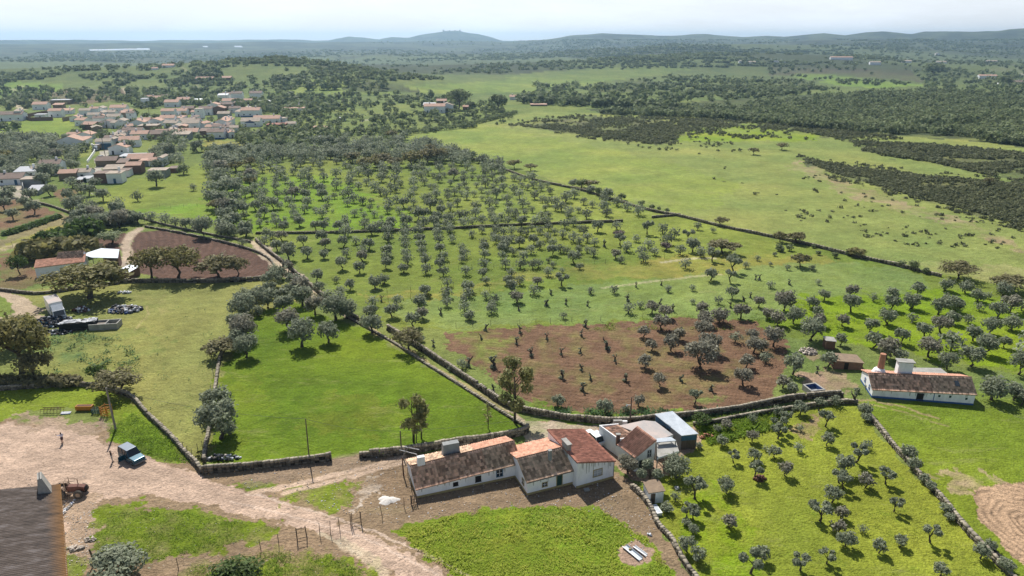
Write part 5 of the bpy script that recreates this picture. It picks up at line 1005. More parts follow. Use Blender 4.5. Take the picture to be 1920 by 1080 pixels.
def tallgum(x, y, top, w_, n, lab, dens=1., bare=False, seed=3):
    q = G(x, y); pp = ppm(x, y); lo, hi = 0, 30
    for _ in range(30):
        m_ = (lo + hi) / 2; dd = q.y * cp - (m_ - HC) * sp_; up = q.y * sp_ + (m_ - HC) * cp
        if 540 - F * up / dd > top: lo = m_
        else: hi = m_
    H_ = lo; W_ = w_ / pp; r = empty('tall_tree', q, 0, lab, 'tree'); g = np.random.default_rng(seed); bl = []; mb = MB()
    mb.tube([(0, 0, -.2), (.1, 0, H_ * .4), (-.05, .1, H_ * .75), (.1, 0, H_ * .95)], [H_ * .02, H_ * .014, H_ * .008, .02], 6)
    for i in range(13):
        z = H_ * (.28 + .68 * i / 13); a = g.random() * 6.3; q_ = W_ * .32 * (.35 + math.sin(math.pi * (i + 1) / 14)) ; e = (math.cos(a) * q_, math.sin(a) * q_, z + .3)
        mb.tube([(0, 0, z - H_ * .12), (e[0] * .5, e[1] * .5, z - .2), e], [H_ * .007, H_ * .005, .01], 4)
        bl.append((*e, W_ * .24, W_ * .24, H_ * .085))
    if bare:
        for i in range(3): a = g.random() * 6.3; mb.tube([(math.cos(a) * .4, math.sin(a) * .4, -.2), (math.cos(a) * W_ * .3, math.sin(a) * W_ * .2, H_ * .8)], [.08, .015], 5)
    V, Fq, v = leafquads(bl, n, .21, g); npmesh('crown', V, Fq, M['gum'], r, fattr={'v': v}); mb.build('trunk', M['bark'], r)
tallgum(965, 792, 672, 56, 2300, 'tall slender gum tree at the bend of the lane', seed=5)
tallgum(775, 828, 742, 46, 900, 'thin half-bare sapling clump beyond the farmyard wall', bare=True, seed=9)
tallgum(790, 822, 752, 30, 520, 'slim sapling just right of the half-bare clump', seed=12)
tallgum(915, 803, 758, 14, 60, 'bare young tree in the right corner of the bright meadow', seed=15)
# hedge-like bushes along walls: x, y, w
BU = "1075 350 22 1090 353 26 1108 362 22 1122 366 18 1138 373 28 1166 375 18 1202 387 14 1222 392 14 1235 395 10 1251 398 12 1690 500 16 1712 506 24 1735 513 16 1590 479 12 1557 470 10 1525 465 10 1565 483 14 1534 478 12 1480 470 16 1464 472 14 1460 470 18 870 295 20 885 300 22 898 306 18 860 300 12 1452 480 10 1620 777 30 1624 790 24 1702 860 34 1712 880 30 1732 905 22 1745 920 24 1772 960 26 1780 975 22 1855 1030 26 1885 1070 36 845 695 13 1287 985 22 1300 1000 24 1345 810 18 1310 840 16 1250 960 28 430 815 34 1606 736 14 1625 728 12 1858 750 55 1905 745 30 1700 705 30 790 640 16 778 635 14"
v = list(map(float, BU.split()))
for i in range(0, len(v), 3):
    x, y, w_ = v[i:i + 3]; q = G(x, y); pp = ppm(x, y); nr_ = w_ > 18
    wz = 'the long wall of the big pasture' if y < 520 else ('the right-hand wall of the yellow-green plot' if x > 1600 and y > 770 else ('the farmhouse with the blue base' if x > 1600 else ('the near wall of the yellow-green plot' if x > 1200 and y > 770 else 'the lane wall')))
    loc = 'left' if x < {True: 1150, False: 0}[y < 520] else ''
    plant('bush', q.x, q.y, w_ / pp, w_ / pp * gT.uniform(.7, .95), 'round', int(gT.integers(0, 4)), 900 if w_ > 28 else (420 if nr_ else 200), .045 if w_ > 28 else (.06 if nr_ else .09), 'olive' if y > 520 or gT.random() < .5 else 'far', f"{'large' if w_ > 24 else 'small'} grey-green bush against {wz}", 'bush', 'bushes against ' + wz)
# ------------------------------------------------------------ masses of far trees and scrub, each one joined object
def mass(name, label, T, leafmat, cat, per, size, flatten=1.):
    """T rows: x, y, z, width, height"""
    g = np.random.default_rng(len(T)); T = np.array(T, float); n = len(T); k = per
    d = g.normal(size=(n, k, 3)); d /= np.linalg.norm(d, axis=2)[..., None]; rad = g.random((n, k, 1)) ** .4 * (1 + .3 * g.random((n, k, 1)))
    lump = 1 + .25 * np.sin(d[..., :1] * 5 + g.random((n, 1, 1)) * 6) * np.cos(d[..., 1:2] * 4 + g.random((n, 1, 1)) * 6)
    Wd = T[:, 3][:, None, None]; Hh = T[:, 4][:, None, None]
    P = d * rad * lump * np.concatenate([Wd * .5, Wd * .5, Hh * .40], 2) + np.concatenate([T[:, :1], T[:, 1:2], T[:, 2:3] + T[:, 4:5] * .58], 1)[:, None, :]
    nrm = d + g.normal(size=d.shape) * .6 + np.array((0, 0, .35)); nrm /= np.linalg.norm(nrm, axis=2)[..., None]
    a = np.cross(nrm, g.normal(size=d.shape)); a /= np.linalg.norm(a, axis=2)[..., None]; b = np.cross(nrm, a); s = Wd * size * (.7 + .6 * g.random((n, k, 1)))
    V = np.stack([P - a * s, P - b * s * .8, P + a * s, P + b * s * .8], 2).reshape(-1, 3); m_ = n * k
    tint = g.normal(.5, .16, (n, 1)); v = np.clip(tint + g.normal(0, .14, (n, k)), 0, 1).ravel()
    o = npmesh(name, V, np.arange(m_ * 4).reshape(m_, 4), M[leafmat], fattr={'v': v}); return tag(o, label, cat, kind='stuff')
def stems(T, name='trunks'):
    mb_v = []; mb_f = []
    for i, t in enumerate(T):
        r_ = t[3] * .045; b = len(mb_v)
        for z in (0, t[4] * .5):
            for a in range(4): mb_v.append((t[0] + r_ * math.cos(a * 1.57), t[1] + r_ * math.sin(a * 1.57), t[2] + z))
        for a in range(4): mb_f.append((b + a, b + (a + 1) % 4, b + 4 + (a + 1) % 4, b + 4 + a))
    return np.array(mb_v), np.array(mb_f)
def rnd_in(P, n, g):
    P = np.array(P, float); out_x = []; out_y = []; c = 0
    while c < n:
        x = g.uniform(P[:, 0].min(), P[:, 0].max(), n * 2); y = g.uniform(P[:, 1].min(), P[:, 1].max(), n * 2); k = inpoly(x, y, [tuple(p) for p in P]); out_x.append(x[k]); out_y.append(y[k]); c += k.sum()
        if len(out_x) > 40: break
    return np.concatenate(out_x)[:n], np.concatenate(out_y)[:n]
def scatter(zones, g):
    T = []
    for P, n, w0, w1, asp, *cl in zones:
        x, y = rnd_in(P, int(n * (1 if not cl else 3)), g); a, b, c = GT(x, y)
        if cl:
            k = fbm(a, b, 1 / cl[0], 4) + g.normal(0, .045, len(a)) > (.5 if len(cl) < 2 else cl[1]); a, b, c = a[k], b[k], c[k]
        w_ = g.uniform(w0, w1, len(a)); T += list(zip(a, b, c - .2, w_, w_ * asp * g.uniform(.8, 1.2, len(a))))
    return T
gs = np.random.default_rng(5)
# remaining olives of the orchard and round the village
T = [(t[0], t[1], t[2], t[3], t[4]) for t in stuffT]
def rows(P, du, dv, ang, wr, jit=.8, drop=.12):
    out_ = []; W = [G(*p) for p in P]; ca, sa = math.cos(ang), math.sin(ang); us = [w.x * ca + w.y * sa for w in W]; vs_ = [-w.x * sa + w.y * ca for w in W]
    for u in np.arange(min(us), max(us), du):
        for v_ in np.arange(min(vs_), max(vs_), dv):
            x = u * ca - v_ * sa + gs.normal() * jit; y = u * sa + v_ * ca + gs.normal() * jit
            d = y * cp + HC * sp_; px = 960 + F * x / d; py = 540 - F * (y * sp_ - HC * cp) / d
            if poly_in(px, py, P) and gs.random() > drop: w_ = gs.uniform(*wr); out_.append((x, y, 0., w_, w_ * .95))
    return out_
T += rows([(400, 282), (640, 285), (860, 285), (960, 318), (940, 325), (880, 310), (640, 306), (440, 310), (400, 318)], 7, 8, .1, (4.2, 6.2), 1.4, .1)
T += rows([(388, 300), (440, 300), (440, 440), (410, 440), (390, 400)], 6, 8, .1, (4.5, 6.5), 1.5, .25)
T += scatter([([(560, 268), (760, 262), (850, 282), (640, 290)], 60, 4, 6, .9), ([(0, 262), (130, 262), (100, 292), (0, 300)], 60, 4, 7, .9), ([(0, 306), (110, 310), (110, 330), (0, 335)], 40, 4, 6, .9), ([(30, 270), (110, 270), (90, 285), (20, 290)], 25, 4, 6, .9), ([(290, 255), (345, 255), (345, 300), (285, 320)], 30, 4, 6, .9)], gs)
have = [tuple(G(o[0], o[1]))[:2] for o in olives]
def infill(P, dmin, n, wr):
    x, y = rnd_in(P, n, gs); a, b, c = ray(x, y); t = -HC / c; add = []
    for px_, py_ in zip(a * t, b * t):
        if all((px_ - h[0]) ** 2 + (py_ - h[1]) ** 2 > dmin * dmin for h in have): have.append((px_, py_)); w_ = gs.uniform(*wr); add.append((px_, py_, 0., w_, w_ * .95))
    return add
T += infill([(400, 312), (850, 302), (930, 325), (1080, 365), (1240, 400), (1100, 418), (860, 428), (620, 434), (480, 432), (400, 400)], 6.8, 1800, (3.2, 4.6))
T += infill([(640, 440), (1100, 424), (1300, 440), (1200, 480), (900, 500), (660, 470)], 6.4, 600, (2.8, 4.2))
T += infill([(1740, 540), (1960, 570), (1960, 690), (1860, 700), (1700, 640), (1640, 560)], 5.2, 500, (3.0, 4.6))
T += infill([(400, 285), (640, 280), (640, 306), (400, 312)], 6.5, 400, (3.8, 5.5))
T += infill([(0, 262), (100, 262), (150, 300), (100, 306), (0, 300)], 5.5, 250, (4., 6.5))
T += infill([(640, 262), (850, 284), (860, 300), (640, 300)], 7, 160, (3.5, 5.5))
o_ = mass('olive_grove', 'grey olive trees of the farther orchard rows merging into one grove', T, 'olive', 'olive grove', 170, .085)
tv, tf = stems(T); npmesh('trunks', tv, tf, M['bark'], o_)
# scrub, woods and dotted trees beyond
Zf = [
 ([(540, 232), (960, 212), (960, 232), (760, 255), (560, 262)], 230, 2.6, 4.2, .85), ([(540, 200), (800, 186), (960, 196), (960, 214), (700, 226), (540, 232)], 170, 3.4, 5.6, .85),
 ([(560, 178), (860, 178), (900, 205), (640, 205), (540, 212)], 90, 4.5, 7, .8), ([(420, 196), (560, 182), (620, 210), (540, 222)], 130, 5, 8, .8), ([(230, 186), (400, 178), (420, 195), (250, 205)], 90, 5, 8, .8),
 ([(0, 170), (400, 170), (400, 190), (0, 208)], 170, 5, 9, .8), ([(120, 236), (300, 226), (540, 230), (540, 285), (380, 290), (290, 262), (150, 290)], 110, 3, 5, .9), ([(440, 246), (640, 246), (640, 275), (460, 285)], 90, 4, 6, .9), ([(0, 240), (40, 240), (20, 250)], 8, 4, 6, .9),
 ([(0, 140), (180, 118), (380, 118), (415, 140), (420, 160), (0, 168)], 330, 4.5, 7, .6, 70., .51), ([(380, 150), (560, 150), (560, 175), (400, 178)], 60, 5, 7, .8), ([(500, 150), (700, 150), (740, 172), (560, 176)], 50, 6, 9, .9), ([(360, 128), (410, 132), (412, 146), (370, 148)], 90, 6, 9, .9),
 ([(960, 195), (1100, 200), (1300, 214), (1250, 206), (1100, 192), (980, 186)], 150, 6, 9, .9), ([(1000, 160), (1300, 168), (1300, 196), (1000, 188)], 110, 6, 9, .9),
 ([(1080, 168), (1260, 172), (1330, 190), (1480, 180), (1500, 150), (1330, 142), (1200, 150)], 200, 4, 6, .7, 80., .51), ([(1240, 145), (1480, 150), (1560, 165), (1700, 172), (1440, 185), (1300, 168)], 190, 5, 8, .75, 90., .5),
 ([(1440, 120), (1960, 112), (1960, 150), (1740, 150), (1560, 134), (1440, 140)], 150, 5, 8, .8, 150.), ([(1700, 130), (1960, 150), (1960, 172), (1740, 168)], 110, 6, 9, .8), ([(1480, 142), (1680, 155), (1740, 160), (1600, 162)], 50, 5, 7, .8),
 ([(0, 118), (960, 108), (960, 150), (400, 150), (360, 120)], 560, 5, 8, .45, 160., .52), ([(960, 108), (1960, 104), (1960, 118), (960, 132)], 330, 6, 9, .45, 160., .51), ([(0, 98), (960, 92), (1960, 94), (1960, 110), (0, 116)], 1500, 7, 12, .35, 300., .47), ([(960, 68), (1500, 66), (1960, 56), (1960, 94), (960, 92)], 1300, 7, 11, .55, 200., .47), ([(660, 82), (860, 68), (940, 80), (940, 86)], 90, 8, 12, .5),
]
o_ = mass('far_wood', 'dark evergreen trees and scrub scattered over the far plain', scatter(Zf, gs), 'far', 'far wood', 24, .25)
Zw = [([(1120, 214), (1260, 204), (1480, 192), (1700, 182), (1960, 178), (1990, 282), (1800, 262), (1600, 248), (1350, 224)], 1500, 4, 6.5, .95, 60., .40), ([(1500, 186), (1600, 176), (1700, 170), (1960, 166), (1960, 182), (1560, 194)], 150, 4, 6.5, .9, 70., .46)]
gw = rnd_in
Tw = [t for t in scatter(Zw, gs)]
o_ = mass('eucalyptus_wood', 'dense dark wood of tall thin trees along the right of the big pasture', Tw, 'far', 'wood', 34, .17)
Zh = [
 ([(950, 235), (1080, 216), (1280, 222), (1500, 228), (1640, 245), (1590, 262), (1400, 236), (1290, 244), (1265, 262), (1230, 272), (1120, 258), (1050, 245)], 1500, 1.2, 2.5, .65, 22., .43), ([(940, 228), (1080, 214), (1300, 222), (1520, 226), (1660, 246), (1600, 268), (1400, 244), (1300, 252), (1280, 268), (1220, 280), (1100, 264)], 350, 1.2, 2.4, .7, 14., .5),
 ([(1500, 297), (1650, 320), (1920, 345), (2000, 360), (2000, 440), (1920, 425), (1780, 385), (1650, 350), (1560, 325)], 1900, 1., 2., .65, 13., .42), ([(1490, 292), (1650, 312), (1920, 338), (2000, 350), (2000, 460), (1920, 436), (1780, 396), (1650, 362), (1540, 332)], 500, 1., 2., .7, 10., .5),
 ([(1600, 265), (1750, 272), (1990, 295), (1990, 345), (1900, 340), (1750, 305), (1600, 285)], 1500, 1.4, 2.6, .7, 22., .46),
 ([(1290, 232), (1560, 236), (1700, 262), (1500, 262), (1290, 262)], 260, 1.2, 3., .7, 20., .5), ([(1340, 290), (1900, 400), (1900, 500), (1500, 420), (1300, 330)], 150, .7, 1.7, .6, 12., .55), ([(1100, 262), (1350, 262), (1500, 300), (1300, 290)], 60, 1., 2., .7, 14., .54)]
mass('heath', 'dark heather and gum cistus scrub covering the slope at the right', scatter(Zh, gs), 'heath', 'heath', 16, .24)
# ------------------------------------------------------------ dry stone walls, fences, poles
def resample(pts, step):
    out_ = [Vector(pts[0])]
    for a, b in zip(pts, pts[1:]):
        a = Vector(a); b = Vector(b); L_ = (b - a).length; n = max(1, int(L_ / step)); out_ += [a.lerp(b, i / n) for i in range(1, n + 1)]
    return out_
def smooth(pts, k=2):
    for _ in range(k):
        q = [pts[0]]
        for a, b in zip(pts, pts[1:]): q += [a.lerp(b, .25), a.lerp(b, .75)]
        q.append(pts[-1]); pts = q
    return pts
_sb = np.array([(-1, -1, -1), (1, -1, -1), (1, 1, -1), (-1, 1, -1), (-1, -1, 1), (1, -1, 1), (1, 1, 1), (-1, 1, 1)], float) * .5
_sf = np.array([(0, 3, 2, 1), (4, 5, 6, 7), (0, 1, 5, 4), (1, 2, 6, 5), (2, 3, 7, 6), (3, 0, 4, 7)])
def stonewall(pix, label, h=1.15, th=.55, step=.42, courses=3, group=None, name='stone_wall', matn='stone', seed=0):
    g = np.random.default_rng(seed + len(pix)); P = smooth([G(*p) for p in pix], 2) if len(pix) > 2 else [G(*p) for p in pix]
    P = resample(P, step); V = []; Fs = []; vv = []; k = 0
    for i in range(len(P) - 1):
        a, b = P[i], P[i + 1]; d = b - a; L_ = d.length
        if L_ < .02: continue
        t = d / L_; an = math.atan2(t.y, t.x); c = (a + b) / 2; hh = h * (.86 + .28 * vnoise(c.x, c.y, .25)) 
        if vnoise(c.x + 9, c.y, .6) < .12: hh *= .7
        for r in range(courses):
            for s in ((-1, 1) if r < courses - 1 else (0,)):
                sz = np.array((L_ * g.uniform(.9, 1.25), th * (.52 if s else .95) * g.uniform(.85, 1.15), hh / courses * g.uniform(.95, 1.2))); rot = an + g.normal() * .10
                v = _sb * sz * (1 - .22 * g.random((8, 3))); cr, sr = math.cos(rot), math.sin(rot); x = v[:, 0] * cr - v[:, 1] * sr; y = v[:, 0] * sr + v[:, 1] * cr
                off = s * th * .25; V.append(np.stack([x + c.x - t.y * off + g.normal() * .02, y + c.y + t.x * off + g.normal() * .02, v[:, 2] + hh * (r + .5) / courses + g.normal() * .012], 1)); Fs.append(_sf + 8 * k); vv += [float(np.clip((.74 if r == courses - 1 else .30) + g.normal() * .17, 0, 1))] * 6; k += 1  # caps paler, side stones darker: sunlit tops and shaded faces put into colour
    if not k: return
    o0 = P[0].copy(); V = np.concatenate(V) - np.array(o0)
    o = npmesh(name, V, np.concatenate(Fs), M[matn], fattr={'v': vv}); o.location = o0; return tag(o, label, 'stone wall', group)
WL = [
 ([(380, 888), (440, 883), (500, 877), (560, 870), (622, 863)], 'dry stone wall closing the meadow beside the dirt road, ending at a gap', 1.35),
 ([(674, 858), (775, 850), (860, 835), (930, 825), (985, 815), (990, 806)], 'dry stone wall right behind the long low farmhouse', 1.35),
 ([(380, 888), (365, 868), (350, 855), (335, 835), (300, 800), (275, 778), (255, 752), (240, 742), (195, 727), (130, 722), (60, 728), (-40, 735)], 'curving pale stone wall from the road corner up to the left field edge', .9),
 ([(384, 868), (384, 845), (392, 815), (400, 760), (408, 700), (412, 672), (428, 640), (452, 600), (480, 565)], 'pale straight stone wall running up the left side of the bright meadow', .85),
 ([(652, 596), (700, 622), (745, 647), (790, 678), (850, 715), (905, 750), (957, 784), (985, 800)], 'low whitish stone wall between the bright meadow and the lane', .45),
 ([(727, 618), (777, 648), (842, 692), (905, 733), (950, 765), (1000, 777), (1080, 790), (1155, 796), (1222, 789), (1280, 785), (1335, 778), (1385, 770), (1440, 761), (1500, 748), (1580, 744)], 'long dark stone wall along the lane and under the reddish ploughed field', 1.25),
 ([(1300, 799), (1352, 792), (1375, 786), (1403, 781), (1428, 777), (1491, 768), (1527, 762), (1580, 756), (1607, 757)], 'low pale stone wall along the grassy lane above the yellow-green plot', .8),
 ([(1618, 765), (1632, 785), (1652, 810), (1677, 842), (1702, 868), (1727, 900), (1765, 938), (1795, 978), (1825, 1013), (1857, 1045), (1890, 1078), (1940, 1125)], 'right-hand stone wall of the yellow-green plot, with bushes along it', .95),
 ([(1183, 914), (1200, 928), (1212, 943), (1222, 958), (1230, 982), (1246, 1000), (1262, 1016), (1275, 1045), (1298, 1080), (1340, 1130)], 'left-hand stone wall of the yellow-green plot, beside the whitewashed shed', .8),
 ([(225, 530), (350, 530), (420, 530), (470, 527), (508, 523)], 'long dark stone wall below the oaks and the dark ploughed field', 1.5),
 ([(508, 523), (517, 505), (510, 490), (490, 476), (450, 463), (400, 451), (330, 436), (272, 426)], 'stone wall curving round the dark ploughed field', .9),
 ([(480, 452), (500, 470), (530, 493), (560, 518), (600, 552), (640, 584), (672, 602)], 'stone wall on the right side of the upper lane', 1.1),
 ([(480, 439), (620, 438), (760, 433), (900, 427), (980, 422), (1060, 420), (1168, 416)], 'dark stone wall crossing the middle of the big orchard', 1.1),
 ([(1222, 409), (1275, 404)], 'short dark stone wall joining the long pasture wall', 1.1),
 ([(845, 288), (900, 302), (960, 324), (1005, 340), (1065, 352), (1100, 360), (1160, 379), (1220, 397), (1275, 406), (1330, 421), (1400, 436), (1440, 444), (1500, 457), (1560, 471), (1620, 486), (1690, 501), (1745, 515), (1765, 520)], 'very long dark stone wall between the orchard and the big pasture', 1.3),
 ([(0, 545), (60, 553), (100, 550), (160, 540), (225, 532)], 'stone wall behind the white lorry and the brown-green oak', 1.0),
 ([(30, 375), (60, 380), (95, 387), (122, 397), (138, 404)], 'dark stone wall beside the village vegetable plots', 1.2),
 ([(233, 398), (270, 412), (330, 428), (400, 442), (470, 455)], 'stone wall below the village pasture, behind a row of olives', .9),
]
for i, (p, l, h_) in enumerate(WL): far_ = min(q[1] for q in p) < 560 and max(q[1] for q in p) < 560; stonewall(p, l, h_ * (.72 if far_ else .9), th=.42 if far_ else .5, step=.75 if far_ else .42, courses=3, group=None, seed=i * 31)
def hedge(pix, label, w_, h_, n, leafm='far', name='hedge'):
    P = resample([G(*p) if p[1] > 215 else Vector([c[0] for c in GT([p[0]], [p[1]])]) for p in pix], w_ * .5); g = np.random.default_rng(n); bl = [(p.x, p.y, p.z + h_ * .5, w_ * .6 * g.uniform(.7, 1.3), w_ * .6, h_ * .5 * g.uniform(.7, 1.3)) for p in P]
    V, Fq, v = leafquads(bl, n, w_ * .14, g); o = npmesh(name, V, Fq, M[leafm], fattr={'v': v}); tag(o, label, 'hedge')
hedge([(690, 246), (760, 252), (860, 241), (920, 226), (968, 213)], 'dark hedge along the top of the big pasture', 2.6, 3.0, 5200)
hedge([(712, 256), (745, 266), (772, 278)], 'short dark hedge running down to the brown oaks', 2.2, 2.2, 900)
hedge([(165, 442), (120, 455), (92, 468)], 'ragged hedge of green bushes behind the left farm', 7, 4.5, 2600, 'green')
hedge([(150, 432), (185, 425), (235, 418)], 'grey hedge of olives beside the pale sandy track', 5.5, 4, 2000, 'olive')
hedge([(70, 487), (110, 480), (155, 478)], 'yellow-green bushes behind the orange lean-to house', 7, 5, 2000, 'oak')
hedge([(0, 720), (60, 722), (140, 722)], 'tangle of dry brush along the left field wall', 2.4, 1.6, 3000, 'oakb', 'brush')
hedge([(15, 440), (60, 425), (108, 409)], 'long narrow green crop strip in the vegetable plots', 3.0, .9, 3500, 'green', 'crop_strip')
# the brown oaks at the top of the orchard
for i, (x, y, w_, h_) in enumerate([(690, 318, 42, 26), (718, 312, 40, 26), (742, 314, 34, 20), (772, 312, 40, 30), (800, 306, 36, 30), (818, 304, 34, 28), (832, 300, 28, 24), (806, 290, 26, 22), (660, 305, 34, 22), (443, 322, 30, 22), (470, 317, 26, 24), (405, 398, 30, 26), (470, 350, 26, 22)]):
    q = G(x, y); pp = ppm(x, y); where = 'in the dark clump at the top of the orchard' if x > 650 else 'among the grey olives at the left of the orchard'
    plant('oak_tree', q.x, q.y, w_ / pp, h_ / pp, 'oak', i % 4, 600, .05, 'oakb' if i % 3 else 'oak', f"brown oak {where}, {['leftmost', 'wide one', 'low one', 'tall one', 'darkest one', 'rounded one', 'rightmost', 'hindmost', 'bushy one', 'tallest one', 'narrow one', 'near one', 'smallest one'][i]}", 'tree', 'brown oaks of the orchard')
# wire fences
def fence(pix, label, hp=1.25, wires=3, lean=.03, gates=(), pr=.045, group=None):
    P = [G(*p) for p in pix]; root = empty('wire_fence', P[0], 0, label, 'fence', group); g = np.random.default_rng(len(pix) * 7); tops = []
    for p in P:
        q = p - P[0]; l = Vector((g.normal() * lean, g.normal() * lean, hp * g.uniform(.92, 1.08))); MB().tube([q - Vector((0, 0, .2)), q + l], [pr, pr * .8], 5).build('post', M['wood'], root); tops.append((q, l))
    w_ = MB()
    for (a, la), (b, lb) in zip(tops, tops[1:]):
        if (b - a).length > 9: continue
        for k in range(wires): f_ = (k + 1) / wires * .95; w_.tube([a + la * f_, b + lb * f_], .008, 3)
    if w_.v: w_.build('wire', M['wire'], root)
    return root, tops
fence([(335, 1068), (420, 1066), (489.5, 1033), (523, 1022), (557.5, 1014)], 'wire fence with thin posts crossing the straw grass below the dirt road', 1.5)
rt, tp = fence([(557.5, 1014), (576, 1010)], 'wooden field gate standing left of the dirt road', 1.8, 0, pr=.07)
for z in (.25, 1.6): MB().tube([tp[0][0] + Vector((0, 0, z)), tp[1][0] + Vector((0, 0, z))], .04, 5).build('rail', M['wood'], rt)
fence([(600, 1005), (619.5, 1001), (637.5, 994.5)], 'three leaning fence posts in the middle of the dirt road edge', 1.75, 2, .06)
rt, tp = fence([(658, 988), (660, 986), (677.5, 982)], 'small wooden gate frame right of the dirt road', 1.75, 0, .05, pr=.06)
for z in (.3, .9): MB().tube([tp[1][0] + Vector((0, 0, z)), tp[2][0] + Vector((0, 0, z))], .035, 5).build('rail', M['wood'], rt)
fence([(677.5, 982), (717, 969)], 'sagging wire fence ending at a post in the dry grass', 1.7, 2, .06); fence([(758, 952), (772, 948)], 'short leaning fence post pair before the farmhouse corner', 1.5, 1)
rt, tp = fence([(771, 947), (782, 944)], 'dark slatted gate at the left corner of the long farmhouse', 1.45, 0, .02, pr=.06)
for z in (.15, .75, 1.3): MB().tube([tp[0][0] + Vector((0, 0, z)), tp[1][0] + Vector((0, 0, z))], .035, 5).build('rail', M['wood'], rt)
for k in range(4): a = tp[0][0].lerp(tp[1][0], (k + .5) / 4); MB().box(a + Vector((0, 0, .72)), (.10, .03, 1.2), .3).build('slat', M['wood'], rt)
fence([(765, 893), (772, 920)], 'rusty fence rails along the end of the long farmhouse', 1.4, 3, .02)
fence([(345, 846), (352, 852), (362, 860), (372, 850), (380, 842)], 'thin wire fence behind the corner where two stone walls meet', 1.5, 2)
fence([(392, 760), (396, 735), (401, 705)], 'thin wire fence beside the pale straight stone wall', 1.3, 2)
fence([(668, 552), (702, 550), (726, 549), (770, 547), (803, 545), (828, 543), (850, 541), (885, 503 + 0), (925, 500)][:7], 'wire fence crossing the grass before the near orchard rows', 1.3)
fence([(860, 506), (885, 505), (926, 503), (942, 502), (962, 501), (1002, 500), (1022, 498), (1043, 496), (1095, 494), (1115, 495), (1135, 494)], 'wire fence along the ochre strip in the middle of the orchard', 1.3)
fence([(1246, 485), (1265, 483), (1272, 482), (1290, 480), (1330, 478)], 'wire fence beside the pale grass track at the right of the orchard', 1.3)
fence([(855, 614), (886, 612), (920, 610), (975, 608), (1005, 608), (1032, 606), (1060, 606), (1072, 604), (1126, 602), (1205, 596)], 'wire fence along the top edge of the reddish ploughed field', 1.2)
fence([(700, 566), (728, 564), (770, 560), (800, 556), (840, 552), (900, 549), (918, 546)], 'wire fence on the rough pasture near the lane', 1.2)
fence([(790, 386), (810, 386), (830, 385)], 'short fence in the orchard shade', 1.0) if False else None
fence([(300, 388), (320, 389), (345, 389), (370, 387)], 'wire fence across the village pasture', 1.2)
fence([(24, 463), (70, 452), (95, 446), (130, 438)], 'fence posts beside the sandy track through the plots', 1.6)
# poles
def pole(px, py, top, r, label, m='pole', cross=None, lean=0., lamp=False, name='utility_pole'):
    q = G(px, py); lo, hi = 0, 30
    for _ in range(30):
        mid = (lo + hi) / 2; d = q.y * cp - (mid - HC) * sp_; up = q.y * sp_ + (mid - HC) * cp
        if 540 - F * up / d > top: lo = mid
        else: hi = mid
    root = empty(name, q, 0, label, 'pole'); MB().tube([(0, 0, -.3), (lean * .5, 0, lo * .5), (lean, 0, lo)], [r, r * .85, r * .7], 8).build('post', M[m], root)
    if cross:
        for z, w_, a in cross: 
            dx = Vector((math.cos(a), math.sin(a), 0)) * w_ / 2; MB().tube([Vector((lean, 0, lo - z)) - dx, Vector((lean, 0, lo - z)) + dx + Vector((0, 0, .12))], .05, 5).build('crossarm', M['wood'], root)
            for s in (-.9, 0, .9): MB().tube([Vector((lean, 0, lo - z + .03)) + dx * s, Vector((lean, 0, lo - z + .2)) + dx * s], .035, 6).build('insulator', M['whitebright'], root)
    if lamp: MB().box((lean - .35, 0, lo - 1.3), (.7, .08, .06)).build('lamp_arm', M['metal'], root); MB().tube([(lean - .6, 0, lo - 1.45), (lean - .6, 0, lo - 1.3)], [.16, .08], 8).build('lamp_head', M['lamp'], root)
    return q, lo
pA = pole(217, 806, 727, .17, 'grey concrete utility pole casting a long shadow at the edge of the dirt road')
pB = pole(580, 862, 785, .10, 'thin dark utility pole beside the sandy track in front of the meadow', 'wood', lean=.15)
pC = pole(753, 850, 808, .11, 'dark wooden pole with crooked crossarms behind the corner of the long farmhouse', 'wood')
pD = pole(1181, 796, 745, .12, 'wooden utility pole with a small lamp behind the flat shed roofs', 'wood', lamp=True)
pole(178, 1056, 1030, .13, 'short thick leaning wooden post at the bottom left', 'wood', lean=-.25, name='wooden_post')
rt = empty('washing_line', G(757, 893), 0, 'rusty crooked pole with a white crossed aerial beside the long farmhouse', 'aerial'); MB().tube([(0, 0, -.3), (-.05, 0, 2.9)], [.11, .09], 6).build('post', M['rust'], rt)
MB().tube([(-.05, 0, 2.9), (.5, .3, 3.9), (1.0, .3, 4.6)], .05, 5).build('bent_arm', M['pole'], rt); MB().tube([(-.5, .8, 3.6), (1.9, .2, 3.3)], .045, 5).build('cross_bar', M['whitebright'], rt); MB().tube([(.2, .5, 4.3), (2.2, .4, 3.9)], .045, 5).build('cross_bar', M['whitebright'], rt)
rt.name = 'aerial'
def cable(a, ha, b, hb, sag, label):
    A = a + Vector((0, 0, ha)); B = b + Vector((0, 0, hb)); pts = [A.lerp(B, i / 14) - Vector((0, 0, sag * 4 * (i / 14) * (1 - i / 14))) for i in range(15)]; o = MB().tube([p - A for p in pts], .018, 4).build('cable', M['wire']); o.location = A; tag(o, label, 'cable')
cable(pA[0], pA[1], pB[0], pB[1], 1.0, 'thin overhead cable from the grey pole to the thin dark pole'); cable(pB[0], pB[1], pC[0], pC[1], .6, 'thin overhead cable from the thin dark pole towards the farmhouse'); cable(pC[0], pC[1], pD[0], pD[1], 1., 'thin overhead cable over the white farmhouse roofs')
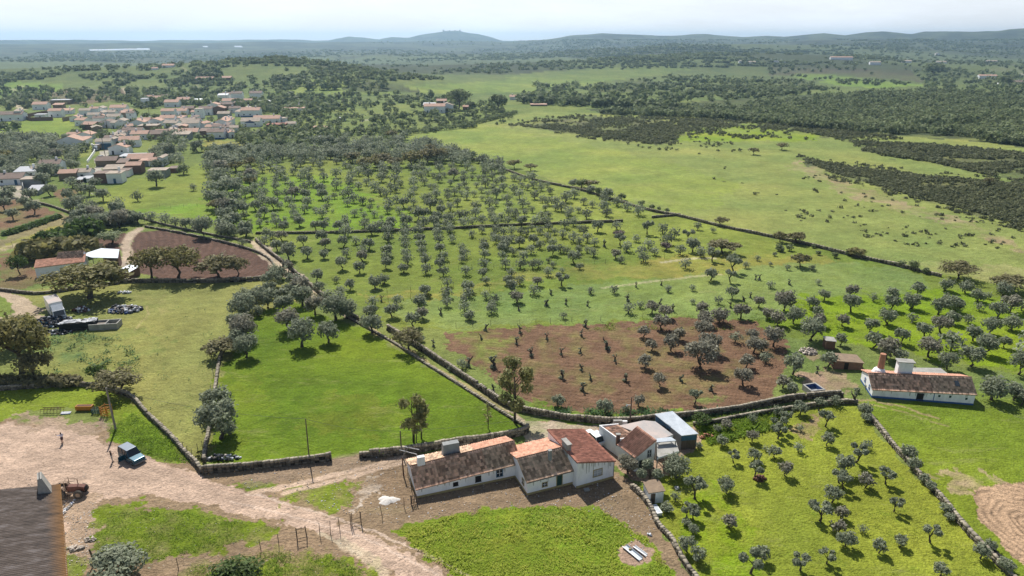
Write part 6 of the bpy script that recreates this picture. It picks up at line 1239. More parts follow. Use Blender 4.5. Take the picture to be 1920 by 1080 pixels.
# ------------------------------------------------------------ vehicles
def wheel(root, x, y, r, w_, mt='tyre', rim='silver', hub=.55):
    o = MB().tube([(x, y - w_ / 2, r), (x, y - w_ / 2 + .03, r), (x, y + w_ / 2 - .03, r), (x, y + w_ / 2, r)], [r * .9, r, r, r * .9], 18).build('wheel', M[mt], root)
    MB().tube([(x, y - w_ / 2 - .012, r), (x, y + w_ / 2 + .012, r)], r * hub, 12).build('rim', M[rim], o); return o
def loft(mb, secs, m=0):
    """secs: list of closed rings with equal length"""
    n = len(secs[0]); vs = [v for s in secs for v in s]; fs = [tuple(range(n - 1, -1, -1)), tuple(range((len(secs) - 1) * n, len(secs) * n))]
    for i in range(len(secs) - 1): fs += [(i * n + j, i * n + (j + 1) % n, (i + 1) * n + (j + 1) % n, (i + 1) * n + j) for j in range(n)]
    return mb.add(vs, fs, m)
def car(px, py, ang, L_, W_, H_, paint, label, name='parked_car', jeep=False):
    root = empty(name, G(px, py), ang, label, 'car'); hw = W_ / 2; gc = .28 if jeep else .18
    lowz, belt = gc, H_ * .56
    def ring(x, z0, z1, w0, w1): return [(x, -w0, z0), (x, w0, z0), (x, w0 * 1.01, (z0 + z1) * .5), (x, w1, z1), (x, -w1, z1), (x, -w0 * 1.01, (z0 + z1) * .5)]
    xs = L_ / 2; bon = .5 if jeep else .44
    b = MB(); loft(b, [ring(-xs, lowz + .12, belt * .94, hw * .9, hw * .86), ring(-xs * .96, lowz, belt, hw * .98, hw * .93), ring(0, lowz, belt, hw, hw * .95), ring(xs * .38, lowz, belt * .99, hw, hw * .94), ring(xs * .93, lowz + .02, belt * .88, hw * .96, hw * .86), ring(xs, lowz + .14, belt * .78, hw * .86, hw * .8)])
    body = b.build('body', M[paint], root, bevel=.035)
    tx0, tx1, bx0, bx1 = (-xs * .93, xs * .10, -xs * .97, xs * .40) if jeep else (-xs * .72, xs * .05, -xs * .93, xs * .46)
    c = MB(); loft(c, [[(bx0, -hw * .92, belt - .02), (bx0, hw * .92, belt - .02), (tx0, hw * .76, H_), (tx0, -hw * .76, H_)], [(bx1, -hw * .92, belt - .02), (bx1, hw * .92, belt - .02), (tx1, hw * .76, H_), (tx1, -hw * .76, H_)]]); c.build('windows', M['glass'], body)
    MB().box(((tx0 + tx1) / 2, 0, H_ + .012), (tx1 - tx0 + .06, W_ * .78, .05)).build('roof', M['silver' if jeep else paint], root, bevel=.02)
    for s in (-1, 1):
        for t_ in (0, .42, 1.): 
            xb = bx0 + (bx1 - bx0) * t_; xt = tx0 + (tx1 - tx0) * t_; MB().tube([(xb, s * hw * .925, belt), (xt, s * hw * .77, H_)], .045, 4).build('pillar', M[paint], root)
        MB().box((xs * .97, s * hw * .68, belt * .68), (.07, .24, .16)).build('headlight', M['lamp'], root); MB().box((-xs * .98, s * hw * .72, belt * .78), (.05, .16, .2)).build('tail_light', M['redp'], root)
        MB().box((xs * .30, s * (hw + .10), belt + .06), (.12, .18, .13)).build('mirror', M['cloth_k'], root)
        for x in (-xs * .62, xs * .62): wheel(root, x, s * (hw - .10), .36 if jeep else .31, .22)
    MB().box((xs * 1.0, 0, gc + .12), (.16, W_ * .96, .2)).build('bumper', M['silver'], root); MB().box((xs * .985, 0, belt * .64), (.05, W_ * .42, .16)).build('grille', M['cloth_k'], root)
    MB().box((0, 0, gc + .06), (L_ * .9, W_ * 1.01, .10)).build('sill', M['silver' if jeep else 'cloth_k'], root)
    if jeep: wheel(root, -xs - .12, 0, .34, .2).rotation_euler = (0, 0, 0)
    return root
jeep = car(249, 862, R(-33), 4.1, 1.75, 1.85, 'teal', 'green four-wheel drive car with a silver roof parked on the dirt road, door open', jeep=True)
MB().box((-.35, -1.22, .78), (.05, .95, .75), .0).build('door', M['teal'], jeep)
for ch in jeep.children:
    if ch.name.startswith('wheel'): pass
car(1113, 826, R(118), 4.1, 1.72, 1.5, 'carwhite', 'white car parked against the long white wall')
car(191, 297, R(80), 4.2, 1.75, 1.5, 'silver', 'dark grey car on the village street', jeep=False)
car(337, 212, R(10), 4.2, 1.75, 1.5, 'carwhite', 'white car at the bend of the far village street')
# lorry
def lorry(px, py, ang, L_, W_, H_, label, name='lorry'):
    root = empty(name, G(px, py), ang, label, 'lorry'); MB().box((-L_ * .14, 0, .75), (L_ * .98 - 1.2, W_ * .5, .3)).build('chassis', M['dust'], root)
    bx = MB().box((-L_ * .16, 0, .95 + (H_ - .95) / 2), (L_ * .72, W_, H_ - .95)).build('cargo_box', M['carwhite' if name == 'lorry' else 'dust'], root, bevel=.03)
    MB().box((-L_ * .16, 0, H_ + .01), (L_ * .725, W_ * 1.01, .06)).build('box_roof', M['concp'], root)
    x0 = L_ * .24; c = MB().extr([(x0, .55), (x0 + 1.75, .55), (x0 + 1.75, 1.35), (x0 + 1.45, H_ * .68), (x0, H_ * .74)], -W_ * .46, W_ * .46).build('cab', M['carwhite'], root)
    MB().add([(x0 + 1.76, -W_ * .4, 1.42), (x0 + 1.76, W_ * .4, 1.42), (x0 + 1.50, W_ * .38, H_ * .65), (x0 + 1.50, -W_ * .38, H_ * .65), (x0 + 1.72, -W_ * .4, 1.40), (x0 + 1.72, W_ * .4, 1.40), (x0 + 1.46, W_ * .38, H_ * .63), (x0 + 1.46, -W_ * .38, H_ * .63)], [(0, 1, 2, 3), (7, 6, 5, 4), (0, 4, 5, 1), (1, 5, 6, 2), (2, 6, 7, 3), (3, 7, 4, 0)]).build('windscreen', M['glass'], c)
    MB().extr([(x0 + .05, H_ * .74), (x0 + 1.4, H_ * .68), (x0 + .2, H_ * .93)], -W_ * .42, W_ * .42).build('wind_deflector', M['metal'], root)
    MB().box((x0 + 1.78, 0, .65), (.12, W_ * .92, .34)).build('bumper', M['silver'], root)
    for s in (-1, 1):
        MB().box((x0 + .75, s * W_ * .465, H_ * .52), (.8, .03, .62)).build('side_window', M['glass'], c); MB().box((x0 + 1.79, s * W_ * .34, .95), (.05, .3, .18)).build('headlight', M['lamp'], root)
        for x in (-L_ * .36, -L_ * .22, x0 + .8): wheel(root, x, s * (W_ * .42), .46, .28)
    return root
lorry(108, 594, R(-48), 8.2, 2.4, 3.7, 'white box lorry parked beside the scrap heap')
lorry(183, 282, R(-80), 6.5, 2.3, 3.0, 'small box lorry parked on the village street', 'box_lorry')
# tractor
def tractor(px, py, ang):
    r = empty('tractor', G(px, py), ang, 'old faded red tractor standing beside the lichen-covered barn', 'tractor')
    for s in (-1, 1): wheel(r, -1.15, s * .78, .80, .42, 'rubber', 'dust', .5); wheel(r, 1.15, s * .72, .58, .34, 'rubber', 'dust', .5); MB().extr([(-2.0, 1.35), (-1.75, 1.66), (-.6, 1.66), (-.35, 1.25), (-.42, 1.2), (-.65, 1.58), (-1.72, 1.58), (-1.95, 1.3)], s * .58 - .2, s * .58 + .2).build('mudguard', M['dust'], r)
    MB().extr([(-.3, .75), (1.75, .75), (1.8, 1.35), (1.2, 1.5), (-.3, 1.55)], -.33, .33).build('bonnet', M['redp'], r, bevel=.03); MB().box((1.83, 0, 1.05), (.06, .5, .5)).build('grille', M['cloth_k'], r)
    MB().box((-.6, 0, .75), (2.2, .5, .4)).build('gearbox', M['rust'], r); MB().box((-1.05, 0, 1.35), (.5, .5, .12)).build('seat', M['cloth_k'], r); MB().box((-1.28, 0, 1.62), (.1, .48, .45)).build('seat_back', M['cloth_k'], r)
    MB().tube([(-.3, 0, 1.4), (-.55, 0, 1.85)], .03, 5).build('steering_column', M['rust'], r); MB().tube([(-.52, -.2, 1.8), (-.52, 0, 1.95), (-.52, .2, 1.8), (-.56, 0, 1.78), (-.52, -.2, 1.8)], .025, 5).build('steering_wheel', M['cloth_k'], r)
    MB().tube([(-.35, -.55, 1.0), (-.35, -.55, 2.45), (-.35, .55, 2.45), (-.35, .55, 1.0)], .05, 6).build('roll_bar', M['dust'], r); MB().tube([(-.35, -.3, 2.47), (.7, -.3, 2.3), (.75, .3, 2.3), (-.35, .3, 2.47)], .03, 5).build('canopy_frame', M['dust'], r)
    MB().tube([(.9, .2, 1.5), (.9, .2, 2.3)], [.05, .045], 6).build('exhaust', M['rust'], r); MB().tube([(1.15, -.75, .58), (1.15, .75, .58)], .06, 6).build('front_axle', M['dust'], r); MB().box((.1, -.5, .72), (1.5, .25, .22), -.05).build('side_tank', M['dust'], r)
tractor(136, 929, R(6))
# ------------------------------------------------------------ people
def person(px, py, ang, label, joints, shirtm, legm, hairm, shirt_edges, leg_edges, long_legs):
    root = empty('person', G(px, py), ang, label, 'person')
    J = {'pelvis': (0, 0, .98, .135, .10), 'waist': (0, .0, 1.12, .125, .09), 'chest': (0, .0, 1.35, .155, .10), 'neckb': (0, -.01, 1.50, .07, .06), 'neck': (0, .0, 1.57, .052, .052), 'head': (0, .015, 1.68, .082, .095), 'top': (0, .0, 1.78, .06, .07)}
    J.update(joints)
    E_ = [('pelvis', 'waist'), ('waist', 'chest'), ('chest', 'neckb'), ('neckb', 'neck'), ('neck', 'head'), ('head', 'top')]
    for s in 'lr': E_ += [('pelvis', 'hip' + s), ('hip' + s, 'knee' + s), ('knee' + s, 'ankle' + s), ('ankle' + s, 'toe' + s), ('neckb', 'sh' + s), ('sh' + s, 'el' + s), ('el' + s, 'wr' + s), ('wr' + s, 'palm' + s)]
    for s in 'lr':
        w_ = Vector(J['wr' + s][:3]); p = Vector(J['palm' + s][:3]); d = (p - w_).normalized(); sd_ = d.cross(Vector((0, 1, 0.2))).normalized(); nm_ = d.cross(sd_)
        for k, (o, l) in enumerate(((-.03, .065), (-.01, .078), (.012, .072), (.032, .055))):
            a = p + sd_ * o + d * l * .5 + nm_ * .008; b = p + sd_ * o * 1.05 + d * l * .9 + nm_ * .03; J[f'f{k}{s}'] = (*a, .010, .010); J[f'g{k}{s}'] = (*b, .008, .008); E_ += [('palm' + s, f'f{k}{s}'), (f'f{k}{s}', f'g{k}{s}')]
        a = w_ * .4 + p * .6 - sd_ * .045 + nm_ * .01; J['th' + s] = (*a, .012, .012); b = a + d * .035 - sd_ * .01; J['ti' + s] = (*b, .009, .009); E_ += [('wr' + s, 'th' + s), ('th' + s, 'ti' + s)]
    def skin(name, edges, m, grow=0., root_=None, sub_=1, parent=None):
        nms = []; [nms.append(n) for e in edges for n in e if n not in nms]; me = bpy.data.meshes.new(name); me.from_pydata([J[n][:3] for n in nms], [(nms.index(a), nms.index(b)) for a, b in edges], [])
        o = bpy.data.objects.new(name, me); COL.objects.link(o); o.modifiers.new('skin', 'SKIN'); sub__ = o.modifiers.new('sub', 'SUBSURF'); sub__.levels = sub__.render_levels = sub_
        if not me.skin_vertices:
            bm_ = bmesh.new(); bm_.from_mesh(me); bm_.verts.layers.skin.verify(); bm_.to_mesh(me); bm_.free()
        for i, n in enumerate(nms): me.skin_vertices[0].data[i].radius = (J[n][3] + grow, J[n][4] + grow)
        me.skin_vertices[0].data[nms.index(root_ or nms[0])].use_root = True
        bpy.context.view_layer.update(); dg = bpy.context.evaluated_depsgraph_get(); ev = bpy.data.meshes.new_from_object(o.evaluated_get(dg)); o.modifiers.clear(); o.data = ev; ev.materials.clear(); ev.materials.append(m); ev.polygons.foreach_set('use_smooth', [True] * len(ev.polygons)); o.parent = parent or root; return o
    body = skin('body', E_, M['skin'], 0, 'pelvis', 2)
    skin('top', [('pelvis', 'waist'), ('waist', 'chest'), ('chest', 'neckb')] + [(a + s, b + s) if a != 'neckb' else ('neckb', 'sh' + s) for s in 'lr' for a, b in shirt_edges], shirtm, .022, 'chest')
    skin('trousers' if long_legs else 'shorts', [('waist', 'pelvis')] + [('pelvis', 'hip' + s) if a == 'pelvis' else (a + s, b + s) for s in 'lr' for a, b in leg_edges], legm, .020, 'pelvis')
    hb = MB(); h_ = Vector(J['head'][:3])
    def ell(mb, c, r_, n=10, m=0, zmin=-1.):
        vs = []; fs = []
        for i in range(n + 1):
            ph = -math.pi / 2 + math.pi * i / n; ph = max(ph, zmin)
            for j in range(n * 2): th_ = math.pi * j / n; vs.append((c[0] + r_[0] * math.cos(ph) * math.cos(th_), c[1] + r_[1] * math.cos(ph) * math.sin(th_), c[2] + r_[2] * math.sin(ph)))
        for i in range(n):
            for j in range(n * 2): fs.append((i * n * 2 + j, i * n * 2 + (j + 1) % (n * 2), (i + 1) * n * 2 + (j + 1) % (n * 2), (i + 1) * n * 2 + j))
        mb.add(vs, fs, m)
    ell(hb, h_ + Vector((0, -.035, .035)), (.098, .098, .108)); ell(hb, h_ + Vector((0, -.085, -.04)), (.07, .05, .09)); hb.build('hair', hairm, root, smooth=True)
    for s in (-1, 1):
        e = MB(); ell(e, h_ + Vector((s * .032, .098, .0)), (.012, .008, .010), 5); e.build('eye', M['cloth_k'], root); e = MB(); ell(e, h_ + Vector((s * .09, .0, -.01)), (.014, .022, .03), 5); e.build('ear', M['skin'], root)
        t_ = Vector(J['toe' + 'lr'[s > 0]][:3]); MB().box(t_ + Vector((0, -.07, -.005)), (.09, .26, .07)).build('shoe', M['cloth_k'] if long_legs else M['dust'], root, bevel=.015)
    e = MB(); e.add([h_ + Vector(v) for v in ((-.014, .09, -.03), (.014, .09, -.03), (0, .125, -.028), (0, .098, .012))], [(0, 1, 2), (0, 2, 3), (1, 3, 2), (0, 3, 1)]); e.build('nose', M['skin'], root); MB().box(h_ + Vector((0, .098, -.052)), (.04, .012, .010)).build('mouth', M['redp'], root)
    return root, J
legs = lambda f: {'hipl': (-.10, 0, .92, .095, .10), 'hipr': (.10, 0, .92, .095, .10), 'kneel': (-.11, .02, .50, .062, .062), 'kneer': (.12, -.02 + f, .50, .062, .062), 'anklel': (-.12, 0, .09, .04, .045), 'ankler': (.14, f * 1.6, .09, .04, .045), 'toel': (-.13, .14, .035, .035, .03), 'toer': (.16, .14 + f * 1.6, .035, .035, .03)}
J1 = {**legs(.10), 'shl': (-.19, 0, 1.46, .055, .055), 'shr': (.19, 0, 1.46, .055, .055), 'ell': (-.30, .16, 1.32, .042, .042), 'elr': (.25, -.03, 1.18, .042, .042), 'wrl': (-.36, .36, 1.50, .028, .028), 'wrr': (.24, .12, .98, .028, .028), 'palml': (-.37, .43, 1.55, .035, .018), 'palmr': (.24, .16, .91, .035, .018)}
pr, J_ = person(118, 831, R(70), 'person in a pale lilac shirt and dark shorts holding up a phone', J1, M['cloth_w'], M['cloth_b'], M['hair'], [('neckb', 'sh'), ('sh', 'el'), ('el', 'wr')], [('pelvis', 'hip'), ('hip', 'knee')], False)
ph_ = MB().box((0, 0, 0), (.075, .012, .15)).build('phone', M['cloth_k']); ph_.location = pr.matrix_basis @ Vector((-.375, .50, 1.62)) if False else G(118, 831) + Matrix.Rotation(R(70), 3, 'Z') @ Vector((-.375, .49, 1.60)); ph_.rotation_euler = (0, 0, R(70)); tag(ph_, 'dark phone held up by the person in the pale shirt', 'phone')
J2 = {**legs(.03), 'shl': (-.19, 0, 1.46, .055, .055), 'shr': (.19, 0, 1.46, .055, .055), 'ell': (-.25, .06, 1.20, .042, .042), 'elr': (.25, .06, 1.20, .042, .042), 'wrl': (-.12, .30, 1.26, .028, .028), 'wrr': (.10, .30, 1.28, .028, .028), 'palml': (-.06, .36, 1.30, .035, .018), 'palmr': (.05, .36, 1.31, .035, .018)}
person(211, 866, R(-60), 'person in a black top and pale trousers standing near the green car', J2, M['cloth_k'], M['cloth_p'], M['hair'], [('neckb', 'sh'), ('sh', 'el')], [('pelvis', 'hip'), ('hip', 'knee'), ('knee', 'ankle')], True)
# ------------------------------------------------------------ implements, junk, small things
def at(px, py): return G(px, py)
def harrow(px, py, ang, label):
    r = empty('harrow', at(px, py), ang, label, 'harrow'); MB().tube([(-1.6, 0, .75), (1.6, 0, .75)], .05, 5).build('toolbar', M['rust'], r); MB().tube([(-1.6, .6, .7), (1.6, .6, .7)], .05, 5).build('toolbar', M['rust'], r)
    for i in range(7):
        x = -1.5 + i * .5; MB().tube([(x, 0, .75), (x + .05, -.3, .6), (x, -.35, .25), (x, -.1, .02)], [.03, .03, .025, .01], 4).build('tine', M['rust'], r); MB().tube([(x + .2, .6, .7), (x + .25, .3, .5), (x + .2, .3, .02)], [.03, .03, .01], 4).build('tine', M['rust'], r)
        if i % 2: MB().tube([(x, 0, .75), (x, .6, .7)], .035, 4).build('strut', M['rust'], r)
harrow(97, 775, R(2), 'rusty spring-tine harrow lying on the bare earth beside the pale board')
def pipe_boat():
    r = empty('board', at(124, 775), R(10), 'pale blue and white broken panel on the ground right of the rusty harrow', 'panel'); MB().box((0, 0, .12), (1.4, .6, .05), 0, tilt=(.1, .05)).build('sheet', M['plast'], r); MB().box((.1, -.25, .06), (1.2, .25, .08)).build('edge', M['plateb'], r)
pipe_boat()
r = empty('feed_trough', at(160, 769), R(1), 'orange metal trough on the bare earth', 'trough'); MB().extr([(-1.3, .15), (1.3, .15), (1.3, .2), (1.3, .85), (-1.3, .85)], -.38, .38).build('body', M['orange'], r, bevel=.03)
MB().box((0, 0, .86), (2.3, .55, .02)).build('inside', M['rust'], r); [MB().box((s * 1.1, 0, .07), (.1, .7, .16)).build('foot', M['rust'], r) for s in (-1, 1)]
def crate(px, py, ang, w_, d_, h_, m, label, bars=4, name='pallet_crate'):
    r = empty(name, at(px, py), ang, label, 'crate')
    for x in (-w_ / 2, w_ / 2):
        for y in (-d_ / 2, d_ / 2): MB().box((x, y, h_ / 2), (.08, .08, h_)).build('post', M[m], r)
    for i in range(bars):
        z = h_ * (i + .5) / bars
        for s in (-1, 1): MB().box((0, s * d_ / 2, z), (w_, .05, .09)).build('rail', M[m], r)
        for s in (-1, 1): MB().box((s * w_ / 2, 0, z), (.05, d_, .09)).build('rail', M[m], r)
    for k in range(3): MB().box((-w_ / 3 + k * w_ / 3, -d_ / 2, h_ / 2), (.07, .06, h_)).build('slat', M[m], r)
crate(182, 774, R(-2), 1.15, .8, .85, 'greenp', 'dark green slatted crate between the orange trough and the orange frame'); crate(201, 778, R(-12), 1.25, 1.1, 1.7, 'orange', 'orange metal frame crate behind the grey utility pole')
def heap(px, py, w_, d_, h_, n, m, label, name, size=(.15, .6), cat='scrap heap', seed=1, mats=None):
    g = np.random.default_rng(seed); V = []; Fs = []; vv = []; mi = []
    for k in range(n):
        a = g.random() * 6.3; q = g.random() ** .5; x = math.cos(a) * q * w_ / 2; y = math.sin(a) * q * d_ / 2; z = h_ * (1 - q * q) * g.random(); s = g.uniform(*size, 3) * np.array((1, 1, .6)); M_ = np.array(Matrix.Rotation(g.random() * 6, 3, 'Z') @ Matrix.Rotation(g.normal() * .5, 3, 'X'))
        V.append((_sb * s * (1 - .3 * g.random((8, 3)))) @ M_.T + np.array((x, y, z + s[2] * .4))); Fs.append(_sf + 8 * k); vv += [g.random()] * 6; mi += [int(g.choice(len(mats), p=[w for _, w in mats])) if mats else 0] * 6
    o = npmesh(name, np.concatenate(V), np.concatenate(Fs), [M[a] for a, _ in mats] if mats else M[m], fattr={'v': vv}, mi=mi); o.location = at(px, py); return tag(o, label, cat)
heap(100, 606, 8.5, 5.5, 1.3, 420, 'junkd', 'dark heap of scrap and bags between the lorry and the wrapped stack', 'scrap_heap', (.2, .8), seed=3, mats=[('junkd', .8), ('plast', .08), ('bluem', .09), ('redp', .03)])
heap(108, 624, 6, 2.6, .6, 130, 'junkd', 'low strip of dark scrap with red bits in front of the wrapped stack', 'scrap_heap', (.15, .6), seed=4, mats=[('junkd', .78), ('plast', .10), ('greenp', .05), ('redp', .07)])
heap(236, 582, 7.0, 4.5, .9, 230, 'junkd', 'loose heap of rubbish with pale sheets at the right end of the scrap yard', 'rubbish_heap', (.2, .8), seed=5, mats=[('junkd', .55), ('plast', .22), ('rubble', .20), ('plateb', .03)], cat='rubbish heap')
heap(152, 583, 3.4, 2.2, .7, 60, 'plast', 'wrecked machine of pale and rusty parts beside the lorry', 'wreck', (.2, .9), seed=6, mats=[('plast', .4), ('rust', .4), ('junkd', .2)], cat='wreck')
r = empty('barrel', at(210, 585), 0, 'blue plastic barrel lying by the rubbish heap', 'barrel'); MB().tube([(-.5, 0, .34), (-.4, 0, .34), (.4, 0, .34), (.5, 0, .34)], [.28, .34, .34, .28], 12).build('drum', M['plateb'], r)
heap(218, 580, 2.2, 1.8, .9, 26, 'junkd', 'black tyres and bags heaped beside the blue barrel', 'tyre_heap', (.4, .9), seed=8)
# wrapped stack on a low stone footing, then the concrete pens
r = empty('wrapped_stack', at(150, 616), R(12), 'long stack of dark crates under torn white sheeting, left of the concrete pens', 'stack'); MB().box((0, 0, .25), (7.2, 2.6, .6)).build('footing', M['stone'], r); MB().box((0, 0, 1.05), (6.6, 2.2, 1.1)).build('crates', M['junkd'], r); 
g_ = np.random.default_rng(4); mb = MB()
for i in range(60): mb.box((g_.uniform(-3.1, 3.1), g_.uniform(-1, 1), 1.62 + g_.random() * .12), (g_.uniform(.4, 1), g_.uniform(.3, .7), .08), g_.normal() * .5, tilt=(g_.normal() * .1, g_.normal() * .1))
mb.build('sheeting', M['plast'], r)
r = empty('concrete_pen', at(199, 614), R(9), 'grey concrete block pens without a roof, at the right end of the stack', 'pen'); mb = MB()
for b in ((0, -1.2, 5.4, .2), (0, 1.2, 5.4, .2)): mb.box((b[0], b[1], .6), (b[2], b[3], 1.3))
for x in (-2.6, .35, 2.6): mb.box((x, 0, .59), (.2, 2.2, 1.27))
mb.build('wall', M['conc'], r); MB().box((-1.1, 0, .5), (2.6, 2.1, .7)).build('rubble_fill', M['rubble'], r)
mb = MB(); g_ = np.random.default_rng(9); NN = 26
sv = [(0, 0, .28)]; sf = []
for k in range(1, 6):
    for j in range(NN): a = 2 * math.pi * j / NN; q = k / 5 * (1.15 + .22 * math.sin(3 * a + 1) + .12 * math.sin(7 * a)); sv.append((math.cos(a) * q * 1.15, math.sin(a) * q * .75, .28 * (1 - (k / 5) ** 1.6) - .01 + g_.random() * .04 * (k < 5)))
for j in range(NN): sf.append((0, 1 + j, 1 + (j + 1) % NN))
for k in range(4):
    for j in range(NN): a = 1 + k * NN + j; b = 1 + k * NN + (j + 1) % NN; sf.append((a, a + NN, b + NN, b))
M['sand'] = mat('pale_sand', (.74, .70, .64), .95, scale=6, var=.3, bump=.03)
o = mb.add(sv, sf).build('sand_heap', M['sand'], smooth=True); o.location = at(728, 938); tag(o, 'pale heap of sand on the dirt left of the long farmhouse', 'sand heap')
heap(168, 1013, 1.5, .9, .2, 40, 'rubble', 'small ring of pale rubble beside the barn', 'rubble_heap', (.12, .3), cat='rubble', seed=10)
heap(140, 1030, 1.8, .8, .2, 22, 'rubble', 'flat pale stones next to the barn wall', 'rubble_heap', (.2, .5), cat='rubble', seed=18)
heap(116, 965, .5, 6.5, .12, 90, 'rubble', 'strip of white debris along the foot of the barn wall', 'debris', (.1, .35), cat='debris', seed=12, mats=[('plast', .5), ('rubble', .45), ('plateb', .05)])
heap(415, 860, 5.5, 1.3, .6, 50, 'junkd', 'grey and dark scrap lying inside the meadow behind the road wall', 'scrap_heap', (.15, .6), seed=13, mats=[('junkd', .5), ('plast', .3), ('rubble', .2)])
heap(232, 560, 0.1, .1, .1, 1, 'rubble', 'white stone in the meadow', 'stone', (.3, .4), cat='stone') if False else None
heap(233, 549, 3.2, 1.2, .3, 24, 'plast', 'scattered white planks on the grass under the oaks', 'planks', (.2, .7), cat='planks', seed=14)
heap(1515, 660, 3, 3, .5, 90, 'rubble', 'pile of pale rubble left of the tiny brown shed', 'rubble_heap', (.15, .6), cat='rubble', seed=15)
heap(1348, 812, 0.1, .1, .1, 1, 'rubble', '', 'x') if False else None
heap(1327, 820, 2.4, .9, .5, 60, 'redp', 'heap of red roof tiles in the shade of the dark green tree', 'tile_heap', (.15, .4), cat='tile heap', seed=16, mats=[('tile_r', 1.)])
heap(1424, 899, 1.4, .9, .4, 24, 'rust', 'rusty scrap frame lying beside an olive in the yellow-green plot', 'scrap_pile', (.1, .7), cat='scrap', seed=17)
heap(1900, 935, 0.1, 0.1, .1, 1, 'rubble', '', 'y') if False else None
# metal trough pieces on the bare patch, white sack, tyres, enamel bath, small stones
def gutterpiece(px, py, ang, L_, W_, label, m='metal'):
    r = empty('metal_trough', at(px, py), ang, label, 'trough'); MB().extr([(-L_ / 2, .04), (L_ / 2, .04), (L_ / 2, .08), (-L_ / 2, .08)], -W_ / 2, W_ / 2).build('floor', M[m], r)
    for s in (-1, 1): MB().box((0, s * W_ / 2, .16), (L_, .05, .26), tilt=(s * -.3, 0)).build('side', M[m], r)
gutterpiece(1186, 1038, R(-55), 2.6, .6, 'long grey metal trough lying on the bare patch, the left one'); gutterpiece(1200, 1035, R(-52), 1.9, .3, 'narrow grey metal trough lying on the bare patch, the right one', 'carwhite')
heap(1180, 1032, .3, .3, .1, 1, 'ochre', 'brown lump lying in the left metal trough', 'stone', (.25, .35), cat='stone', seed=3)
heap(1218, 1003, .5, .3, .12, 5, 'plast', 'white sack on the bare earth near the stone wall', 'sack', (.2, .4), cat='sack', seed=21)
r = empty('bathtub', at(1231, 960), R(105), 'old white bathtub beyond the stone wall below the whitewashed shed', 'bathtub'); MB().box((0, 0, .25), (1.6, .7, .5), taper=1.1).build('tub', M['whitebright'], r, bevel=.05); MB().box((0, 0, .5), (1.35, .5, .03)).build('inside', M['metal'], r)
heap(1269, 917, .6, .4, .4, 4, 'plast', 'white sack behind the small olive near the whitewashed shed', 'sack', (.3, .5), cat='sack', seed=22)
for i, (x, y) in enumerate(((1851, 1031), (1859, 1038), (1868, 1046))):
    r = empty('tyre', at(x, y), R(40), ['old black tyre against the stone wall, farthest of three', 'old black tyre against the stone wall, middle of three', 'old black tyre against the stone wall, nearest of three'][i], 'tyre', 'old tyres against the stone wall'); 
    pts = [(math.cos(a) * .48, math.sin(a) * .48, .2) for a in np.linspace(0, 2 * math.pi, 15)]; MB().tube(pts, .17, 8, cap=False).build('rubber_ring', M['tyre'], r)
g_ = np.random.default_rng(9)
r = empty('water_tank', at(1165, 802), R(0), 'pair of pale electric meter boxes on the dark lane wall', 'meter box'); r.name = 'meter_box'; MB().box((-.6, 0, .75), (1.3, .4, 1.1)).build('case', M['conc'], r); MB().box((.45, -.1, .6), (.7, .35, 1.3)).build('case', M['whitebright'], r); MB().box((.45, -.29, .45), (.5, .03, .6)).build('door', M['metal'], r)
# scattered small stones and litter of the dirt: one uncountable litter
def scatterstones(P, n, smin, smax, label, name, mats, seed):
    g = np.random.default_rng(seed); x, y = rnd_in(P, n, g); V = []; Fs = []; vv = []; mi = []
    for k in range(len(x)):
        q = G(x[k], y[k]); s = g.uniform(smin, smax, 3) * np.array((1, 1, .5)); a = g.random() * 6; c_, s_ = math.cos(a), math.sin(a); v = _sb * s * (1 - .35 * g.random((8, 3)))
        V.append(np.stack([v[:, 0] * c_ - v[:, 1] * s_ + q.x, v[:, 0] * s_ + v[:, 1] * c_ + q.y, v[:, 2] + s[2] * .3], 1)); Fs.append(_sf + 8 * k); vv += [g.random()] * 6; mi += [int(g.choice(len(mats), p=[w for _, w in mats]))] * 6
    o = npmesh(name, np.concatenate(V), np.concatenate(Fs), [M[a] for a, _ in mats], fattr={'v': vv}, mi=mi); tag(o, label, 'stones', kind='stuff')
scatterstones([(380, 890), (700, 858), (1000, 850), (1180, 900), (1230, 985), (1200, 1060), (1130, 960), (900, 955), (720, 985), (640, 960), (460, 915)], 900, .05, .2, 'small pale stones strewn over the yard and verges', 'stones', [('rubble', .9), ('plast', .1)], 31)
scatterstones([(0, 760), (200, 790), (560, 950), (840, 1080), (0, 1080)], 700, .04, .14, 'small stones on the dirt road', 'stones', [('rubble', 1.)], 32)
scatterstones([(120, 940), (180, 940), (175, 1060), (120, 1060)], 200, .06, .22, 'broken stones beside the barn', 'stones', [('rubble', .9), ('plast', .1)], 33)
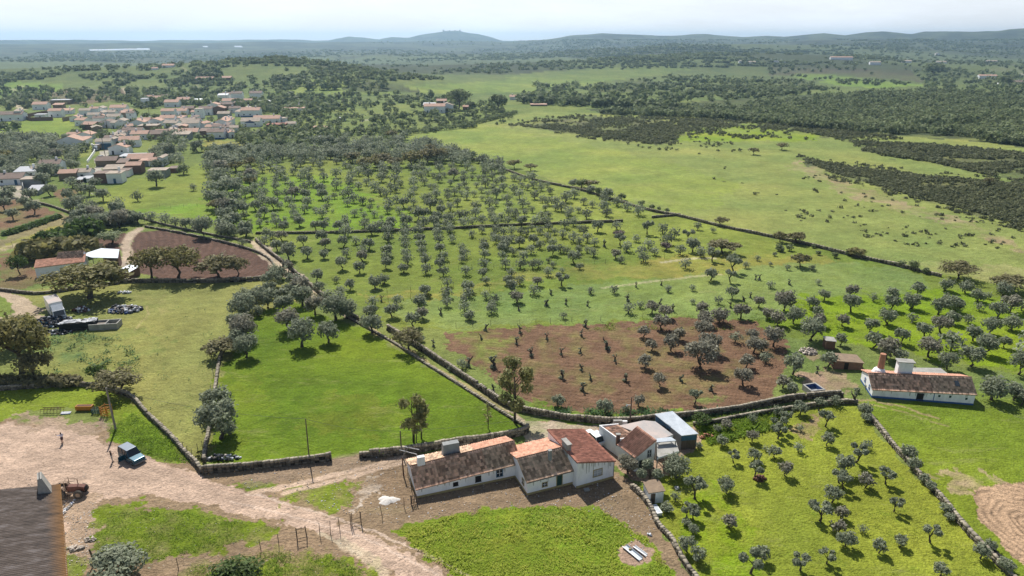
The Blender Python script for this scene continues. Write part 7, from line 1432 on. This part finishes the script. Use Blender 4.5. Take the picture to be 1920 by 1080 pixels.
# ------------------------------------------------------------ tall grass and weeds
def tufts(P, n, h0, h1, label, m, seed, wk=.35, name='tall_grass', lean=.9):
    g = np.random.default_rng(seed); x, y = rnd_in(P, n, g); a, b, c = ray(x, y); t = -HC / c; X = a * t; Y = b * t; k = (fbm(X, Y, .45, 3) > wk) & ~inpoly(x, y, [(1155, 1030), (1185, 1008), (1226, 1028), (1228, 1058), (1190, 1070), (1155, 1052)]); X = X[k]; Y = Y[k]; n = len(X); hs = g.uniform(h0, h1, n) * (.6 + .9 * vnoise(X, Y, .5)); th_ = g.random(n) * 6.3; w_ = hs * .38
    V = np.zeros((n, 3, 4, 3)); tv = g.random(n)
    for j in range(3):
        an = th_ + j * 2.1 + g.normal(size=n) * .4; l_ = hs * g.uniform(.5, 1., n); dx = np.cos(an); dy = np.sin(an); b_ = hs * .16; z0 = hs * .25; z1 = hs * g.uniform(.35, 1., n); ox = X + g.normal(size=n) * hs * .4; oy = Y + g.normal(size=n) * hs * .4
        V[:, j, 0] = np.stack([ox, oy, z0], 1); V[:, j, 1] = np.stack([ox + dx * l_ * .5 - dy * b_, oy + dy * l_ * .5 + dx * b_, (z0 + z1) * .5], 1); V[:, j, 2] = np.stack([ox + dx * l_, oy + dy * l_, z1], 1); V[:, j, 3] = np.stack([ox + dx * l_ * .5 + dy * b_, oy + dy * l_ * .5 - dx * b_, (z0 + z1) * .5], 1)
    v = np.repeat(tv, 3); o = npmesh(name, V.reshape(-1, 3), np.arange(n * 12).reshape(-1, 4), M[m], fattr={'v': v}); tag(o, label, 'grass', kind='stuff')
tufts([(745, 992), (830, 972), (900, 957), (960, 954), (1060, 950), (1130, 957), (1170, 985), (1215, 1010), (1250, 1060), (1290, 1150), (1000, 1200), (860, 1080), (800, 1045)], 11000, .12, .34, 'tall yellow-green grass in front of the white farmhouses', 'hay', 41, .1)
tufts([(1240, 930), (1310, 830), (1480, 775), (1600, 762), (1700, 870), (1800, 985), (1880, 1090), (1330, 1090), (1260, 1000)], 5000, .08, .2, 'yellow-green flowering grass of the walled plot', 'hay', 42, .1)
M['lush'] = mat('lush_blades', (.24, .36, .03), .7, attr='v', attrvar=.35, leaf=.5, scale=.3)
tufts([(200, 805), (250, 775), (310, 815), (360, 868), (290, 860), (235, 835)], 2500, .12, .3, 'rank grass beside the utility pole', 'lush', 43, .1)
tufts([(180, 960), (350, 960), (530, 990), (400, 1030), (290, 1050), (180, 1048)], 3500, .08, .2, 'short grass patch beside the barn', 'lush', 44, .2)
tufts([(350, 1065), (500, 1035), (620, 1040), (720, 1090), (350, 1100)], 3000, .1, .24, 'rough grass at the bottom edge', 'lush', 45, .2)
tufts([(950, 620), (1100, 612), (1440, 560), (1700, 560), (1600, 640), (1480, 620)], 5000, .15, .4, 'rough weeds around the olives behind the ploughed field', 'lush', 46, .55)
M['weed'] = mat('weed_leaves', (.11, .21, .07), .7, attr='v', attrvar=.5, leaf=.4, scale=.3)
tufts([(85, 640), (120, 620), (260, 640), (260, 700), (100, 710)], 900, .3, .7, 'dark thistles in the left meadow', 'weed', 47, .53, 'weeds', .8)
tufts([(250, 600), (380, 560), (420, 700), (350, 830), (250, 740)], 300, .2, .5, 'scattered dark weeds in the left meadow', 'weed', 48, .55, 'weeds', .8)
tufts([(1300, 790), (1480, 768), (1470, 800), (1330, 835)], 2500, .3, .6, 'rank green weeds below the pale lane wall', 'lush', 49, .35, 'weeds', .8)
tufts([(960, 768), (1440, 772), (1500, 757), (1440, 768), (1200, 800)], 1200, .3, .6, 'weeds at the foot of the lane wall', 'weed', 50, .3, 'weeds', .8)
# ------------------------------------------------------------ the village
M['vwhite'] = mat('village_limewash', (.90, .90, .91), .9, c2=(.76, .76, .76), scale=.25)
M['vroof'] = mat('village_tiles', (.36, .26, .21), .9, c2=(.24, .19, .16), scale=.35, attr='v', attrvar=.25)
M['vroofp'] = mat('village_pink_tiles', (.54, .34, .25), .9, c2=(.40, .27, .21), scale=.4)
M['vroofg'] = mat('village_pale_tiles', (.46, .38, .30), .9, c2=(.30, .25, .20), scale=.4)
VR = {'b': ('vroof', 'brown'), 'p': ('vroofp', 'pinkish'), 'g': ('vroofg', 'sandy'), 'w': ('plast', 'white sheet'), 'm': ('metal', 'metal')}
VW = {'w': ('vwhite', 'white'), 'b': ('brick', 'bare brick'), 'g': ('grey', 'grey'), 'n': ('brown', 'brown'), 'u': ('vwhite', 'blue-based white'), 'r': ('rust', 'dark red')}
def vhouse(cx, by, w_, wh, rt, wc, rc, rot=0, dep=None, extra='', chim=None, fl=1):
    """cx,by foot centre pixel, w_ width px, wh wall height px; rt: x ridge across, y gable to camera, m mono, f flat"""
    if by < 215: a, b, c = GT([cx], [by]); q = Vector((a[0], b[0], c[0])); pp = F / math.hypot(q.x, q.y)
    else: q = G(cx, by); pp = ppm(cx, by)
    Wm = w_ / pp; hm = wh / pp * (1.3 if by > 185 else .8); D = dep or max(5.5, min(9, Wm * .8)); 
    if rt == 'y': D = dep or 9
    g = np.random.default_rng(int(cx * 13 + by * 7)); base = math.atan2(-q.x, q.y) * .35 + R(rot); wm_, wn = VW[wc]; rm, rn = VR[rc]
    size = 'tiny' if Wm < 6 else ('small' if Wm < 10 else ('long' if Wm > 15 else 'medium-sized'))
    where = ('in the far village' if by < 212 else ('in mid village' if by < 245 else 'at the near village edge')) if cx < 560 and by > 185 else 'on the distant plain'
    side = 'left of' if cx < 170 else ('right of' if cx > 330 else 'near')
    fo = {'x': '', 'y': ' gabled', 'm': ' lean-to', 'f': ' flat-roofed'}[rt]
    nm = 'house' if wc in 'wu' and Wm > 5 else 'outbuilding'
    lab = f"{size} {wn}{fo} {nm} with {rn} roof" + (f", {extra}" if extra else f" {where}" + (f", {side} its centre" if where.startswith('in') else ''))
    root = empty(nm, q, base, lab, nm, 'village houses' if cx < 560 and by > 185 else 'houses on the distant plain'); W2 = Wm / 2; rr = D * .20 if rt == 'x' else Wm * .17
    wl = MB(); rf = MB()
    if rt == 'x':
        wl.add([(s * W2, y, z) for s in (-1, 1) for y, z in ((0, -1), (0, hm), (D / 2, hm + rr), (D, hm), (D, -1))], [(0, 1, 2, 3, 4), (9, 8, 7, 6, 5), (0, 5, 6, 1), (3, 8, 9, 4), (1, 6, 7, 2), (2, 7, 8, 3)])
        for y0, y1, z0, z1 in ((-.35, D / 2, hm - .10, hm + rr + .05), (D + .35, D / 2, hm - .10, hm + rr + .05)):
            rf.add([(-W2 - .25, y0, z0), (W2 + .25, y0, z0), (W2 + .25, y1, z1), (-W2 - .25, y1, z1), (-W2 - .25, y0, z0 + .18), (W2 + .25, y0, z0 + .18), (W2 + .25, y1, z1 + .18), (-W2 - .25, y1, z1 + .18)], [(3, 2, 1, 0), (4, 5, 6, 7), (0, 1, 5, 4), (1, 2, 6, 5), (2, 3, 7, 6), (3, 0, 4, 7)])
    elif rt == 'y':
        wl.add([(x, y, z) for y in (0, D) for x, z in ((-W2, -1), (-W2, hm), (0, hm + rr), (W2, hm), (W2, -1))], [(0, 1, 2, 3, 4), (9, 8, 7, 6, 5), (0, 5, 6, 1), (3, 8, 9, 4), (1, 6, 7, 2), (2, 7, 8, 3)])
        for s in (-1, 1): rf.add([(s * (W2 + .35), -.3, hm - .1), (s * (W2 + .35), D + .3, hm - .1), (0, D + .3, hm + rr + .05), (0, -.3, hm + rr + .05), (s * (W2 + .35), -.3, hm + .08), (s * (W2 + .35), D + .3, hm + .08), (0, D + .3, hm + rr + .23), (0, -.3, hm + rr + .23)], [(3, 2, 1, 0), (4, 5, 6, 7), (0, 1, 5, 4), (1, 2, 6, 5), (2, 3, 7, 6), (3, 0, 4, 7)])
    else:
        k = 1.1 if rt == 'm' else .15; wl.prism([(-W2, 0), (W2, 0), (W2, D), (-W2, D)], -1, [hm, hm, hm + k, hm + k]); rf.add([(-W2 - .2, -.3, hm + .02), (W2 + .2, -.3, hm + .02), (W2 + .2, D + .2, hm + k + .02), (-W2 - .2, D + .2, hm + k + .02), (-W2 - .2, -.3, hm + .2), (W2 + .2, -.3, hm + .2), (W2 + .2, D + .2, hm + k + .2), (-W2 - .2, D + .2, hm + k + .2)], [(3, 2, 1, 0), (4, 5, 6, 7), (0, 1, 5, 4), (1, 2, 6, 5), (2, 3, 7, 6), (3, 0, 4, 7)])
    wl.build('wall', M[wm_], root); ro = rf.build('roof', M[rm], root)
    if wc == 'u': MB().box((0, -.03, .35), (Wm, .06, .9)).build('blue_base', M['blueband'], root)
    if wc in 'wu' and by > 190:
        n = max(1, int(Wm / 4.2)); dn = int(g.integers(0, n))
        for f_ in range(fl):
            for i in range(n):
                x = -W2 + Wm * (i + .5) / n + g.normal() * .15; z0 = f_ * hm / fl
                if i == dn and f_ == 0: MB().box((x, -.015, 1.0), (1.0, .05, 2.0)).build('door', M[str(g.choice(['dark', 'wood', 'bluem', 'greenp']))], root)
                else: MB().box((x, -.015, z0 + min(1.7, hm / fl * .6)), (.85, .05, .85)).build('window', M['dark'], root)
    if chim is None: chim = g.random() < .55 and wc in 'wu'
    if chim: MB().box((W2 * .5 * g.choice([-1, 1]), D * .55, hm + rr + .4), (.8, .7, 1.7)).build('chimney', M['vwhite'], ro)
    return root
VH = """20 227 42 9 x w b|36 226 11 13 m w g|76 223 18 6 f w w|104 220 22 9 x w p|124 214 17 4 m w p|113 195 27 5 f n w|109 203 14 4 m n p|75 205 20 6 x w p|160 218 20 8 x w g|178 217 15 10 x w p|188 214 12 7 y w g|150 236 24 8 x w p -30|140 228 16 6 y w p|166 243 26 7 x b p -20|186 232 20 8 x w b|200 240 22 8 y w b|176 226 20 8 x w g|205 220 22 7 x w g|222 213 24 7 x w p|236 222 20 7 x w b|246 228 14 12 x w b|213 228 24 7 x w g|225 236 18 7 y w g|241 216 16 6 x w p|258 240 26 8 y w p|270 236 22 8 x w p|290 236 24 7 y w p|278 248 34 9 f n g|314 232 26 8 x w p|320 240 26 7 x w g -12|330 248 20 8 y w g|352 236 26 7 x w g|358 243 30 9 x w g|364 232 12 9 y w b|276 192 14 6 x w p|292 192 17 5 x w p|305 190 16 5 x b b|322 201 22 6 x w p|344 197 20 6 x w p|372 196 12 5 x w m|272 200 10 10 f w w|315 219 23 8 x w p|338 216 24 6 x w p|352 214 20 7 x n b|374 222 14 13 f w g|386 216 24 9 x w b|400 208 18 8 y w p|410 215 22 9 y b p|420 224 22 8 x g g|418 188 16 6 m w w|428 184 20 8 x w b|444 186 18 8 x w b|480 186 20 8 x w b|432 198 26 6 x w p|448 200 16 5 x b b|465 196 14 5 x w p|494 197 22 4 m n w|440 212 18 6 x w b|458 217 12 5 m w w|470 219 34 9 x u p|462 214 10 8 y w g|550 212 36 6 f w p|541 211 20 5 f w w|416 240 22 9 y w p|408 248 16 8 x w b|470 238 34 8 x w g|500 232 48 7 x w p|528 230 22 6 f w g|518 246 34 9 f r r|545 240 18 6 x w g|428 248 20 7 x w b|405 261 30 10 x u b|384 258 16 9 m b b|426 258 16 8 m w b|340 263 30 8 m g g|352 256 36 6 x w p|305 256 26 6 x w p|290 261 42 7 x n b|318 252 18 6 y w g|255 255 24 8 x w b|262 262 30 8 x w p|230 256 18 6 x w b|244 276 34 10 x w p 10|206 268 18 7 x w b|131 279 48 11 y w p|118 279 22 8 m w p|146 270 34 5 m w p|158 262 26 7 y w p|138 262 22 7 x w p|195 280 26 11 x w g|208 278 10 12 y w g|222 290 32 10 y w p|250 300 50 5 f w w|200 312 36 8 x n b|212 327 32 7 m g g|192 344 24 14 f b b|216 344 26 14 f w g|230 316 18 8 m b b|234 332 16 9 f w b|252 326 26 12 x b p|262 306 44 6 x n p|274 312 22 8 f g p|290 312 20 8 x w p|302 312 9 12 y w g|296 333 32 10 f g g|325 324 16 6 f b b|95 325 36 13 x w b|75 331 28 10 x w g|50 334 38 9 m w w|18 347 46 9 x w b|60 352 34 12 f g g|128 338 30 10 x n p|156 336 28 10 x w g|148 344 12 5 f r w|161 342 14 5 f w w|63 366 20 6 m g w|610 268 26 4 f g w|640 227 14 4 f w w|600 243 26 3 f r p|596 262 12 3 f w w|534 258 16 4 f w w|549 262 12 3 f w w|815 212 38 9 x w p|805 203 22 5 m n w|828 197 18 5 x n p|838 210 22 9 y w g|873 205 10 4 x b p|1010 200 30 2 f n p|965 187 18 4 x w p|384 153 28 5 x w p|425 152 15 5 x n p|315 127 18 4 x w p|290 131 9 3 x w p|1578 112 34 5 x w p|1641 122 16 5 x w g|1852 149 24 6 x w p|1905 160 18 6 x w b|1885 161 16 4 x w b|1758 104 6 4 y w g|1390 118 8 4 y w g|1410 121 12 3 x w g|1450 118 14 2 f w w|1470 118 18 2 f w w|1700 117 14 3 x w g|1860 118 14 3 x w g|1765 119 14 3 x w g"""
EX = {(405, 261): 'with a bright blue base, above the village pasture', (500, 232): 'beside the one with the blue triangle', (518, 246): 'the only dark red one in the village', (250, 300): 'the broad bright white roof by the street', (131, 279): 'beside the dark olives left of the street', (195, 280): 'with a big blue garage door on the street', (815, 212): 'the farm beside the tall dark tree', (244, 276): 'with a dark red chimney', (95, 325): 'with a brown door, behind the village olives', (610, 268): 'alone beside the top of the orchard', (470, 219): 'the long one facing the green plot'}
gx = np.random.default_rng(12)
for k in range(60):                                                # the packed small houses and yards between the listed ones
    P_ = [(150, 222), (240, 208), (300, 222), (420, 200), (460, 222), (440, 262), (330, 258), (230, 272), (190, 262)]
    xx, yy = gx.uniform(150, 460), gx.uniform(204, 266)
    if inpoly(np.array([xx]), np.array([yy]), P_)[0] and not (265 < xx < 305 and yy < 230): VH += f"|{xx:.0f} {yy:.0f} {gx.uniform(9, 17):.0f} {gx.uniform(5, 8):.0f} {gx.choice(['x', 'x', 'y', 'm'])} {gx.choice(['w', 'w', 'w', 'n'])} {gx.choice(['b', 'p', 'p', 'g'])} {gx.uniform(-35, 35):.0f}"
VR['r'] = ('tile_r', 'reddish')
seen = {}
for r_ in VH.split('|'):
    t_ = r_.split(); cx, by, w_, wh = map(float, t_[:4]); ex = EX.get((int(cx), int(by)), '')
    o = vhouse(cx, by, w_, wh, t_[4], t_[5], t_[6], float(t_[7]) if len(t_) > 7 else 0, extra=ex, fl=2 if wh > 11 and t_[4] != 'y' and by < 300 else 1)
    if (int(cx), int(by)) == (195, 280): MB().box((1.5, -.05, 1.6), (5, .12, 3.1)).build('garage_door', M['bluem'], o)
    if (int(cx), int(by)) == (470, 238): MB().add([(-4, -.1, 2.6), (3.5, -.1, 2.6), (0, -.1, 4.6), (-4, -.02, 2.6), (3.5, -.02, 2.6), (0, -.02, 4.6)], [(0, 1, 2), (5, 4, 3), (0, 3, 4, 1), (1, 4, 5, 2), (2, 5, 3, 0)]).build('blue_gable', M['plateb'], o)
def vwall(pix, h_, label, m='vwhite'):
    P = [G(*p) for p in pix]; mb = MB()
    for a, b in zip(P, P[1:]):
        d = (b - a).normalized(); n_ = Vector((-d.y, d.x, 0)) * .15; mb.prism([tuple(v - P[0])[:2] for v in (a - n_, b - n_, b + n_, a + n_)], -.3, h_)
    o = mb.build('garden_wall', M[m]); o.location = P[0]; tag(o, label, 'wall')
vwall([(164, 306), (172, 295), (178, 286), (177, 276), (171, 272)], 1.3, 'white curving garden wall on the left side of the village street')
vwall([(45, 360), (44, 340), (72, 338)], 2.5, 'grey concrete yard wall left of the village plots', 'grey')
vwall([(69, 328), (88, 330), (108, 328)], 1.6, 'low white yard wall in front of the brown-doored house')
vwall([(57, 288), (88, 281)], 1.8, 'low grey wall across the small field left of the street', 'grey')
vwall([(100, 226), (60, 227), (40, 222), (90, 213)], 2.6, 'long dark brick wall above the bright village field', 'brick')
vwall([(118, 228), (150, 222)], 2.8, 'dark wall right of the pink-roofed house above the field', 'brown')
for i, (x, y, tp_) in enumerate([(194, 262, 256 - 20), (199, 300, 256), (84, 324, 296), (202, 244, 224), (280, 214, 186), (172, 262, 230), (330, 262, 238)]):
    pole(x, y, tp_, .16, f"village street pole, {['beside the blue garage', 'on the near end of the street', 'leaning by the brown-roofed house', 'halfway up the street', 'in the far village', 'left of the street', 'in the right part of the village'][i]}", 'wood')
# trees in the village and gardens
gv = np.random.default_rng(3)
VT = [(1, [(290, 227), (300, 222)], 'green'), ]
for i, (x, y, w_, h_, lf, lab) in enumerate([(255, 222, 16, 20, 'green', 'tall dark green tree in the middle of the village'), (275, 222, 20, 14, 'far', 'broad tree clump right of the tall green village tree'), (292, 224, 18, 14, 'far', 'grey-green tree in the village centre'), (455, 258, 26, 22, 'far', 'dark tree at the right end of the blue-based house'), (478, 262, 30, 22, 'far', 'large dark tree below the house with the blue triangle'), (448, 264, 18, 15, 'far', 'small dark tree beside the village pasture'), (510, 272, 26, 18, 'olive', 'grey tree at the right end of the village'), (345, 222, 18, 14, 'oakb', 'brown bushes in the village centre'), (456, 205, 9, 16, 'far', 'slim dark tree in the upper village'), (112, 290, 22, 16, 'olive', 'grey tree left of the big pink-roofed house'), (145, 284, 12, 12, 'far', 'small round tree before the big pink-roofed house'), (126, 286, 18, 14, 'far', 'dark bush before the big pink-roofed house'), (110, 305, 16, 12, 'far', 'dark round tree in the small field'), (132, 308, 14, 11, 'olive', 'grey tree in the small field'), (145, 312, 14, 11, 'olive', 'nearer grey tree in the small field'), (133, 316, 14, 10, 'far', 'low dark tree in the small field'), (8, 300, 30, 22, 'oak', 'brown oak at the left edge below the village'), (35, 284, 24, 16, 'far', 'dark tree in the grove left of the village')]):
    q = G(x, y) if y > 215 else G(x, y); pp = ppm(x, y); plant('tree', q.x, q.y, w_ / pp, h_ / pp * .9, 'round' if lf != 'oak' else 'oak', i % 4, 300, .07, lf, lab, 'tree', None)

# walled village with its keep on top of the far hill
def top_at(px, r_): a = math.atan((px - 960) / F / cp); x, y = r_ * math.sin(a), r_ * math.cos(a); return Vector((x, y, float(hgt(np.array([x]), np.array([y]))[0])))
c0 = top_at(862, 7000); rt = empty('hilltop_castle', c0, 0, 'tiny walled castle and houses on top of the distant blue hill', 'castle')
def rel(px, dz=0): p = top_at(px, 7000) - c0; return Vector((p.x, p.y, p.z + dz))
MB().add([rel(846, -8), rel(876, -8), rel(876, 4), rel(846, 4), rel(846, -8) + Vector((0, 40, 0)), rel(876, -8) + Vector((0, 40, 0)), rel(876, 9) + Vector((0, 40, 0)), rel(846, 9) + Vector((0, 40, 0))], [(0, 1, 2, 3), (7, 6, 5, 4), (0, 4, 5, 1), (1, 5, 6, 2), (2, 6, 7, 3), (3, 7, 4, 0)]).build('wall', M['conc'], rt)
for px, w_, h_ in ((847, 14, 17), (857, 11, 11), (866, 13, 10), (874, 10, 14)): MB().box(rel(px, h_ / 2), (w_, w_, h_)).build('tower', M['conc'], rt)
# ------------------------------------------------------------ things that would share a label are told apart by their order from the left
ORD = 'leftmost|second|third|fourth|fifth|sixth|seventh|eighth|ninth|tenth|eleventh|twelfth|thirteenth|fourteenth|fifteenth|sixteenth|seventeenth|eighteenth|nineteenth|twentieth|twenty-first|twenty-second|twenty-third|twenty-fourth|twenty-fifth|twenty-sixth|twenty-seventh|twenty-eighth|twenty-ninth|thirtieth'.split('|')
byl = {}
for o in COL.objects:
    if o.parent is None and o.get('label'): byl.setdefault(o['label'], []).append(o)
for l_, os_ in byl.items():
    n = len(os_)
    if n > 1 and len(l_.split()) > 13: l_ = l_.replace(' part', '').replace('on the slope behind', 'behind').replace('middling', 'medium')
    if n < 2: continue
    os_.sort(key=lambda o: o.location.x / max((o.location.y * cp + HC * sp_), 1))
    for i, o in enumerate(os_):
        o['label'] = l_ + (', leftmost such' if i == 0 else (', rightmost such' if i == n - 1 else f", {ORD[min(i, 29)]} from left"))
# ------------------------------------------------------------ haze
hz = MB().box((0, 0, 61), (22400, 22400, 190)).build('haze', [])
hz.data.materials.clear()
hm = bpy.data.materials.new('haze_air'); hm.use_nodes = True; t = hm.node_tree; t.nodes.clear()
ho = N('ShaderNodeOutputMaterial', t); pv = N('ShaderNodeVolumePrincipled', t); pv.inputs['Color'].default_value = (.50, .76, 1, 1); pv.inputs['Density'].default_value = 1.15e-4; pv.inputs['Anisotropy'].default_value = .5
t.links.new(pv.outputs[0], ho.inputs['Volume']); hz.data.materials.append(hm); tag(hz, kind='stuff', label='thin blue haze over the far land and hills', cat='haze')
